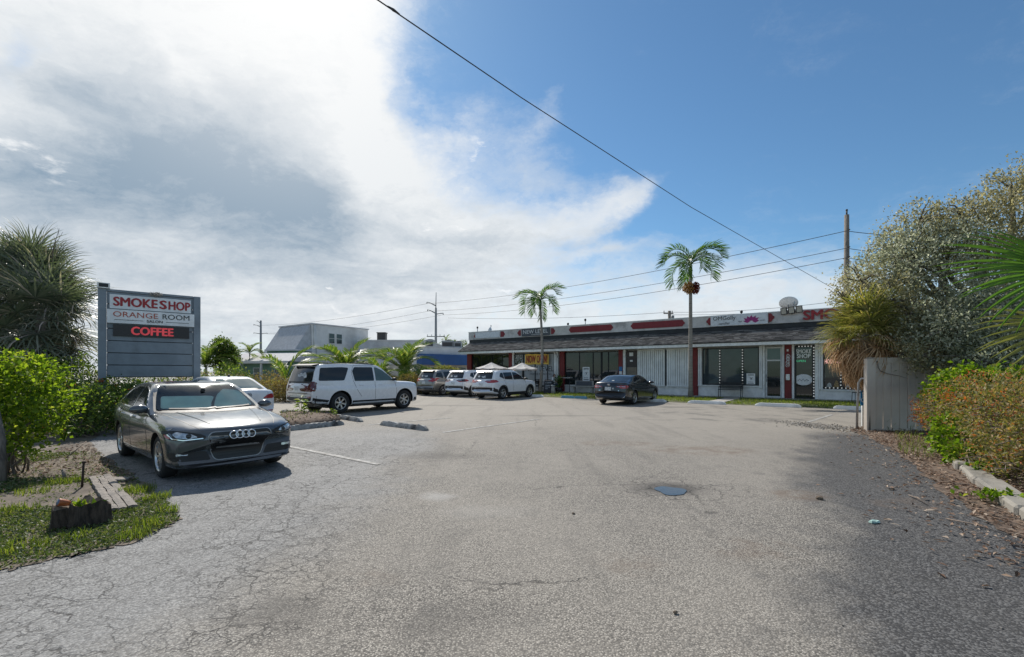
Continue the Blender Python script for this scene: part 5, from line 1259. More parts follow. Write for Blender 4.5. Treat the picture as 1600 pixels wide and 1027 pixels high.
part(cam_, 'badge', M['chrome'], cb, '-x', [band([(.44, .70), (.54, .70)], .025), band([(-.50, .69), (-.46, .69)], .03)], .008, .05, .004)
for sg in (1, -1):
    for xx in (-.22, -1.15): mb = MB(); handle(mb, cb, xx, .90, sg); mb.build('door_handle', M['black_paint'], cam_)
mirrors(Cm, cam_, .66, .87, 1.0, M['black_paint'])
# ---------------------------------------------------------------- plants
M['bark'] = mat('grey_bark', (.20, .17, .14), .95, var=.4, scale=6, bump=.8, aniso=(3, 3, .6), dirt=((.09, .075, .06), .7))
M['palm_trunk'] = mat('palm_trunk', (.27, .24, .205), .9, var=.25, scale=3, bump=.5, aniso=(.5, .5, 6), dirt=((.13, .11, .09), .6))
M['palm_green'] = leafmat('palm_leaflet', [(0, (0.03, 0.078, 0.016)), (0.6, (0.074, 0.149, 0.027)), (1, (0.149, 0.23, 0.047))], .35, .38)
M['coco_green'] = leafmat('coconut_leaflet', [(0, (0.048, 0.095, 0.021)), (0.5, (0.101, 0.161, 0.033)), (0.85, (0.19, 0.238, 0.06)), (1, (0.309, 0.297, 0.119))], .45, .38)
M['thatch'] = leafmat('thatch_palm_blade', [(0, (0.063, 0.082, 0.058)), (0.5, (0.157, 0.177, 0.122)), (0.85, (0.314, 0.307, 0.247)), (1, (0.571, 0.457, 0.422))], .25, .42, (1.2, 1.4, .7), .5)
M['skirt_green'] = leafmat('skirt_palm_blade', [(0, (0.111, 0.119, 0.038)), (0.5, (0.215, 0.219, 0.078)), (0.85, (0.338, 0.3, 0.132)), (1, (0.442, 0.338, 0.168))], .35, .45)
M['skirt_dead'] = leafmat('dead_palm_blade', [(0, (0.191, 0.124, 0.067)), (0.5, (0.414, 0.272, 0.15)), (1, (0.655, 0.462, 0.284))], .25, .8, (1.2, 1, .7))
M['fan_green'] = leafmat('fan_leaflet', [(0, (0.036, 0.102, 0.017)), (0.7, (0.102, 0.198, 0.03)), (1, (0.192, 0.288, 0.06))], .45, .32)
M['lime_leaf'] = leafmat('lime_leaf', [(0, (.055, .105, .015)), (.5, (.150, .225, .022)), (.85, (.26, .33, .04)), (1, (.38, .40, .09))], .55, .5)
M['hedge_leaf'] = leafmat('hedge_leaf', [(0, (0.036, 0.066, 0.019)), (0.55, (0.092, 0.146, 0.035)), (0.9, (0.203, 0.264, 0.058)), (1, (0.405, 0.39, 0.137))], .35, .35)
M['ixora'] = leafmat('orange_flower', [(0, (.42, .06, .015)), (1, (.62, .17, .04))], .3, .6, (1.2, .8, .6))
M['brown_hedge'] = leafmat('brown_hedge_leaf', [(0, (0.115, 0.084, 0.043)), (0.5, (0.223, 0.162, 0.088)), (0.85, (0.317, 0.223, 0.121)), (1, (0.23, 0.243, 0.068))], .35, .6)
M['silver_leaf'] = leafmat('silver_leaf', [(0, (0.179, 0.196, 0.13)), (0.45, (0.345, 0.365, 0.267)), (0.8, (0.511, 0.527, 0.41)), (1, (0.718, 0.716, 0.585))], .5, .5, (1.1, 1.12, .95), .4)
M['bronze_leaf'] = leafmat('bronze_leaf', [(0, (0.176, 0.173, 0.098)), (0.45, (0.317, 0.299, 0.176)), (0.8, (0.446, 0.412, 0.26)), (1, (0.608, 0.559, 0.39))], .5, .5, (1.15, 1.12, .8), .4)
M['croton'] = leafmat('bronze_hedge_leaf', [(0, (0.102, 0.121, 0.033)), (0.4, (0.198, 0.19, 0.072)), (0.7, (0.312, 0.23, 0.127)), (0.9, (0.396, 0.287, 0.165)), (0.965, (0.432, 0.149, 0.055)), (1, (0.504, 0.127, 0.039))], .35, .55)
M['orange_leaf'] = leafmat('orange_leaf', [(0, (.20, .14, .04)), (.4, (.38, .15, .05)), (1, (.52, .13, .04))], .4, .55, (1.2, .9, .5))
M['cocoplum'] = leafmat('round_green_leaf', [(0, (.055, .11, .012)), (.5, (.14, .225, .020)), (.85, (.20, .28, .03)), (1, (.33, .32, .08))], .5, .42)
M['twig'] = mat('dry_twig', (.17, .135, .11), .95, var=.4)
M['fruit'] = leafmat('palm_fruit', [(0, (.30, .12, .04)), (.5, (.48, .24, .07)), (1, (.60, .36, .14))], .1, .6, (1, 1, 1)); M['fruit_red'] = leafmat('red_palm_fruit', [(0, (.12, .025, .02)), (1, (.26, .05, .03))], .1, .6, (1, 1, 1))

def ellipsoid_points(n, c, r, shell=.55):
    u = rnd_unit(n); q = (shell + (1-shell)*RNG.random(n))[:, None]
    return np.array(c)[None]+u*q*np.array(r)[None], u
def lumps(vols, n_clumps, per, spread, leaf_l, leaf_w, up=.35, seed=0, zmin=.02, flat=.0, droop=.0, shell=.6):
    """leaf clumps spread through the shell of several ellipsoids: returns leaf geometry"""
    wts = np.array([(v[1][0]*v[1][1]+v[1][1]*v[1][2]+v[1][0]*v[1][2]) for v in vols]); wts = wts/wts.sum()
    cs, us = [], []
    for v, wv in zip(vols, wts):
        p, u = ellipsoid_points(max(3, int(n_clumps*wv)), v[0], v[1], shell); cs.append(p); us.append(u)
    C = np.concatenate(cs); Uo = np.concatenate(us); ok = C[:, 2] > zmin; C, Uo = C[ok], Uo[ok]
    m_ = len(C); sp = spread*RNG.uniform(.6, 1.4, m_)
    P = np.repeat(C, per, 0) + RNG.normal(size=(m_*per, 3))*np.repeat(sp, per)[:, None]*np.array([1, 1, .75])
    out = np.repeat(Uo, per, 0)
    D = unit(out*.7 + rnd_unit(m_*per)*.9 + np.array([0, 0, up-droop]))
    Nn = unit(out*.5 + rnd_unit(m_*per)*.8 + np.array([0, 0, .8]))
    k = P[:, 2] > zmin; P, D, Nn = P[k], D[k], Nn[k]
    return leaf_geo(P, D, Nn, leaf_l*RNG.uniform(.65, 1.25, len(P)), leaf_w*RNG.uniform(.7, 1.25, len(P)), .15)
def limbs(mb, base, targets, r0, wob=.12, seg=7):
    base = Vector(base)
    for t in targets:
        t = Vector(t); pts = []; n = 5
        for i in range(n+1):
            f = i/n; p = base.lerp(t, f); p.z = base.z+(t.z-base.z)*f**.8; 
            if 0 < i < n: p += Vector((random.uniform(-wob, wob), random.uniform(-wob, wob), random.uniform(-wob, wob)*.5))
            pts.append(p)
        mb.tube(pts, [r0*(1-.72*i/n) for i in range(n+1)], seg)

def frond_mesh(name, L, droop, nl, ll, m_, lw=.035, base=.12, vee=.5, hang=.5, stalk=.18, seedk=0):
    """pinnate palm frond lying along +x from the origin, curving down"""
    r = random.Random(seedk); mb = MB(); pts = []; n = 14
    for i in range(n+1):
        f = i/n; a = droop*f**1.4; pts.append((f, a))
    P = [Vector((0, 0, 0))]; ang = R(0)
    for i in range(n): P.append(P[-1]+Vector((math.cos(-droop*((i+.5)/n)**1.3), 0, math.sin(-droop*((i+.5)/n)**1.3)))*(L/n))
    mb.tube(P, [.028*(1-.85*i/n)+.004 for i in range(n+1)], 5)
    def on(f):
        q = f*n; i = min(int(q), n-1); return P[i].lerp(P[i+1], q-i), (P[i+1]-P[i]).normalized()
    for k in range(nl):
        f = stalk+(1-stalk)*(k+.5)/nl
        p, t = on(f); upv = Vector((-t.z, 0, t.x))
        prof_ = (math.sin(math.pi*min(1, .18+.82*(1-(f-stalk)/(1-stalk))**.8))**.6)*.85+.15
        for sg in (1, -1):
            l = ll*prof_*r.uniform(.85, 1.1); side = Vector((0, sg, 0))
            d0 = (side*1.0+t*(.55+.5*f)+upv*vee*r.uniform(.5, 1.2)).normalized(); d1 = (d0+Vector((0, 0, -hang*r.uniform(.7, 1.3)))).normalized(); d2 = (d1+Vector((0, 0, -hang*1.3))).normalized()
            wv = t.cross(d0).cross(d0).normalized()*lw/2 if t.cross(d0).length > .01 else upv*lw/2
            a = p; b_ = a+d0*l*.35; c = b_+d1*l*.35; e = c+d2*l*.3
            mb.add([a-wv*.4, a+wv*.4, b_+wv, b_-wv, c+wv*.8, c-wv*.8, e], [(0, 1, 2, 3), (3, 2, 4, 5), (5, 4, 6)])
    return mb.mesh(name, m_)
def fan_mesh(name, petiole, L, nseg, m_, spread=R(150), droop=.6, lw=.03, fold=.0, seedk=0):
    """fan leaf: stalk along +x then blades radiating in a wide fan"""
    r = random.Random(seedk); mb = MB(); hub = Vector((petiole, 0, -.04*petiole))
    mb.tube([(0, 0, 0), (petiole*.5, 0, .02), hub], [.014, .011, .008], 4, smooth=False)
    for k in range(nseg):
        a = -spread+2*spread*k/(nseg-1); a += r.uniform(-.03, .03); l = L*(.72+.28*math.cos(a*.55))*r.uniform(.85, 1.08)
        d = Vector((math.cos(a), math.sin(a), .10+fold*abs(math.sin(a)))).normalized(); s_ = Vector((-math.sin(a), math.cos(a), 0))
        pts = [hub]; dd = d.copy()
        for i in range(4):
            dd = (dd+Vector((0, 0, -droop*(.05+.14*i)*r.uniform(.6, 1.5)))).normalized(); pts.append(pts[-1]+dd*l/4)
        w_ = [.25, 1, .85, .5]; vs = []
        for i in range(4): vs += [pts[i]-s_*lw*w_[i]*.5+Vector((0, 0, .008*(i % 4 > 0))), pts[i]+s_*lw*w_[i]*.5+Vector((0, 0, .008*(i % 4 > 0)))]
        vs.append(pts[4])
        mb.add(vs, [(0, 1, 3, 2), (2, 3, 5, 4), (4, 5, 7, 6), (6, 7, 8)])
    return mb.mesh(name, m_)
def set_dir(o, p, yaw, pitch, roll=0):
    o.location = p; o.rotation_euler = (Matrix.Rotation(yaw, 3, 'Z') @ Matrix.Rotation(-pitch, 3, 'Y') @ Matrix.Rotation(roll, 3, 'X')).to_euler()

# --- feather palms in front of the shops
ADON = [frond_mesh('frond', 2.25, dr, 36, .74, M['palm_green'], .046, vee=.75, hang=.38, stalk=.10, seedk=k) for k, dr in enumerate((1.9, 2.5, 3.0))]
def shop_palm(px, b_, ztop, trunk_r, label, fruit, nf, size, seedk, lean=0.0):
    r = random.Random(seedk); s = s_of(px, b_); p = bp(s, b_, .07)
    t = thing('palm_tree', label, 'palm tree', p, 0, 'feather palms in the grass strip by the shops')
    zt = ztop
    mb = MB(); n = 12; pts = [Vector((lean*math.sin(f*3.1)*.25, 0, zt*f)) for f in [i/n for i in range(n+1)]]
    mb.tube([Vector((0, 0, -.1))]+pts[1:], [trunk_r*(1.55 if i == 0 else 1.12-.35*i/n) for i in range(n+1)], 12); mb.build('trunk', M['palm_trunk'], t)
    mb = MB(); mb.tube([pts[-1], pts[-1]+Vector((0, 0, .3)), pts[-1]+Vector((.02, 0, .75))], [trunk_r*.85, trunk_r*.95, trunk_r*.4], 10); mb.build('crown_shaft', M['palm_green'], t)
    top = pts[-1]+Vector((0, 0, .62))
    for i in range(nf):
        yaw = 2*math.pi*i/nf*1.0+r.uniform(-.25, .25); pit = R((78, 46, 22, 58, 34)[i % 5]+r.uniform(-8, 8))
        o = link('frond', ADON[i % 3], t); set_dir(o, top, yaw, pit, r.uniform(-.25, .25)); o.scale = (size,)*3
    if fruit:
        for (dx_, m1) in ((-.18, 'fruit'), (.24, 'fruit_red')):
            n_ = 420; P = np.array([dx_, -.1, zt-.75])+rnd_unit(n_)*(RNG.random(n_)**.4)[:, None]*np.array([.30 if m1 == 'fruit' else .22, .26, .36])
            D = unit(rnd_unit(n_)+np.array([0, 0, -.6])); V, Fc = leaf_geo(P, D, unit(np.cross(D, rnd_unit(n_))), .11, .07, .4)
            stuff(np_mesh('fruit_cluster', V, Fc, M[m1], t))
    return t
p2 = shop_palm(1079, -1.7, 7.15, .115, 'tall feather palm with orange fruit cluster, standing before the accordion shutters', True, 11, 1.0, 4)
p1 = shop_palm(844, -1.5, 6.0, .10, 'smaller feather palm in front of the yellow banner and cafe window', False, 11, .92, 9, .6)

# --- young coconut palms and others beyond the lot
COCO = [frond_mesh('frond', 3.2, dr, 54, .95, M['coco_green'], .055, vee=.5, hang=.40, stalk=.10, seedk=20+k) for k, dr in enumerate((1.1, 1.6, 2.1))]
def coconut(px, Y, h, nf, size, label, seedk, name='coconut_palm', grp='bushy palms beyond the parked cars', pmin=5):
    r = random.Random(seedk); p = at(px, HZ, Y); p.z = 0
    t = thing(name, label, 'palm tree', p, 0, grp)
    mb = MB(); mb.tube([(0, 0, -.1), (.05, 0, h*.5), (0, 0, h)], [.16*size, .11*size, .10*size], 9); mb.build('trunk', M['palm_trunk'], t)
    for i in range(nf):
        o = link('frond', COCO[i % 3], t); set_dir(o, Vector((0, 0, h-.05)), i*2.4+r.uniform(-.3, .3), R((82, 62, 40, 70, 22, 50, pmin)[i % 7]+r.uniform(-7, 7)), r.uniform(-.4, .4)); o.scale = (size*r.uniform(.85, 1.1),)*3
    return t
coconut(541, 36, 1.3, 17, 1.12, 'big bright coconut palm behind the roof of the large white SUV', 1)
coconut(633, 38, 1.5, 17, 1.12, 'bushy coconut palm between the large white SUV and the dark clipped bush', 2)
coconut(590, 34, .8, 12, .72, 'low young palm between the two big coconut palms', 3)
coconut(447, 31, .8, 9, .85, 'low palm whose yellow-green fronds lean out left of the large SUV', 5)
coconut(322, 44, 2.0, 13, 1.0, 'dark green palm half hidden by the right post of the sign board', 6)
coconut(390, 52, 3.6, 11, .58, 'slender small-crowned palm standing before the green house', 7)
coconut(697, 85, 7.0, 9, .45, 'tiny distant palm showing just left of the shop signboard end', 8, pmin=10)

# --- thatch palm clump at far left
FANS = [fan_mesh('fan_leaf', 1.0, 1.25, 26, M['thatch'], R(150), dp, .055, .25, k) for k, dp in enumerate((.6, 1.0, 1.7))]
t = thing('thatch_palm', 'big dark thatch palm clump with silvery drooping fan leaves at far left', 'palm tree', (-17.0, 16.6, 0))
r = random.Random(11)
for k, (x, y, h, n) in enumerate(((0, 0, 4.75, 80), (-1.7, .3, 4.3, 44), (1.0, -.7, 3.5, 64))):
    mb = MB(); mb.tube([(x*.6, y, -.1), (x*.8, y, h*.5), (x, y, h)], [.16, .14, .13], 9); mb.build('trunk', M['bark'], t)
    for i in range(n):
        f = (i+.5)/n; pit = 80-165*f**.85+r.uniform(-10, 10); o = link('fan_leaf', FANS[0 if f < .3 else (1 if f < .65 else 2)], t)
        set_dir(o, Vector((x, y, h+.25-1.15*f)), i*2.4+r.uniform(-.3, .3), R(pit), r.uniform(-.6, .6)); o.scale = (r.uniform(.85, 1.15),)*3
mb = MB(); mb.tube([(.9, -.3, 4.9), (1.2, -.5, 5.9), (1.5, -.6, 6.5)], [.02, .014, .005], 5)
for k in range(6): mb.tube([(1.05+.06*k, -.45, 5.6+.13*k), (1.12+.07*k+.12*(-1)**k, -.5, 5.85+.14*k)], .006, 4)
mb.build('flower_stalk', M['twig'], t)

# --- skirted fan palm on the right, in front of the shops
SKG = [fan_mesh('fan_leaf', .85, .95, 26, M['skirt_green'], R(140), dp, .04, .25, 40+k) for k, dp in enumerate((.8, 1.3))]
SKD = [fan_mesh('dead_leaf', .7, .95, 22, M['skirt_dead'], R(95), 2.4, .04, .1, 50+k) for k in range(2)]
pk = at(1376, HZ, 13.35); pk.z = 0
t = thing('fan_palm', 'fan palm with a brown skirt of dead leaves hanging beside the vinyl fence', 'palm tree', pk)
mb = MB(); mb.tube([(0, 0, -.1), (-.15, .05, 1.4), (-.44, .1, 2.75)], [.17, .14, .14], 10); mb.build('trunk', M['bark'], t)
for i in range(62):
    f = (i+.5)/62; o = link('fan_leaf', SKG[i % 2], t); set_dir(o, Vector((-.46, .1, 2.85-.45*f)), i*2.4+r.uniform(-.3, .3), R(76-78*f**.9+r.uniform(-8, 8)), r.uniform(-.5, .5)); o.scale = (r.uniform(.66, .86),)*3
for i in range(76):
    f = (i+.5)/76; o = link('dead_leaf', SKD[i % 2], t); set_dir(o, Vector((-.44, .1, 2.55-.5*f)), i*2.4+r.uniform(-.3, .3), R(2-70*f+r.uniform(-8, 8)), r.uniform(-.5, .5)); o.scale = (r.uniform(.62, .82),)*3

# --- big fan leaves reaching in at the right edge
pf = Vector((6.55, 5.5, 0)); t = thing('fan_palm', 'green fan palm reaching long pleated leaf blades in from the right edge', 'palm tree', pf)
mb = MB(); mb.tube([(0, 0, -.1), (.05, 0, 1.0), (.0, 0, 2.0)], [.15, .12, .11], 10); mb.build('trunk', M['bark'], t)
def big_fan(hub, normal, axis, L, spread, n, droop, m_, seedk):
    r = random.Random(seedk); hub = Vector(hub); a1 = Vector(axis).normalized(); nn = Vector(normal).normalized(); a2 = nn.cross(a1).normalized(); nn = a1.cross(a2)
    lf = MB(); base = Vector((0, 0, 1.95)); lf.tube([base, base.lerp(hub, .5)+Vector((0, 0, .08)), hub], [.016, .013, .011], 6); lo = lf.build('leaf', M['fan_green'], t)
    for k in range(n):
        a = -spread+2*spread*k/(n-1); l = L*(.70+.30*math.cos(a*.8))*r.uniform(.92, 1.05); d = a1*math.cos(a)+a2*math.sin(a); s_ = (a2*math.cos(a)-a1*math.sin(a))
        mb = MB(); pts = [hub]; dd = d.copy(); N6 = 6
        for i in range(N6): dd = (dd+Vector((0, 0, -droop*.02*(i+1)*r.uniform(.5, 1.5)))).normalized(); pts.append(pts[-1]+dd*l/N6)
        wd_ = [.014, .044, .058, .052, .038, .020]; vs = []
        for i in range(N6): vs += [pts[i]-s_*wd_[i]/2+nn*wd_[i]*.30, pts[i], pts[i]+s_*wd_[i]/2+nn*wd_[i]*.30]
        vs.append(pts[N6]); fs = []
        for i in range(N6-1): q = 3*i; fs += [(q, q+1, q+4, q+3), (q+1, q+2, q+5, q+4)]
        q = 3*(N6-1); fs += [(q, q+1, q+6-3), (q+1, q+2, q+3)]
        mb.add(vs, fs, 0, False); mb.build('leaflet', m_, lo)
def hubpos(px, py, Y): return at(px, py, Y)-pf
big_fan(hubpos(1665, 425, 4.9), (-.25, -.75, .45), (-1, .05, -.16), 1.15, R(80), 26, 1.0, M['fan_green'], 3)
big_fan(hubpos(1690, 520, 5.1), (-.2, -.8, .5), (-1, .1, -.22), 1.0, R(55), 18, 1.5, M['skirt_green'], 6)

# --- silver buttonwood tree at right
tr = thing('silver_buttonwood', 'broad silver-leaved tree leaning over the fence at the right', 'tree', (14.6, 13.6, 0))
O = np.array((14.6, 13.6, 0)); 
def rel(px, py, Y): q = at(px, py, Y); return np.array(q)-O
vols_s = [(rel(1385, 440, 14.6), (1.2, 1.1, 1.15)), (rel(1470, 430, 13.2), (1.7, 1.5, 1.7)), (rel(1400, 500, 14.6), (.95, .9, .9)), (rel(1500, 520, 12.4), (1.6, 1.3, 1.1)), (rel(1455, 540, 12.6), (.95, .9, .75)), (rel(1570, 500, 12.0), (1.7, 1.3, 1.3)), (rel(1560, 570, 11.6), (1.3, 1.0, .9)), (rel(1650, 560, 12), (1.6, 1.3, 1.3)), (rel(1425, 400, 13.6), (1.1, 1.0, .95))]
vols_b = [(rel(1545, 375, 13.0), (1.5, 1.3, 1.3)), (rel(1605, 330, 13.0), (1.35, 1.2, 1.5)), (rel(1435, 350, 13.6), (.85, .8, .62)), (rel(1505, 335, 13.4), (.85, .8, .6)), (rel(1640, 420, 12.8), (1.7, 1.4, 1.6)), (rel(1690, 300, 13), (1.6, 1.2, 1.6)), (rel(1580, 295, 13.2), (.7, .7, .6)), (rel(1390, 385, 14.2), (.6, .6, .5)), (rel(1345, 440, 14.0), (.75, .7, .6)), (rel(1322, 470, 13.9), (.45, .5, .45)), (rel(1398, 470, 13.2), (.85, .8, .75)), (rel(1420, 515, 12.9), (.75, .6, .55)), (rel(1445, 555, 12.3), (.6, .5, .45)), (rel(1480, 385, 13.4), (1.0, 1.0, .8))]
mb = MB(); limbs(mb, (0, 0, 0), [Vector(v[0]) for v in vols_s+vols_b], .16, .25)
for v in vols_b+vols_s:
    for k in range(5):
        u = Vector(rnd_unit(1)[0]); mb.tube([Vector(v[0]), Vector(v[0])+Vector((u.x*v[1][0], u.y*v[1][1], u.z*v[1][2]))*.55+Vector((0, 0, .1)), Vector(v[0])+Vector((u.x*v[1][0], u.y*v[1][1], u.z*v[1][2]))*1.02], [.03, .018, .006], 5)
mb.build('trunk', M['bark'], tr)
V, Fc = lumps(vols_s, 2500, 18, .125, .10, .046, .35, shell=.42); stuff(np_mesh('crown', V, Fc, M['silver_leaf'], tr))
V, Fc = lumps(vols_b, 2000, 16, .12, .095, .044, .30, shell=.42); stuff(np_mesh('outer_crown', V, Fc, M['bronze_leaf'], tr))

# --- hedges and bushes
def bush(name, label, cat, loc, vols, n_clumps, per, spread, ll, lw, m_, stems=(), stem_r=.02, extra=None, shell=.6, stem_mat='twig', kind=None, group=None, droop=0):
    t = thing(name, label, cat, loc, 0, group)
    if stems:
        mb = MB(); limbs(mb, (0, 0, 0), stems[:1], stem_r, .06, 6)
        for s_ in stems[1:]: limbs(mb, (random.uniform(-.25, .25), random.uniform(-.2, .2), 0), [s_], stem_r*random.uniform(.6, 1), .08, 6)
        mb.build('stems', M[stem_mat], t)
    V, Fc = lumps(vols, n_clumps, per, spread, ll, lw, droop=droop, shell=shell); stuff(np_mesh('foliage', V, Fc, M[m_], t))
    if extra:
        for (nm, m2, v2, n2, p2_, s2, l2, w2) in extra: V, Fc = lumps(v2, n2, p2_, s2, l2, w2, .6, shell=.88); stuff(np_mesh(nm, V, Fc, M[m2], t))
    return t
def vrel(o, L): return [((at(px, py, Y)-Vector(o)), rr_) for (px, py, Y, rr_) in L]
# lime green bush, front left
o = Vector((-7.95, 7.35, 0))
vl = vrel(o+Vector((.28, 0, 0)), [(60, 600, 7.6, (.55, .5, .42)), (15, 615, 7.4, (.55, .5, .45)), (95, 650, 7.5, (.30, .4, .32)), (35, 665, 7.2, (.50, .4, .34)), (-40, 640, 7.3, (.6, .5, .6)), (85, 590, 7.7, (.35, .4, .33)), (65, 695, 7.1, (.25, .25, .14)), (110, 625, 7.7, (.22, .3, .22)), (20, 570, 7.6, (.4, .4, .3))])
bush('green_bush', 'bright lime-green bush on bare grey stems in the left corner by the stump', 'bush', o, vl, 640, 9, .095, .082, .052, 'lime_leaf', [tuple(v[0]) for v in vl]*2+[(-.3, -.2, 1.0), (.2, -.15, .8), (.45, -.1, .6), (-.5, -.25, .9)], .022, stem_mat='bark')
tk = thing('grey_tree', 'grey leaning trunk cut off by the left edge of the picture', 'tree', gp(-4, 755)); mb = MB(); mb.tube([(0, 0, -.1), (.01, 0, .3), (-.04, .05, .6), (-.25, .08, 1.5)], [.10, .09, .08, .07], 10); mb.build('trunk', M['bark'], tk)
# dark ixora hedge behind the sign
o = Vector((-11.0, 14.6, 0))
vl = [((-3.6+.62*i, 0.6-.50*i*.62, .62+.1*math.sin(i*2.2)), (.62, .55, .66+.10*math.sin(i*1.7))) for i in range(9)]
bush('ixora_hedge', 'dark hedge with orange flower heads behind the sign posts', 'hedge', o, vl, 1500, 11, .09, .085, .048, 'hedge_leaf', [tuple(v[0]) for v in vl], .03,
     [('flowers', 'ixora', [(v[0], tuple(np.array(v[1])*1.03)) for v in vl], 70, 16, .045, .045, .04)])
o = Vector((-14.2, 15.2, 0)); vl = [((0, 0, 1.1), (1.0, .8, 1.1)), ((1.3, .3, .9), (.8, .7, .95)), ((-1.5, 0, 1.2), (1.1, .8, 1.2)), ((2.6, .9, 1.0), (.9, .7, 1.0)), ((-3, .2, 1.0), (1.2, .8, 1.1)), ((4.0, 1.6, .95), (1.0, .7, .95))]
bush('dark_shrub', 'tall dark shrub filling the gap between thatch palm and sign board', 'bush', o, vl, 1500, 11, .10, .09, .05, 'hedge_leaf', [tuple(v[0]) for v in vl], .04)
for (px, py, Y, lab, n_) in ((100, 690, 8.9, 'small strappy bromeliad-like plant under the lime bush, beside the bent stick', 22), (128, 664, 10.0, 'arching green plant in the shade left of the sign post', 20)):
    p = gp(px, py); t = thing('strappy_plant', lab, 'plant', p); mb = MB(); r = random.Random(px)
    for k in range(n_):
        a = r.uniform(0, 6.28); l = r.uniform(.35, .62); d_ = Vector((math.cos(a), math.sin(a), 0)); s_ = Vector((-math.sin(a), math.cos(a), 0))*.02
        p1_, p2_, p3 = d_*l*.3+Vector((0, 0, l*.55)), d_*l*.7+Vector((0, 0, l*.62)), d_*l+Vector((0, 0, l*.4)); mb.add([-s_*.5, s_*.5, p1_+s_, p1_-s_, p2_+s_*.8, p2_-s_*.8, p3], [(0, 1, 2, 3), (3, 2, 4, 5), (5, 4, 6)])
    stuff(mb.build('leaves', M['lime_leaf'], t))
o = Vector((-10.6, 11.6, 0)); vl = [((-.1, 0, .62), (.75, .6, .68)), ((-1.0, .5, .75), (.8, .6, .80)), ((.55, .5, .55), (.5, .5, .55)), ((-2.0, .7, .8), (.9, .7, .85)), ((-3.1, .4, .7), (1.0, .7, .8))]
bush('dark_shrub', 'shaded low shrub on the bare soil between lime bush and left sign post', 'bush', o, vl, 900, 11, .09, .085, .048, 'hedge_leaf', [tuple(v[0]) for v in vl], .03, [('flowers', 'ixora', vl, 26, 14, .045, .045, .04)])
# right hand mixed hedge
o = Vector((9.4, 9.6, 0))
LH = []
for (px, py, Y, a, b_, c) in ((1482, 645, 11.0, .48, .7, .50), (1502, 640, 10.3, .65, .8, .66), (1540, 645, 9.2, .8, .9, .75), (1585, 650, 8.0, .8, .9, .78), (1620, 665, 7.0, .75, .9, .75), (1680, 690, 6.3, .8, .8, .75), (1530, 690, 8.8, .55, .6, .38), (1575, 720, 7.4, .55, .6, .40), (1630, 740, 6.6, .6, .6, .5)): LH.append((px, py, Y, (a, b_, c)))
vl = vrel(o, LH)
hb = bush('croton_hedge', 'orange and bronze leaved hedge along the concrete kerb at right', 'hedge', o, vl, 2300, 11, .07, .065, .028, 'croton', [tuple(v[0]) for v in vl]*2, .03, shell=.72)
V, Fc = lumps(vrel(o, [(1464, 640, 11.2, (.38, .5, .48)), (1475, 640, 10.6, (.45, .5, .5)), (1545, 622, 9.0, (.7, .6, .5))]), 200, 10, .07, .065, .028, shell=.85); stuff(np_mesh('orange_tips', V, Fc, M['orange_leaf'], hb))
mb = MB(); r = random.Random(8)
for v in vl:
    for k in range(60):
        u = Vector((r.uniform(-1, .2), r.uniform(-1, .1), r.uniform(-.9, .25))).normalized(); p = Vector(v[0])+Vector((u.x*v[1][0], u.y*v[1][1], u.z*v[1][2]))*.97; d_ = Vector((r.uniform(-1, 1), r.uniform(-1, .3), r.uniform(-.1, .3))).normalized(); mb.tube([p-d_*.18, p+Vector((0, 0, .03)), p+d_*.22], [.006, .005, .002], 4)
stuff(mb.build('bare_twigs', M['twig'], hb))
o = Vector((10.3, 10.8, 0))
vl = vrel(o, [(1494, 602, 10.9, (.55, .5, .34)), (1515, 598, 10.5, (.65, .5, .36)), (1560, 598, 10.4, (.55, .5, .30)), (1466, 616, 11.1, (.28, .3, .24)), (1600, 598, 10.2, (.5, .5, .28)), (1490, 622, 10.3, (.35, .3, .2)), (1497, 640, 10.2, (.30, .3, .25))])
bush('cocoplum_bush', 'round-leaved bright green bush rising above the orange hedge', 'bush', o, vl, 560, 9, .075, .095, .085, 'cocoplum', [tuple(v[0]) for v in vl], .025)
o = gp(1525, 742); vl = vrel(o, [(1485, 690, 8.6, (.28, .3, .26)), (1510, 715, 8.0, (.30, .3, .24)), (1545, 745, 7.2, (.26, .28, .18)), (1480, 665, 9.2, (.22, .3, .2))])
bush('cocoplum_bush', 'low green round-leaved growth spilling over the kerb in front of the orange hedge', 'bush', o, vl, 240, 9, .06, .08, .066, 'cocoplum', [tuple(v[0]) for v in vl], .015)
# tan hedges and the clipped bush beyond
for (pts, Y, hgt, lab, m_) in (((300, 345, 385, 425), 27, 1.45, 'long tan-brown clipped hedge beyond the white sedan', 'brown_hedge'), ((420, 450, 468), 25, 1.05, 'short brown hedge between white sedan and large SUV', 'brown_hedge'), ((640, 665, 600), 33, 1.3, 'low brown hedge under the coconut palms behind the large SUV', 'brown_hedge')):
    o = at(sum(pts)/len(pts), HZ, Y); o.z = 0; vl = [((at(px, HZ, Y).x-o.x, random.uniform(-.3, .3), hgt*.55), (1.0, .7, hgt*.55)) for px in pts]
    bush('clipped_hedge', lab, 'hedge', o, vl, 700, 9, .11, .10, .055, m_, [tuple(v[0]) for v in vl], .03)
o = at(680, HZ, 34); o.z = 0; vl = [((.0, 0, .95), (2.0, 1.1, 1.0)), ((1.1, .1, .85), (1.0, .9, .95)), ((-1.6, 0, .6), (1.5, .9, .8))]
bush('clipped_bush', 'dark rounded clipped bush with yellow crown left of the silver SUV', 'bush', o, vl, 1500, 10, .09, .10, .055, 'hedge_leaf', [tuple(v[0]) for v in vl], .04, [('yellow_tips', 'skirt_green', [((.75, .15, 1.35), (1.15, .8, .60))], 330, 10, .08, .13, .04)])  # yellow leaves of their own colour top the dark bush
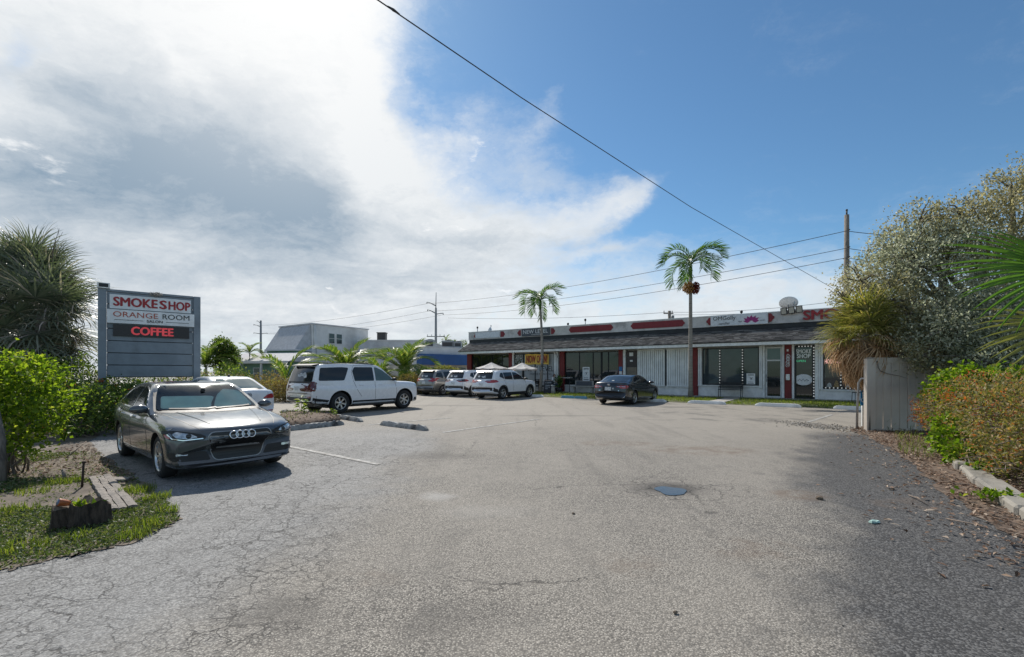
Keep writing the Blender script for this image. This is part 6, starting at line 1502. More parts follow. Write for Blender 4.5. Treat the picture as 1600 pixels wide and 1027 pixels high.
o = at(432, HZ, 30); o.z = 0; bush('clipped_hedge', 'yellow-green clipped hedge before the green house', 'hedge', o, [((-.8, 0, .5), (.9, .5, .5)), ((.5, 0, .5), (.9, .5, .5))], 300, 9, .09, .09, .05, 'lime_leaf', [(0, 0, .5)], .02)
def far_tree(px, py, Y, w_, h, lab, m_, n_=700):
    o = at(px, HZ, Y); o.z = 0; zc = at(px, py, Y).z; t = thing('broadleaf_tree', lab, 'tree', o)
    vl = [((random.uniform(-.5, .5)*w_, random.uniform(-.4, .4)*w_, zc+random.uniform(-.45, .45)*h), (w_*random.uniform(.35, .6), w_*.5, h*random.uniform(.3, .5))) for _ in range(8)]
    mb = MB(); limbs(mb, (0, 0, 0), [v[0] for v in vl], .15, .2); mb.build('trunk', M['bark'], t); V, Fc = lumps(vl, n_, 10, .16, .22, .12, shell=.5); stuff(np_mesh('crown', V, Fc, M[m_], t)); return t
far_tree(345, 550, 46, 1.7, 2.4, 'bushy dark green tree beside the slender palm, right of the sign board', 'hedge_leaf', 900)
far_tree(716, 540, 110, 2.6, 1.8, 'distant green tree just left of the shop roof end', 'hedge_leaf', 400)
# small plants in the raised bed, weeds by the fence
for (px, py, hgt, lab) in ((470, 656, .75, 'young yellow-green sapling in the raised planting bed'), (521, 655, .34, 'tiny green sprout at the right end of the raised bed')):
    p = gp(px, py); t = thing('sapling', lab, 'plant', p); mb = MB(); mb.tube([(0, 0, 0), (.02, 0, hgt*.6), (0, .01, hgt)], [.012, .009, .004], 5); mb.build('stem', M['twig'], t)
    n_ = 34; P = np.stack([RNG.normal(0, .03, n_), RNG.normal(0, .03, n_), RNG.uniform(.35, 1.0, n_)*hgt], 1); D = unit(np.stack([RNG.normal(size=n_), RNG.normal(size=n_), RNG.uniform(-.4, .5, n_)], 1)); V, Fc = leaf_geo(P, D, unit(rnd_unit(n_)*.4+np.array([0, 0, 1])), .20*hgt/.6, .075*hgt/.6); stuff(np_mesh('leaves', V, Fc, M['lime_leaf'], t))
q = [gp(1395, 676), gp(1440, 682), gp(1475, 715), gp(1440, 722), gp(1405, 708)]; n_ = 2600
x = RNG.uniform(7.5, 11.8, n_); y = RNG.uniform(8.2, 13, n_); k = in_poly(x, y, [(p.x, p.y) for p in q]); P = np.column_stack([x, y, np.full(n_, .006)])[k]
o = blades_mesh('weeds', P, .15, .010, M['grass'], .8); stuff(o)
n_ = 500; tt = RNG.random(n_); pa, pb = np.array(gp(1370, 671)), np.array(gp(1440, 671)); P = pa[None]*(1-tt[:, None])+pb[None]*tt[:, None]+np.stack([np.zeros(n_), RNG.normal(0, .10, n_), np.zeros(n_)], 1); P[:, 2] = .004
o = blades_mesh('dark_weeds', P, .30, .016, M['hedge_leaf'], .9); stuff(o)
# ---------------------------------------------------------------- sign board
M['sign_paint'] = mat('grey_sign_paint', (.20, .235, .27), .55, scale=2.2, bump=.15, bscale=30, dirt=((.13, .145, .16), .6))
M['sign_white'] = mat('white_sign_panel', (.74, .75, .76), .4, scale=3); M['orange_text'] = mat('orange_lettering', (.42, .085, .05), .5)
M['led_off'] = mat('black_led_panel', (.02, .016, .018), .4, scale=40, var=.5); M['led_text'] = mat('red_led_text', (.50, .05, .06), .5, emit=.35)
P1 = Vector((-12.5, 14.25, 0)); P2 = Vector((-10.70, 15.85, 0)); dv = P2-P1; sw = dv.length; sa = math.atan2(dv.y, dv.x)
sg = thing('sign_board', 'grey timber sign board on two posts lettered SMOKE SHOP and COFFEE', 'sign', P1, sa)
for x, zt in ((0, 4.14), (sw, 4.13)): mb = MB(); mb.box(x-.10, x+.10, -.10, .10, -.2, zt, bev=.012); mb.build('post', M['sign_paint'], sg)
n = 7; z0, z1 = 1.43, 4.06
for k in range(n):
    a, b_ = z0+(z1-z0)*k/n, z0+(z1-z0)*(k+1)/n; mb = MB(); mb.box(.105, sw-.105, -.045+random.uniform(-.004, .004), .03, a+.009, b_-.009, bev=.008); o = mb.build('plank', M['sign_paint'], sg)
mb = MB(); mb.box(.101, sw-.101, -.07, .06, 4.061, 4.135, bev=.008); mb.build('top_rail', M['sign_paint'], sg)
mb = MB(); mb.box(.12, sw-.12, .031, .05, 1.42, 4.05); mb.build('backing', M['black'], sg)
pn = add('panel', sg, M['sign_white'], (.17, sw-.17, -.075, -.055, 3.55, 3.985)); pn2 = add('panel', sg, M['sign_white'], (.11, sw-.08, -.125, -.102, 3.10, 3.52)); pn3 = add('panel', sg, M['led_off'], (.25, sw-.22, -.10, -.055, 2.70, 3.065))
letters('lettering', 'SMOKE', M['text_red'], pn, .80, 3.775, .27, 1.07, y=-.076, bold=.045); letters('lettering', 'S', M['text_red'], pn, 1.49, 3.77, .27, .165, y=-.076, bold=.045); letters('lettering', 'HOP', M['text_red'], pn, 1.925, 3.765, .27, .57, y=-.076, bold=.045)
letters('lettering', 'ORANGE', M['orange_text'], pn2, .80, 3.38, .165, 1.10, y=-.126); letters('lettering', 'ROOM', M['text_black'], pn2, 1.83, 3.38, .165, .72, y=-.126)
letters('lettering', 'SALON', M['text_black'], pn2, 1.27, 3.205, .08, .40, y=-.126, bold=.01)
for a, b_ in ((.28, .98), (1.56, 2.18)): add('rule', pn2, M['text_black'], (a, b_, -.129, -.126, 3.198, 3.212))
letters('lettering', 'COFFEE', M['led_text'], pn3, 1.22, 2.885, .25, 1.06, y=-.101, bold=.05)
sb = add('solar_lamp', sg, M['trimwhite'], (-.12, .18, -.16, .08, 4.142, 4.30)); add('lamp_panel', sb, M['frame_dark'], (-.08, .14, -.165, -.161, 4.17, 4.28))
ob = MB(); rr_ = random.Random(4)
for k in range(46):
    a, q = rr_.uniform(0, 6.28), rr_.uniform(.02, .17); ob.tube([(1.30+q*math.cos(a), -.12+.4*q*math.sin(a), 4.02+rr_.uniform(-.02, .14)), (1.30+q*math.cos(a+1.2)*1.2, -.13+.4*q*math.sin(a+1.2), 4.04+rr_.uniform(0, .12))], .008, 3)
nest = ob.build('bird_nest', M['concrete'], None); nest.location = P1; nest.rotation_euler = (0, 0, sa); tag(nest, 'small pale twig nest stuck on the top rail of the sign board', 'nest'); stuff(nest) if False else None

# ---------------------------------------------------------------- wheel stops
M['stop_white'] = mat('white_wheel_stop', (.78, .78, .76), .8, scale=3, bump=.2, dirt=((.45, .44, .42), .45)); M['stop_blue'] = mat('blue_wheel_stop', (.10, .27, .36), .8, scale=4, dirt=((.35, .36, .35), .8))
M['stop_old'] = mat('old_wheel_stop', (.30, .30, .29), .9, scale=7, var=.35, bump=.5, dirt=((.055, .052, .05), .95))
def wheel_stop(a, b_, m_, label, h=.15, wd_=.18, L=None, chips=0, group=None):
    a, b_ = Vector(a), Vector(b_); d_ = b_-a; L = L or d_.length; rz = math.atan2(d_.y, d_.x); c = (a+b_)/2
    t = thing('wheel_stop', label, 'wheel stop', (c.x, c.y, a.z), rz, group); mb = MB(); n = 22; r = random.Random(int(L*1000)+chips)
    rows = []
    for i in range(n+1):
        x = -L/2+L*i/n; e = min(1, min(i, n-i)/1.5); hh = h*(.45+.55*e); w2 = wd_*(.72+.28*e)/2; ch = (r.uniform(0, .035) if chips and r.random() < .5 else r.uniform(0, .004))
        rows.append([(x, -w2, 0), (x, -w2*.86, hh*.55-ch*.5), (x, -w2*.55, hh-ch), (x, w2*.55, hh-(r.uniform(0, .03) if chips else 0)), (x, w2*.86, hh*.55), (x, w2, 0)])
    k = 6; mb.add([p for q in rows for p in q], [(i*k+j, (i+1)*k+j, (i+1)*k+j+1, i*k+j+1) for i in range(n) for j in range(k-1)]+[tuple(range(k-1, -1, -1)), tuple(n*k+j for j in range(k))]); mb.build('block', m_, t)
    for x in (-L*.33, L*.33): mb = MB(); mb.lathe([(0, h+.012), (.018, h+.010), (.02, h-.03)], 8, M=Matrix.Translation((x, 0, 0))); mb.build('bolt', M['steel'], t)
    return t
SR = -5.42
for (a, b_, m_, lab) in ((1075, 1134, 'stop_white', 'clean white wheel stop below the fruit-bearing feather palm'), (1180, 1252, 'stop_white', 'white wheel stop in front of the two doors with red column between'), (1302, 1362, 'stop_white', 'flaking white wheel stop nearest the vinyl fence'), (984, 1041, 'stop_white', 'white wheel stop under the nose of the black sedan'), (812, 849, 'stop_white', 'white wheel stop under the nose of the SUV beside the smaller palm'), (877, 897, 'stop_blue', 'blue wheel stop nearer the smaller palm, left half of the pair'), (898, 917, 'stop_blue', 'blue wheel stop nearer the black sedan, right half of the pair'), (752, 790, 'stop_white', 'white wheel stop mostly hidden behind the two white SUVs')):
    s0, s1 = s_of(a, SR), s_of(b_, SR); wheel_stop(bp(s0, SR), bp(s1, SR), M[m_], lab, group='wheel stops along the grass strip')
for (a, b_, lab, c) in (((596, 664), (667, 673), 'old chipped grey wheel stop lying alone in the open lot', 1), ((445, 673.5), (536, 663.5), 'old white-grey wheel stop in front of the raised planting bed', 2), ((507, 650.5), (565, 659.5), 'old grey wheel stop behind the raised planting bed, near the large SUV', 3), ((440, 644.5), (486, 651.5), 'old dark grey wheel stop left of the sapling', 4)):
    wheel_stop(gp(*a), gp(*b_), M['stop_old'], lab, .14, .19, None, c, 'old wheel stops around the raised bed')
# raised bed
bedp = [gp(432, 671), gp(520, 660.5), gp(533, 656), gp(500, 648), gp(436, 650)]
bc = sum(bedp, Vector())/5; t = thing('planting_bed', 'small raised bed of mulch edged by old wheel stops', 'planting bed', (bc.x, bc.y, 0)); mb = MB(); r = random.Random(6); ringp = ragged([(p.x, p.y) for p in bedp], .05, 2, 7); levels = []
for f, z in ((1.0, 0), (.97, .09), (.85, .15), (.6, .19), (.3, .23)): levels.append([(bc.x+(x-bc.x)*f-bc.x, bc.y+(y-bc.y)*f-bc.y, z+(r.uniform(-.02, .02) if z else 0)) for x, y in ringp])
k = len(ringp); mb.add([p for l in levels for p in l]+[(0, 0, .24)], [(i*k+j, i*k+(j+1) % k, (i+1)*k+(j+1) % k, (i+1)*k+j) for i in range(4) for j in range(k)]+[(4*k+j, 4*k+(j+1) % k, 5*k) for j in range(k)], 0, True); mb.build('mulch', M['leafy_soil'], t)
n_ = 500; a = RNG.uniform(0, 6.28, n_); q = np.sqrt(RNG.random(n_)); idx = RNG.integers(0, k, n_); rp = np.array(ringp)[idx]; P = np.column_stack([(rp[:, 0]-bc.x)*q, (rp[:, 1]-bc.y)*q, .14+.09*(1-q)]); kk = P[:, 0] < .35
o = blades_mesh('low_weeds', P[kk], .11, .012, M['grass'], .9, t); stuff(o)
D = unit(np.stack([RNG.normal(size=n_), RNG.normal(size=n_), RNG.uniform(0, .7, n_)], 1)); V, Fc = leaf_geo(P, D, unit(rnd_unit(n_)+np.array([0, 0, 1])), .09, .03); stuff(np_mesh('dead_leaves', V, Fc, M['dry_leaf'], t))

# ---------------------------------------------------------------- vinyl fence, guard pipe, blue sign
M['vinyl'] = mat('beige_vinyl', (.60, .525, .445), .5, scale=1.4, var=.07, dirt=((.30, .27, .24), .5))
fo = gp(1359, 673); fo.z = 0
fn = thing('vinyl_fence', 'beige tongue-and-groove vinyl privacy fence panel beside the hedge', 'fence', fo, R(1.5))
mb = MB(); mb.box(-.125, .125, -.065, .065, -.1, 1.96, bev=.01); mb.add([(-.135, -.075, 1.961), (.135, -.075, 1.961), (.135, .075, 1.961), (-.135, .075, 1.961), (0, 0, 2.0)], [(0, 1, 4), (1, 2, 4), (2, 3, 4), (3, 0, 4), (3, 2, 1, 0)]); mb.build('post', M['vinyl'], fn)
bw = .229
for k in range(12):
    x = .128+k*bw; mb = MB(); mb.box(x+.007, x+bw-.007, -.022+.006*(k % 2), .02, .06, 1.84, bev=.005); mb.build('board', M['vinyl'], fn)
for (a, b_) in ((1.841, 1.99), (-.02, .058)): mb = MB(); mb.box(.128, .128+12*bw, -.035, .035, a, b_, bev=.006); mb.build('rail', M['vinyl'], fn)
mb = MB(); mb.box(.13+12*bw, .13+12*bw+.13, -.065, .065, -.1, 2.02, bev=.01); mb.build('post', M['vinyl'], fn)
vn = MB(); vn.tube([(.16, -.05, 1.9), (.17, -.08, 1.72), (.25, -.05, 1.62), (.45, -.045, 1.55), (.75, -.05, 1.49), (1.0, -.04, 1.42)], [.012, .012, .011, .009, .007, .003], 5); v = vn.build('vine', M['twig']); v.location = fo; tag(v, 'bare dark vine stem trailing across the face of the vinyl fence', 'vine')
gpt = thing('guard_pipe', 'bent galvanised guard pipe standing against the end post of the fence', 'pipe', gp(1356.5, 673.5)); mb = MB()
mb.tube([(-.055, .34, 0), (-.055, .32, .7), (-.05, .28, 1.30), (-.03, .2, 1.42), (.0, .12, 1.42), (.035, .06, 1.26), (.055, .03, .7), (.035, 0, 0)], .030, 10); mb.build('pipe', M['steel'], gpt)
mb = MB(); mb.lathe([(0, .012), (.10, .01), (.11, 0)], 12, M=Matrix.Translation((.035, 0, 0))); mb.build('foot_plate', M['steel'], gpt)
M['blue_sign'] = mat('blue_sign_face', (.03, .22, .48), .4)
hs = thing('parking_sign', 'small blue parking sign on a thin white post behind the guard pipe', 'sign', gp(1347.5, 667)); mb = MB(); mb.box(-.02, .02, -.02, .02, 0, 1.35); mb.build('post', M['trimwhite'], hs)
sgp = add('sign_plate', hs, M['blue_sign'], (-.07, .09, -.032, -.022, .62, 1.12)); mb = MB(); mb.lathe([(.05, 0), (.065, 0), (.065, .004), (.05, .004)], 14, M=Matrix.Translation((0, -.036, .78)) @ Matrix.Rotation(R(90), 4, 'X')); mb.lathe([(0, 0), (.025, 0), (.025, .004), (0, .004)], 10, M=Matrix.Translation((-.01, -.036, .98)) @ Matrix.Rotation(R(90), 4, 'X')); mb.box(-.02, .0, -.038, -.033, .84, .95); mb.box(-.0, .05, -.038, -.033, .84, .86); stuff(mb.build('symbol', M['text_white'], sgp))

# ---------------------------------------------------------------- kerb blocks under the hedge
kp = [(1478, 716), (1500, 735), (1528, 758), (1562, 786), (1592, 808), (1660, 850)]
M['old_kerb'] = mat('old_kerb_concrete', (.27, .25, .215), .95, scale=5, bump=.5, dirt=((.15, .13, .11), .8))
labs = ['short broken kerb block by the weeds, farthest of the row', 'kerb block half hidden by spilling green leaves', 'long pale kerb block below the orange hedge', 'kerb block with a yellow leafy clump at its right end', 'pale kerb block cut by the right edge of the picture']
for i, lab in enumerate(labs):
    a, b_ = gp(*kp[i]), gp(*kp[i+1]); d_ = b_-a; L = d_.length; t = thing('kerb_block', lab, 'kerb', ((a.x+b_.x)/2, (a.y+b_.y)/2, 0), math.atan2(d_.y, d_.x)+random.uniform(-.05, .05), 'concrete kerb blocks under the hedge')
    mb = MB(); mb.box(-L/2+.02, L/2-.02, -.03, .26, -.05, .115+random.uniform(-.02, .02), bev=.03); mb.build('block', M['old_kerb'], t)
a = gp(1572, 790); n_ = 120; P = np.array([a.x, a.y, .10])+np.column_stack([RNG.normal(0, .14, n_), RNG.normal(.12, .1, n_), np.zeros(n_)]); D = unit(rnd_unit(n_)+np.array([0, 0, .5])); V, Fc = leaf_geo(P, D, unit(rnd_unit(n_)+np.array([0, 0, 1])), .075, .05); t = thing('leafy_weed', 'low yellow-green weed growing over the kerb end', 'plant', (0, 0, 0)); stuff(np_mesh('leaves', V, Fc, M['cocoplum'], t))

# ---------------------------------------------------------------- things on the verge at lower left
sc = gp(121, 832); sc = at(122, HZ, sc.y+.20); sc.z = 0; sc.y -= .20
st = thing('tree_stump', 'rough dark sawn stump in the grass with bright scraps on top', 'stump', sc); mb = MB(); r = random.Random(12); seg = 22; lv_ = []
sp_ = [.04*math.sin(2*k*2*math.pi/seg+1)+.03*math.sin(5*k*2*math.pi/seg)+r.uniform(-.03, .03) for k in range(seg)]
for z, q in ((-.05, 1.12), (.05, 1.04), (.13, .99), (.20, .97), (.245, .94)): lv_.append([((.205*q+sp_[k])*math.cos(2*math.pi*k/seg), (.19*q+sp_[k])*math.sin(2*math.pi*k/seg)+.22, z+(r.uniform(-.045, .035) if z > .22 else 0)) for k in range(seg)])
mb.add([p for l in lv_ for p in l], [(i*seg+j, i*seg+(j+1) % seg, (i+1)*seg+(j+1) % seg, (i+1)*seg+j) for i in range(4) for j in range(seg)])
M['stump_bark'] = mat('stump_bark', (.062, .045, .034), .95, var=.6, scale=9, bump=1.0, aniso=(4, 4, .8)); M['stump_top'] = mat('stump_top', (.16, .12, .085), .95, var=.5, scale=14, bump=.6)
mb.build('bark', M['stump_bark'], st); mb = MB(); top_ = lv_[-1]; c0 = (0, .22, .185); mid_ = [((p[0])*.6, (p[1]-.22)*.6+.22, .205+r.uniform(-.03, .02)) for p in top_]
mb.add(top_+mid_+[c0], [(j, (j+1) % seg, seg+(j+1) % seg, seg+j) for j in range(seg)]+[(seg+j, seg+(j+1) % seg, 2*seg) for j in range(seg)]); mb.build('cut_face', M['stump_top'], st)
M['orange_plastic'] = mat('orange_plastic', (.36, .10, .03), .5); M['blue_plastic'] = mat('blue_grey_plastic', (.10, .13, .20), .4)
cp = thing('bottle_cap', 'orange-sided scrap with blue-grey face lying on the stump', 'scrap', sc+Vector((-.085, .10, .235))); Q = Matrix.Translation((0, .02, .030)) @ Vector((-.45, -.80, .35)).to_track_quat('Z', 'Y').to_matrix().to_4x4()
mb = MB(); mb.lathe([(0, -.06), (.024, -.058), (.032, -.03), (.036, .02), (.038, .035), (.034, .04)], 16, M=Q); mb.build('body', M['orange_plastic'], cp)
mb = MB(); mb.lathe([(0, .044), (.030, .042), (.034, .036)], 16, M=Q); mb.build('face', M['blue_plastic'], cp)
t = thing('seedling', 'yellow-green leaves sprouting from the hollow of the stump', 'plant', sc+Vector((.02, .18, .20))); n_ = 16; P = np.column_stack([RNG.normal(.04, .07, n_), RNG.normal(0, .04, n_), np.zeros(n_)]); D = unit(np.stack([RNG.normal(size=n_), RNG.normal(0, .5, n_), RNG.uniform(.3, 1.5, n_)], 1)); V, Fc = leaf_geo(P, D, unit(rnd_unit(n_)+np.array([0, -.6, .3])), .105, .045); stuff(np_mesh('leaves', V, Fc, M['cocoplum'], t))
# weathered board
pa, pb = gp(156, 748), gp(193, 799); d_ = pb-pa; L = d_.length; t = thing('old_board', 'split weathered grey board lying in the grass behind the stump', 'board', ((pa.x+pb.x)/2, (pa.y+pb.y)/2, .0), math.atan2(d_.y, d_.x)); r = random.Random(9); xs_ = np.linspace(-L/2, L/2, 20)
for (w0, w1, e0, e1) in ((-.125, -.045, .0, -.02), (-.040, .035, .06, .05), (.041, .125, -.10, .0)):
    mb = MB(); rows = []
    for i, x in enumerate(xs_):
        x = x*(1)+0; j = r.uniform(-.008, .008); zt = .05+r.uniform(-.006, .006); rows.append([(x+(e0 if i == 0 else e1 if i == 19 else 0)+r.uniform(-.01, .01), w0+j, 0), (x, w0+j, zt), (x, (w0+w1)/2, zt+.006), (x, w1+j, zt-.003), (x, w1+j, 0)])
    k = 5; mb.add([p for q in rows for p in q], [(i*k+j, (i+1)*k+j, (i+1)*k+j+1, i*k+j+1) for i in range(19) for j in range(4)]+[tuple(range(4, -1, -1)), tuple(19*k+j for j in range(5))]); mb.build('splinter', M['wood_grey'], t)
pa = gp(183, 752); mb = MB(); mb.box(-.16, .16, -.10, .10, 0, .045, bev=.01); o = mb.build('timber_offcut', M['wood_grey']); o.location = pa; o.rotation_euler = (0, 0, R(8)); tag(o, 'flat grey timber offcut tucked under the top end of the old board', 'board')
a = gp(127, 762); top = at(131, 722, a.y); mb = MB(); mb.tube([(0, 0, -.1), Vector((top.x-a.x, .0, top.z))], .014, 8); mb.lathe([(0, .012), (.022, .01), (.022, -.015), (.014, -.02)], 8, M=Matrix.Translation((top.x-a.x, 0, top.z))); o = mb.build('iron_stake', M['rust'] if 'rust' in M else mat('rusty_iron', (.06, .04, .03), .8, .4, .4)); o.location = a; tag(o, 'dark iron stake driven upright into the grass by the board', 'stake')
a = gp(101, 751); mb = MB(); mb.tube([(0, 0, .0), (-.06, .05, .10), (-.13, .12, .13), (-.17, .16, .06)], [.018, .024, .026, .022], 8); o = mb.build('bent_stick', M['bark']); o.location = a; tag(o, 'pale bent stick arching out of the bare soil', 'stick')
a = gp(104, 716); b_ = at(135, 690, a.y+.5); mb = MB(); mb.tube([(0, 0, .01), b_-a], [.012, .008], 6); o = mb.build('leaning_stick', M['twig']); o.location = a; tag(o, 'thin stick leaning in the shade beside the grey sedan', 'stick')

# ---------------------------------------------------------------- litter and stones in the lot
a = gp(1366, 817); t = thing('crushed_carton', 'crushed pale green carton lying on the dark asphalt', 'litter', a, R(12)); mb = MB(); mb.add([(-.055, -.02, .002), (.055, -.022, .002), (.06, .02, .002), (-.05, .024, .002), (-.05, -.016, .028), (0, -.02, .018), (.05, -.016, .026), (.052, .016, .022), (.0, .02, .03), (-.046, .018, .02)], [(0, 3, 2, 1), (0, 1, 6, 5), (0, 5, 4), (1, 2, 7, 6), (2, 3, 9, 8), (2, 8, 7), (3, 0, 4, 9), (4, 5, 8, 9), (5, 6, 7, 8)]); mb.build('carton', mat('pale_green_card', (.36, .52, .47), .5, scale=30, var=.3), t)
r = random.Random(21)
for (px, py, sz, lab) in ((1281, 780, .075, 'dark fist-sized stone at the edge of the dark asphalt'), (896, 803, .03, 'small dark pebble in the middle of the lot'), (1395, 765, .04, 'small stone beside the leaf litter'), (1055, 958, .03, 'small dark pebble in the near foreground')):
    mb = MB(); bm = bmesh.new(); bmesh.ops.create_icosphere(bm, subdivisions=2, radius=sz/2); vs = [v.co*r.uniform(.82, 1.15)*Vector((1, 1, 1)).length/1.732 for v in bm.verts]; vs = [Vector((v.x*1.2, v.y, v.z*.7+sz*.22)) for v in vs]; bm.verts.index_update(); mb.add(vs, [tuple(v.index for v in f.verts) for f in bm.faces]); bm.free(); o = mb.build('stone', M['stump_top']); o.location = gp(px, py); tag(o, lab, 'stone')
for k, (a, b_) in enumerate((((1478, 812), (1575, 838)), ((1420, 775), (1452, 792)), ((1385, 752), (1396, 757)))):
    a, b_ = gp(*a), gp(*b_); mb = MB(); mb.tube([(0, 0, .012), (b_-a)*.5+Vector((0, .02, .03)), b_-a+Vector((0, 0, .01))], [.008, .007, .003], 5); o = mb.build('fallen_twig', M['twig']); o.location = a; tag(o, ('long pale twig lying across the leaf litter by the kerb', 'short twig at the edge of the leaf litter', 'tiny twig on the dark asphalt left of the litter')[k], 'twig')
# ---------------------------------------------------------------- cafe terrace and benches by the walls
M['canvas'] = mat('white_canvas', (.62, .58, .54), .8, scale=2, var=.06); 
m_, T, b = new_mat('parasol_canvas'); tr_ = T.new('ShaderNodeBsdfTranslucent'); tr_.inputs[0].default_value = (.62, .47, .38, 1); b.inputs['Base Color'].default_value = (.80, .77, .74, 1); b.inputs['Roughness'].default_value = .85
mx = T.new('ShaderNodeMixShader'); mx.inputs[0].default_value = .35; T.l.new(b.outputs[0], mx.inputs[1]); T.l.new(tr_.outputs[0], mx.inputs[2]); T.l.new(mx.outputs[0], next(n for n in T.n if n.type == 'OUTPUT_MATERIAL').inputs[0]); M['parasol'] = m_
def patio_umbrella(px, Y, ztop, rad, label):
    p = at(px, HZ, Y); p.z = .08; t = thing('patio_umbrella', label, 'umbrella', p, 0, 'patio umbrellas in front of the cafe'); ztop -= .08; n = 8; zr = ztop-.42; lowz = zr-.12; mb = MB()
    mb.tube([(0, 0, 0), (0, 0, ztop+.05)], .024, 8); mb.build('pole', M['frame_dark'], t); mb = MB(); mb.lathe([(0, .10), (.06, .09), (.22, .05), (.25, 0)], 18); mb.build('base', M['concrete'], t)
    ring = [(rad*math.cos(2*math.pi*(k+.3)/n), rad*math.sin(2*math.pi*(k+.3)/n), zr) for k in range(n)]; cv = MB(); sub = 5
    for k in range(n):
        a, b_ = Vector(ring[k]), Vector(ring[(k+1) % n]); tp = Vector((0, 0, ztop)); rows = []
        for i in range(sub+1):
            f = i/sub; l, r_ = tp.lerp(a, f), tp.lerp(b_, f); row = [l.lerp(r_, j/4)-Vector((0, 0, .06*f*math.sin(math.pi*j/4)+.05*math.sin(math.pi*f))) for j in range(5)]; rows.append(row)
        cv.add([q for row in rows for q in row], [(i*5+j, i*5+j+1, (i+1)*5+j+1, (i+1)*5+j) for i in range(sub) for j in range(4)], 0, True)
        v0 = rows[-1]; cv.add(v0+[q+Vector((q.x*.0, q.y*.0, -.10)) for q in v0], [(j, j+1, 5+j+1, 5+j) for j in range(4)], 0, True)
    cv.build('canopy', M['parasol'], t)
    for k in range(n): mb = MB(); mb.tube([(0, 0, ztop-.06), Vector(ring[k])-Vector((0, 0, .04))], .010, 5); mb.build('rib', M['frame_dark'], t)
    return t
patio_umbrella(768, 35.2, 2.28, 1.22, 'white patio umbrella at the left, over the middle white SUV'); patio_umbrella(816, 33.6, 2.24, 1.14, 'white patio umbrella at the right with pinkish underside, before the cafe door')
def W_(s, b_, z=.10): return bp(s, b_, z)
def cafe_table(px, b_, label):
    t = thing('cafe_table', label, 'table', W_(s_of(px, b_), b_), BA); mb = MB(); mb.lathe([(0, .74), (.36, .74), (.36, .71), (0, .71)], 20); mb.build('top', M['black'], t); mb = MB(); mb.tube([(0, 0, .02), (0, 0, .71)], .03, 8); mb.build('leg', M['black'], t); mb = MB(); mb.lathe([(0, .03), (.22, .015), (.22, 0), (0, 0)], 14); mb.build('base', M['black'], t)
def cafe_chair(px, b_, turn, label, kind='black'):
    t = thing('cafe_chair', label, 'chair', W_(s_of(px, b_), b_), BA+turn, 'chairs of the cafe terrace'); mb = MB(); mb.box(-.21, .21, -.21, .21, .43, .46, bev=.01); mb.build('seat', M[kind], t); mb = MB()
    for k in range(4): mb.box(-.2, .2, .19, .21, .56+k*.09, .62+k*.09)
    mb.box(-.215, -.19, .185, .215, .46, .92); mb.box(.19, .215, .185, .215, .46, .92); mb.build('backrest', M[kind], t)
    for x in (-.19, .19):
        for y in (-.19, .19): mb = MB(); mb.tube([(x, y, .43), (x*1.08, y*1.08, 0)], .014, 6); mb.build('leg', M[kind], t)
    return t
cafe_table(858, -1.0, 'round black cafe table beside the person in white'); cafe_table(842, -.9, 'round black cafe table behind the smaller palm trunk')
cafe_chair(864.5, -.75, R(100), 'dark slatted chair under the person in the white shirt'); cafe_chair(851, -1.0, R(-95), 'dark slatted chair left of the person, across the table'); cafe_chair(836, -.7, R(-90), 'dark slatted chair left of the palm trunk'); cafe_chair(846.5, -.5, R(95), 'dark slatted chair close to the cafe window, behind the palm'); cafe_chair(1341, -1.0+.3, R(-70), 'black folding chair by the window at the right end of the shops')
def potted(px, b_, h, label, m_='palm_green', wide=.3):
    t = thing('potted_plant', label, 'plant', W_(s_of(px, b_), b_)); mb = MB(); mb.lathe([(0, 0), (.13, 0), (.18, .32), (.155, .32), (.14, .28), (0, .28)], 14); mb.build('pot', M['black'], t); n_ = 60; P = np.column_stack([RNG.normal(0, .05, n_), RNG.normal(0, .05, n_), RNG.uniform(.3, h*.75, n_)]); D = unit(np.stack([RNG.normal(size=n_), RNG.normal(size=n_), RNG.uniform(.1, 1.6, n_)], 1)); V, Fc = leaf_geo(P, D, unit(rnd_unit(n_)+np.array([0, 0, .6])), wide*RNG.uniform(.8, 1.4, n_), .07); stuff(np_mesh('leaves', V, Fc, M[m_], t))
potted(822, -.5, 1.1, 'dark spiky potted plant by the cafe door'); potted(871, -.6, 1.25, 'tall potted plant against the white shutter, right of the person', wide=.34); potted(874.5, -.9, 1.5, 'slender potted plant before the red column', wide=.28)
# menu board
t = thing('menu_board', 'dark A-frame menu board with chalk lettering on the grass by the cafe', 'sign', W_(s_of(857.5, -2.6), -2.6, .06), BA+R(8)); X_ = lambda a: Matrix.Rotation(R(a), 4, 'X')
for sgn, nm in ((1, 'front_panel'), (-1, 'rear_panel')):
    mb = MB(); mb.box(-.32, .32, -.02, .02, 0, .95, bev=.008); o = mb.build(nm, M['frame_dark'], t); o.location = (0, -.22*sgn, 0); o.rotation_euler = (R(-12*sgn), 0, 0)
    if sgn > 0:
        mb = MB(); r = random.Random(2)
        letters('lettering', 'COFFEE', M['decal_white'], o, 0, .78, .09, .42, y=-.022)
        for k in range(3): mb.box(-.2, r.uniform(-.02, .16), -.024, -.021, .58-k*.12, .61-k*.12)
        stuff(mb.build('chalk_lines', M['decal_white'], o))
t = thing('pedestal_bin', 'small pale tapered pedestal standing beside the menu board', 'pedestal', W_(s_of(864, -2.7), -2.7, .06), BA); mb = MB(); mb.lathe([(0, 0), (.20, 0), (.12, .55), (0, .55)], 4); mb.build('body', M['concrete'], t); mb = MB(); mb.lathe([(0, .62), (.15, .60), (.15, .555), (0, .552)], 12); mb.build('cap', M['decal_white'], t)
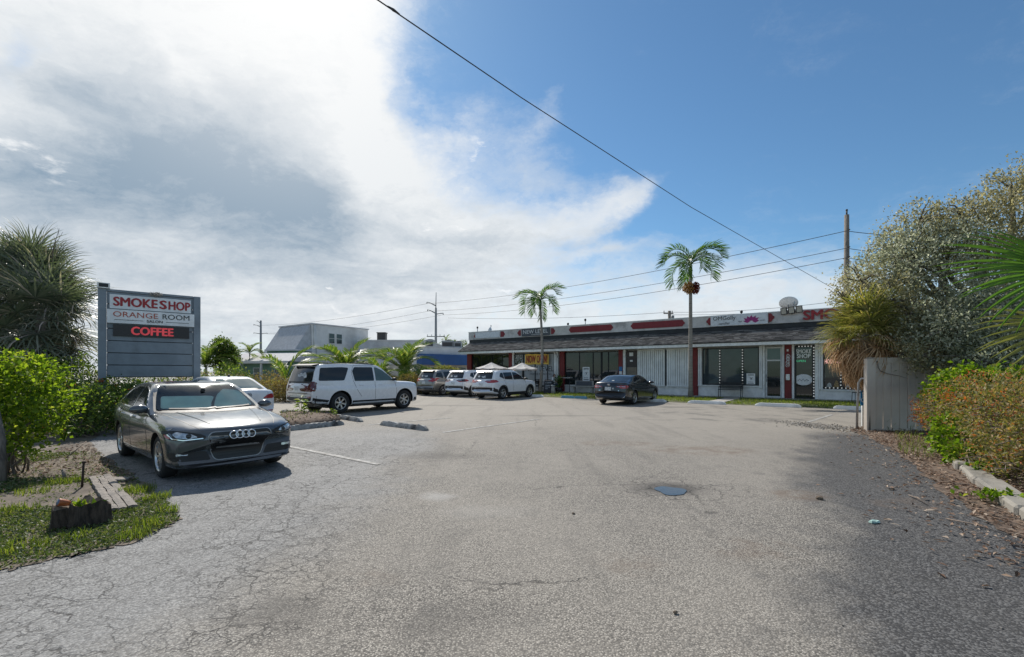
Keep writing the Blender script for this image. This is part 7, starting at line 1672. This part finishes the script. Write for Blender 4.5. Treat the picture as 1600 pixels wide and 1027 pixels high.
# small high table by the red column
t = thing('bar_table', 'narrow pale-topped bar table in front of the dark window beside the red column', 'table', W_(s_of(884, -.6), -.6), BA); mb = MB(); mb.box(-.45, .45, -.18, .18, 1.02, 1.05, bev=.01); mb.build('top', M['trimwhite'], t)
for x in (-.3, .3): mb = MB(); mb.tube([(x, 0, 1.02), (x, 0, 0)], .025, 6); mb.build('leg', M['frame_dark'], t)
# benches
s0, s1 = s_of(893, -.6), s_of(930, -.6); L = s1-s0; t = thing('concrete_bench', 'grey concrete bench with dark backrest panel left of the black sedan', 'bench', W_((s0+s1)/2, -.6), BA); mb = MB(); mb.box(-L/2, L/2, -.24, .22, .40, .48, bev=.015); mb.build('seat', M['concrete'], t)
for x in (-L*.38, L*.38): mb = MB(); mb.prism([(-.2, 0), (.2, 0), (.12, .2), (.16, .399), (-.16, .399), (-.12, .2)], -.06, .06, M=Matrix.Translation((x, 0, 0)) @ Matrix(((0,0,1,0),(1,0,0,0),(0,1,0,0),(0,0,0,1)))); mb.build('leg', M['concrete'], t)
mb = MB(); mb.box(-L*.36, L*.30, .20, .25, .52, .80, bev=.01); mb.build('backrest', M['slate_panel'], t); mb = MB(); mb.box(-L*.42, L*.36, .252, .30, .48, .84, bev=.01); mb.build('back_frame', M['concrete'], t)
s0, s1 = s_of(1123, -.5), s_of(1160, -.5); L = s1-s0; t = thing('metal_bench', 'black metal bench in front of the shop window with the small poster', 'bench', W_((s0+s1)/2, -.5), BA); 
for k in range(5): mb = MB(); mb.box(-L/2, L/2, -.22+k*.085, -.15+k*.085, .43, .46); mb.build('seat_slat', M['black'], t)
for k in range(6): mb = MB(); mb.box(-L/2, L/2, .21, .235, .50+k*.065, .545+k*.065); mb.build('back_slat', M['black'], t)
for x in (-L/2+.05, L/2-.05):
    mb = MB(); mb.tube([(x, -.22, 0), (x, -.2, .44), (x, -.2, .62), (x, .2, .64)], .02, 6); mb.tube([(x, .26, 0), (x, .18, .44), (x, .25, .92)], .02, 6); mb.build('side_frame', M['black'], t)

# ---------------------------------------------------------------- person seated at the cafe table
def skin_body(name, joints, edges, m_, parent, sub=2, root=0):
    me = bpy.data.meshes.new(name); me.from_pydata([j[0] for j in joints], edges, []); o = bpy.data.objects.new(name, me); COL.objects.link(o); sk = o.modifiers.new('s', 'SKIN'); o.modifiers.new('d', 'SUBSURF').levels = sub
    for v, j in zip(me.skin_vertices[0].data, joints): v.radius = j[1] if isinstance(j[1], tuple) else (j[1], j[1])
    me.skin_vertices[0].data[root].use_root = True
    dg = bpy.context.evaluated_depsgraph_get(); dg.update(); m2 = bpy.data.meshes.new_from_object(o.evaluated_get(dg)); bpy.data.objects.remove(o); m2.materials.clear(); m2.materials.append(m_); m2.polygons.foreach_set('use_smooth', [True]*len(m2.polygons)); m2.name = name
    return link(name, m2, parent)
M['skin'] = mat('skin', (.33, .19, .13), .55); M['hair'] = mat('dark_hair', (.018, .014, .012), .5); M['shirt'] = mat('white_shirt', (.66, .66, .66), .85, bump=.2); M['jeans'] = mat('dark_trousers', (.035, .045, .08), .85)
pp = W_(s_of(864.5, -.75), -.75); pe = thing('person', 'person in white shirt sitting at a small table outside the cafe', 'person', pp, BA+R(100))
# faces local -y; seat height .46
J = [((0, .02, .56), (.15, .12)), ((0, .02, .78), (.14, .10)), ((0, -.02, .98), (.17, .11)), ((0, -.04, 1.07), (.07, .065)), ((0, -.075, 1.17), (.075, .085)), ((0, -.085, 1.26), (.078, .095)), ((0, -.08, 1.31), (.05, .06)),
     ((.17, -.02, 1.02), .055), ((.24, -.08, .80), .042), ((.14, -.30, .76), .034), ((.08, -.38, .775), .026), ((-.17, -.02, 1.02), .055), ((-.25, -.06, .80), .042), ((-.16, -.28, .765), .034), ((-.08, -.37, .775), .026),
     ((.10, -.06, .55), .085), ((.12, -.44, .54), .062), ((.12, -.42, .28), .05), ((.12, -.40, .09), .037), ((.12, -.53, .045), .036), ((-.10, -.06, .55), .085), ((-.12, -.44, .54), .062), ((-.12, -.46, .28), .05), ((-.12, -.45, .09), .037), ((-.12, -.58, .045), .036)]
E_ = [(0, 1), (1, 2), (2, 3), (3, 4), (4, 5), (5, 6), (2, 7), (7, 8), (8, 9), (9, 10), (2, 11), (11, 12), (12, 13), (13, 14), (0, 15), (15, 16), (16, 17), (17, 18), (18, 19), (0, 20), (20, 21), (21, 22), (22, 23), (23, 24)]
body_o = skin_body('body', J, E_, M['skin'], pe)
def shell(name, cond, m_, off):
    me = body_o.data; keep = [p for p in me.polygons if cond(p.center)]; idx = {}; vs = []; fs = []
    for p in keep:
        f = []
        for i in p.vertices:
            if i not in idx: idx[i] = len(vs); vs.append(me.vertices[i].co+me.vertices[i].normal*off)
            f.append(idx[i])
        fs.append(f)
    mb = MB(); mb.add(vs, fs, 0, True); return mb.build(name, m_, pe)
shell('shirt', lambda c: .60 < c.z < 1.08 and c.y > -.20, M['shirt'], .014); shell('trousers', lambda c: (c.z <= .66 and c.z > .12 and not (c.z > .70 and c.y < -.2)), M['jeans'], .012); shell('shoes', lambda c: c.z <= .12, M['black'], .010)
shell('hair', lambda c: c.z > 1.14 and (c.z > 1.285 or c.y > -.085), M['hair'], .018)
mb = MB(); mb.tube([(0, -.165, 1.235), (0, -.20, 1.20), (0, -.17, 1.19)], [.010, .018, .012], 6); mb.build('nose', M['skin'], pe)
for sx_ in (-1, 1):
    mb = MB(); mb.lathe([(0, .006), (.012, .003), (.014, 0)], 8, M=Matrix.Translation((sx_*.032, -.168, 1.245)) @ Matrix.Rotation(R(90), 4, 'X')); mb.build('eye', M['black'], pe)
mb = MB(); mb.box(-.025, .025, -.172, -.16, 1.155, 1.163); mb.build('mouth', M['red'], pe)
for sx_ in (-1, 1):
    for k in range(5):
        bx_ = sx_*.08; a = Vector((bx_+(-.026+.013*k), -.39, .775)); ln = (.05, .065, .07, .065, .05)[k]; mb = MB()
        mb.tube([a, a+Vector((0, -ln*.5, .008)), a+Vector((0, -ln, -.008))], [.009, .008, .006], 5); mb.build('finger', M['skin'], pe)
# ---------------------------------------------------------------- buildings beyond the lot
def ring_wall(poly, z0, z1, m_, name, parent, capm=None):
    mb = MB(); mb.prism([(p[0], p[1]) for p in poly], z0, z1); return mb.build(name, m_, parent)
M['far_white'] = mat('far_white_wall', (.66, .65, .635), .9, scale=.6, dirt=((.36, .35, .34), .5)); M['far_grey'] = mat('far_grey_wall', (.52, .52, .53), .9, scale=.7, dirt=((.27, .27, .28), .5)); M['mansard'] = mat('grey_mansard', (.40, .41, .43), .9, scale=3, var=.12, bump=.5, bscale=18)
M['green_wall'] = mat('green_wall', (.15, .25, .18), .85, scale=.8); M['pale_roof'] = mat('pale_shingle_roof', (.50, .485, .485), .9, scale=4, bump=.3); M['blue_awning'] = mat('blue_fascia', (.012, .075, .24), .55, scale=.8); M['tan_wall'] = mat('tan_wall', (.5, .45, .38), .9, scale=.8); M['dark_box'] = mat('dark_metal_box', (.05, .045, .045), .6)
def flat(v): return Vector((v.x, v.y, 0))
# two storey white building with the sloping grey front
c0 = flat(at(487, HZ, 57)); c1 = flat(at(575, HZ, 65)); c2 = flat(at(437, HZ, 61.5)); rt = c2+(c1-c0)
wb_ = thing('two_storey_building', 'white two-storey building with sloping grey shingled front', 'building', c0); Lp = [(0, 0), tuple((c1-c0)[:2]), tuple((c1-c0+c2-c0)[:2]), tuple((c2-c0)[:2])]
ring_wall(Lp, 0, 7.35, M['far_white'], 'wall', wb_); g1 = (c1-c0).normalized(); g2 = (c2-c0).normalized(); nrm_ = Vector((g1.x, g1.y, 0))
mb = MB(); mb.prism([tuple(Vector(p)*1.0+Vector((0, 0))) for p in [((-g1*.12-g2*.12).x, (-g1*.12-g2*.12).y), ((c1-c0+g1*.12-g2*.12).x, (c1-c0+g1*.12-g2*.12).y), ((c1-c0+c2-c0+g1*.12+g2*.12).x, (c1-c0+c2-c0+g1*.12+g2*.12).y), ((c2-c0-g1*.12+g2*.12).x, (c2-c0-g1*.12+g2*.12).y)]], 7.351, 7.5); mb.build('roof_edge', M['far_grey'], wb_)
fa = (c2-c0); out_ = -g1
T0, T1 = fa*.02+out_*.06+Vector((0, 0, 7.30)), fa*.98+out_*.06+Vector((0, 0, 7.30)); B_0, B_1 = fa*.10+out_*2.5+Vector((0, 0, 3.35)), fa*1.06+out_*2.5+Vector((0, 0, 3.35))
mb = MB(); mb.add([B_0, B_1, T1, T0, fa*.0+out_*.03+Vector((0, 0, 3.35)), fa*1.0+out_*.03+Vector((0, 0, 3.35))], [(0, 1, 2, 3), (0, 3, 4), (1, 5, 2), (4, 5, 1, 0), (3, 2, 5, 4)]); mb.build('mansard', M['mansard'], wb_)
mb = MB(); mb.tube([g1*.35-g2*.14+Vector((0, 0, 7.3)), g1*.35-g2*.14+Vector((0, 0, 4.6)), g1*.7-g2*.14+Vector((0, 0, 4.3)), g1*.7-g2*.14+Vector((0, 0, .2))], .09, 6); mb.build('downpipe', M['far_white'], wb_)
angw = math.atan2(g1.y, g1.x); Lw = (c1-c0).length
def far_window(parent, x, z, w_, h, ang, org=Vector()):
    r_ = link('window', None, parent); r_.location = org; r_.rotation_euler = (0, 0, ang)
    mb = MB(); mb.box(x, x+w_, -.06, -.01, z, z+h); o = mb.build('frame', M['far_white'], r_); mb = MB(); mb.box(x+.07, x+w_-.07, -.075, -.061, z+.07, z+h*.5-.03); mb.build('pane', M['glass_b'], r_); mb = MB(); mb.box(x+.07, x+w_-.07, -.075, -.061, z+h*.5+.03, z+h-.07); mb.build('pane', M['glass_b'], r_)
far_window(wb_, Lw*.27, 5.1, .95, 1.35, angw); far_window(wb_, Lw*.40, 5.1, .95, 1.35, angw); far_window(wb_, Lw*.30, 1.0, 1.2, 1.4, angw)
# low grey annex with the dark rooftop box
a0, a1 = flat(at(560, HZ, 61)), flat(at(668, HZ, 61)); bk = Vector((0, 16, 0)); an = thing('annex_building', 'low pale grey flat-roofed building between the white building and the blue fascia', 'building', a0); dvv = a1-a0
ring_wall([(0, 0), tuple(dvv[:2]), tuple((dvv+bk)[:2]), tuple(bk[:2])], 0, 5.55, M['far_grey'], 'wall', an); mb = MB(); mb.box(-.1, dvv.x+.1, -.1, 16.1, 5.551, 5.7); mb.build('parapet_cap', M['far_white'], an); far_window(an, 3.0, 1.1, 1.4, 1.3, 0); far_window(an, 6.0, 1.1, 1.4, 1.3, 0)
o = at(597, 526, 63); t = thing('rooftop_unit', 'dark brown rooftop box standing on the grey annex', 'rooftop box', (o.x, o.y, 5.7)); mb = MB(); mb.box(-.55, .55, -.5, .5, 0, 1.0, bev=.04); mb.build('case', M['dark_box'], t); mb = MB(); mb.box(-.62, .62, -.57, .57, 1.001, 1.12, bev=.03); mb.build('cap', M['dark_box'], t)
# building with the blue fascia
a0, a1 = flat(at(652, HZ, 47)), flat(at(748, HZ, 53)); dvv = a1-a0; L = dvv.length; bb = thing('blue_fascia_building', 'tan building with a wide blue fascia, left of the shops', 'building', a0, math.atan2(dvv.y, dvv.x))
for nm, m_, bx in (('wall', 'tan_wall', (0, L, 0, 9, 0, 2.25)), ('fascia', 'blue_awning', (-.1, L+.1, -.9, -.02, 2.252, 3.35)), ('upper_wall', 'far_white', (0, L, 0, 9, 2.3, 4.1)), ('parapet_cap', 'far_grey', (-.05, L+.05, -.05, 9.05, 4.101, 4.2))): add(nm, bb, M[m_], bx)
for x in (1.2, 3.2, 5.2): far_window(bb, x, .9, 1.2, 1.2, 0)
M['unit_grey'] = mat('rooftop_grey', (.30, .31, .31), .7, scale=2)
for (px, py, w_, h, lab) in ((672, 536, .9, .9, 'grey rooftop air conditioner left of the steel pole'), (700, 537, 1.3, .8, 'wide grey rooftop air conditioner right of the steel pole'), (716, 540, .8, .7, 'small pale rooftop box at the right end of the blue fascia building')):
    o = at(px, py, 52); t = thing('rooftop_unit', lab, 'air conditioner', (o.x, o.y, 4.2)); mb = MB(); mb.box(-w_/2, w_/2, -.4, .4, 0, h, bev=.03); mb.build('case', M['unit_grey'], t); mb = MB(); mb.box(-w_/2+.08, w_/2-.08, -.412, -.401, .15, h-.2); mb.build('grille', M['dark_box'], t); mb = MB(); mb.lathe([(0, h+.06), (.28, h+.06), (.30, h+.001)], 14); mb.build('fan_guard', M['dark_box'], t)
# green house
a0, a1 = flat(at(345, HZ, 52)), flat(at(446, HZ, 50)); dvv = a1-a0; L = dvv.length; gh = thing('green_house', 'low green house with pale gabled roof beyond the hedges', 'house', a0, math.atan2(dvv.y, dvv.x)); add('wall', gh, M['green_wall'], (0, L, .6, 7, 0, 2.6)); add('fascia', gh, M['far_white'], (-.3, L+.3, -.06, -.01, 2.45, 2.72))
mb = MB(); mb.add([(-.3, -.02, 2.66), (L+.3, -.02, 2.66), (L+.3, 3.6, 3.75), (-.3, 3.6, 3.75), (L+.3, 7.4, 2.66), (-.3, 7.4, 2.66)], [(0, 1, 2, 3), (3, 2, 4, 5), (0, 3, 5), (1, 4, 2)]); mb.build('roof', M['pale_roof'], gh); add('upper_storey', gh, M['green_wall'], (L*.30, L*.78, 4.0, 6.5, 2.8, 4.0)); add('upper_roof', gh, M['far_grey'], (L*.28, L*.80, 3.8, 6.7, 4.001, 4.18))
for x in (L*.30, L*.62, L*.92): mb = MB(); mb.box(x-.09, x+.09, .05, .23, 0, 2.45); mb.build('porch_post', M['far_white'], gh)
for x in (L*.45, L*.78): far_window(gh, x, .8, .9, 1.2, 0, Vector((0, .6, 0)).xyz)

# ---------------------------------------------------------------- poles and wires
M['pole_steel'] = mat('pole_steel', (.23, .24, .245), .6, .3, scale=2); M['pole_wood'] = mat('pole_wood', (.19, .165, .14), .95, var=.35, scale=5, bump=.6, aniso=(4, 4, .6))
def steel_pole(px, ytop, Y, arms, label, w_=.24, spike=True, lower=True):
    b_ = at(px, HZ, Y); b_.z = 0; t = thing('utility_pole', label, 'utility pole', b_); zt = at(px, ytop, Y).z; zs = zt-2.6 if spike else zt
    mb = MB(); mb.tube([(0, 0, -.3), (0, 0, zs*.6), (0, 0, zs)], [w_, w_*.85, w_*.68], 12); mb.build('shaft', M['pole_steel'], t)
    if spike: mb = MB(); mb.tube([(0, 0, zs), (.05, 0, zt)], [.085, .05], 8); mb.build('spike', M['pole_steel'], t)
    tips = []
    for (dxp, dy0, dy1) in arms:
        z0_ = at(px, dy0, Y).z; z1_ = at(px, dy1, Y).z; x1 = dxp/F*Y; mb = MB(); mb.tube([(0, 0, z0_), (x1*.6, 0, z0_+(z1_-z0_)*.7), (x1, 0, z1_)], [.10, .075, .06], 8); mb.build('davit_arm', M['pole_steel'], t); mb = MB(); mb.lathe([(0, 0), (.05, -.02), (.07, -.1), (.04, -.2), (.07, -.26), (0, -.3)], 8, M=Matrix.Translation((x1, 0, z1_))); mb.build('insulator', M['dark_box'], t); tips.append(b_+Vector((x1, 0, z1_-.28)))
    if lower:
        zc = at(px, 526, Y).z; mb = MB(); mb.box(-1.5, 1.5, -.06, .06, zc-.06, zc+.06); mb.build('crossarm', M['dark_box'], t)
        for x in (-1.4, -.7, .7, 1.4): mb = MB(); mb.tube([(x, 0, zc+.06), (x, 0, zc+.34)], .05, 6); mb.build('insulator', M['pole_steel'], t)
    return t, tips
_, tips = steel_pole(681, 457, 78, ((-14, 478, 472), (-13, 490, 484), (11.5, 491, 489.5)), 'tall grey steel utility pole with three curved arms above the blue fascia')
_, tips2 = steel_pole(407.5, 501, 130, ((-6, 506, 501), (-11, 511, 507), (-11, 522, 520), (10, 522, 520.5)), 'distant steel utility pole left of the white two-storey building', .34, False, False)
wp = at(1323, HZ, 36); wp.z = 0; t = thing('utility_pole', 'weathered wooden utility pole rising behind the shops beside the silver tree', 'utility pole', wp); zt = at(1323, 336, 36).z
mb = MB(); mb.tube([(0, 0, -.3), (0, 0, zt*.5), (0, 0, zt)], [.23, .20, .16], 12); mb.build('shaft', M['pole_wood'], t); mb = MB(); mb.tube([(0, 0, zt), (0, 0, zt+.32)], .06, 8); mb.lathe([(0, zt+.45), (.09, zt+.42), (.06, zt+.36), (.09, zt+.32), (0, zt+.3)], 8); mb.build('top_insulator', M['dark_box'], t)
for py in (361, 388, 403): z = at(1323, py, 36).z; mb = MB(); mb.tube([(0, -.1, z), (0, -.34, z+.02)], .04, 6); mb.build('side_insulator', M['dark_box'], t)
fp = at(1046, HZ, 60); fp.z = 0; t = thing('utility_pole', 'short dark pole top with crossarm showing above the second red signboard', 'utility pole', fp); zt = at(1046, 486, 60).z; mb = MB(); mb.tube([(0, 0, -.3), (0, 0, zt)], [.22, .19], 8); mb.build('shaft', M['pole_wood'], t); z = at(1046, 490, 60).z; mb = MB(); mb.box(-.75, .5, -.06, .06, z-.06, z+.07); mb.build('crossarm', M['pole_wood'], t)
for x in (-.7, .35): mb = MB(); mb.tube([(x, 0, z+.07), (x, 0, z+.36)], .05, 6); mb.build('insulator', M['dark_box'], t)
mb = MB(); mb.lathe([(0, .5), (.2, .48), (.2, 0), (0, 0)], 10, M=Matrix.Translation((.42, 0, z-.75))); mb.build('transformer', M['pole_steel'], t)
def wire(label, pts, r, sag=0.0, n=26, name='power_line'):
    mb = MB(); P = []
    for a, b_ in zip(pts[:-1], pts[1:]):
        a, b_ = Vector(a), Vector(b_)
        for i in range(n+1):
            f = i/n; p = a.lerp(b_, f); p.z -= sag*4*f*(1-f); P.append(p)
    mb.tube(P, r, 5); o = mb.build(name, M['cable']); tag(o, label, 'wire'); return o
g3 = [at(1323, 361, 35.7), at(1323, 388, 35.7), at(1323, 403, 35.7)]
far3 = [at(1700, 318, 26), at(1700, 352, 26), at(1700, 372, 26)]
for k, lab in enumerate(('uppermost of the three power lines strung from the steel pole to the wooden pole', 'middle power line between the steel pole and the wooden pole', 'lowest of the three power lines between the steel pole and the wooden pole')):
    wire(lab, [tips2[min(k+1, 3)], tips[k], g3[k], far3[k]], .022 if k else .024, .9)
wire('thick dark cable crossing the blue sky from top centre down towards the wooden pole', [at(430, -105, 8.2), at(590, 0, 10.5), at(815, 153, 15.0), at(1080, 324, 24.0), at(1302, 451, 37.0)], .016, .0, 8, 'service_cable')
p = at(615, 16, 10.75); mb = MB(); mb.tube([p+Vector((-.14, 0, .095)), p, p+Vector((.14, 0, -.095))], [.012, .034, .012], 7); o = mb.build('cable_splice', M['cable']); tag(o, 'dark splice sleeve on the thick cable near the top edge', 'splice')
wire('thin upper wire running just above the shop roof to the right', [at(700, 497, 75), at(1046, 488, 59.9), at(1330, 468, 48)], .02, .4); wire('thin lower wire just above the shop roof behind the satellite dish', [at(1046, 492, 59.9), at(1330, 478, 48)], .02, .3)
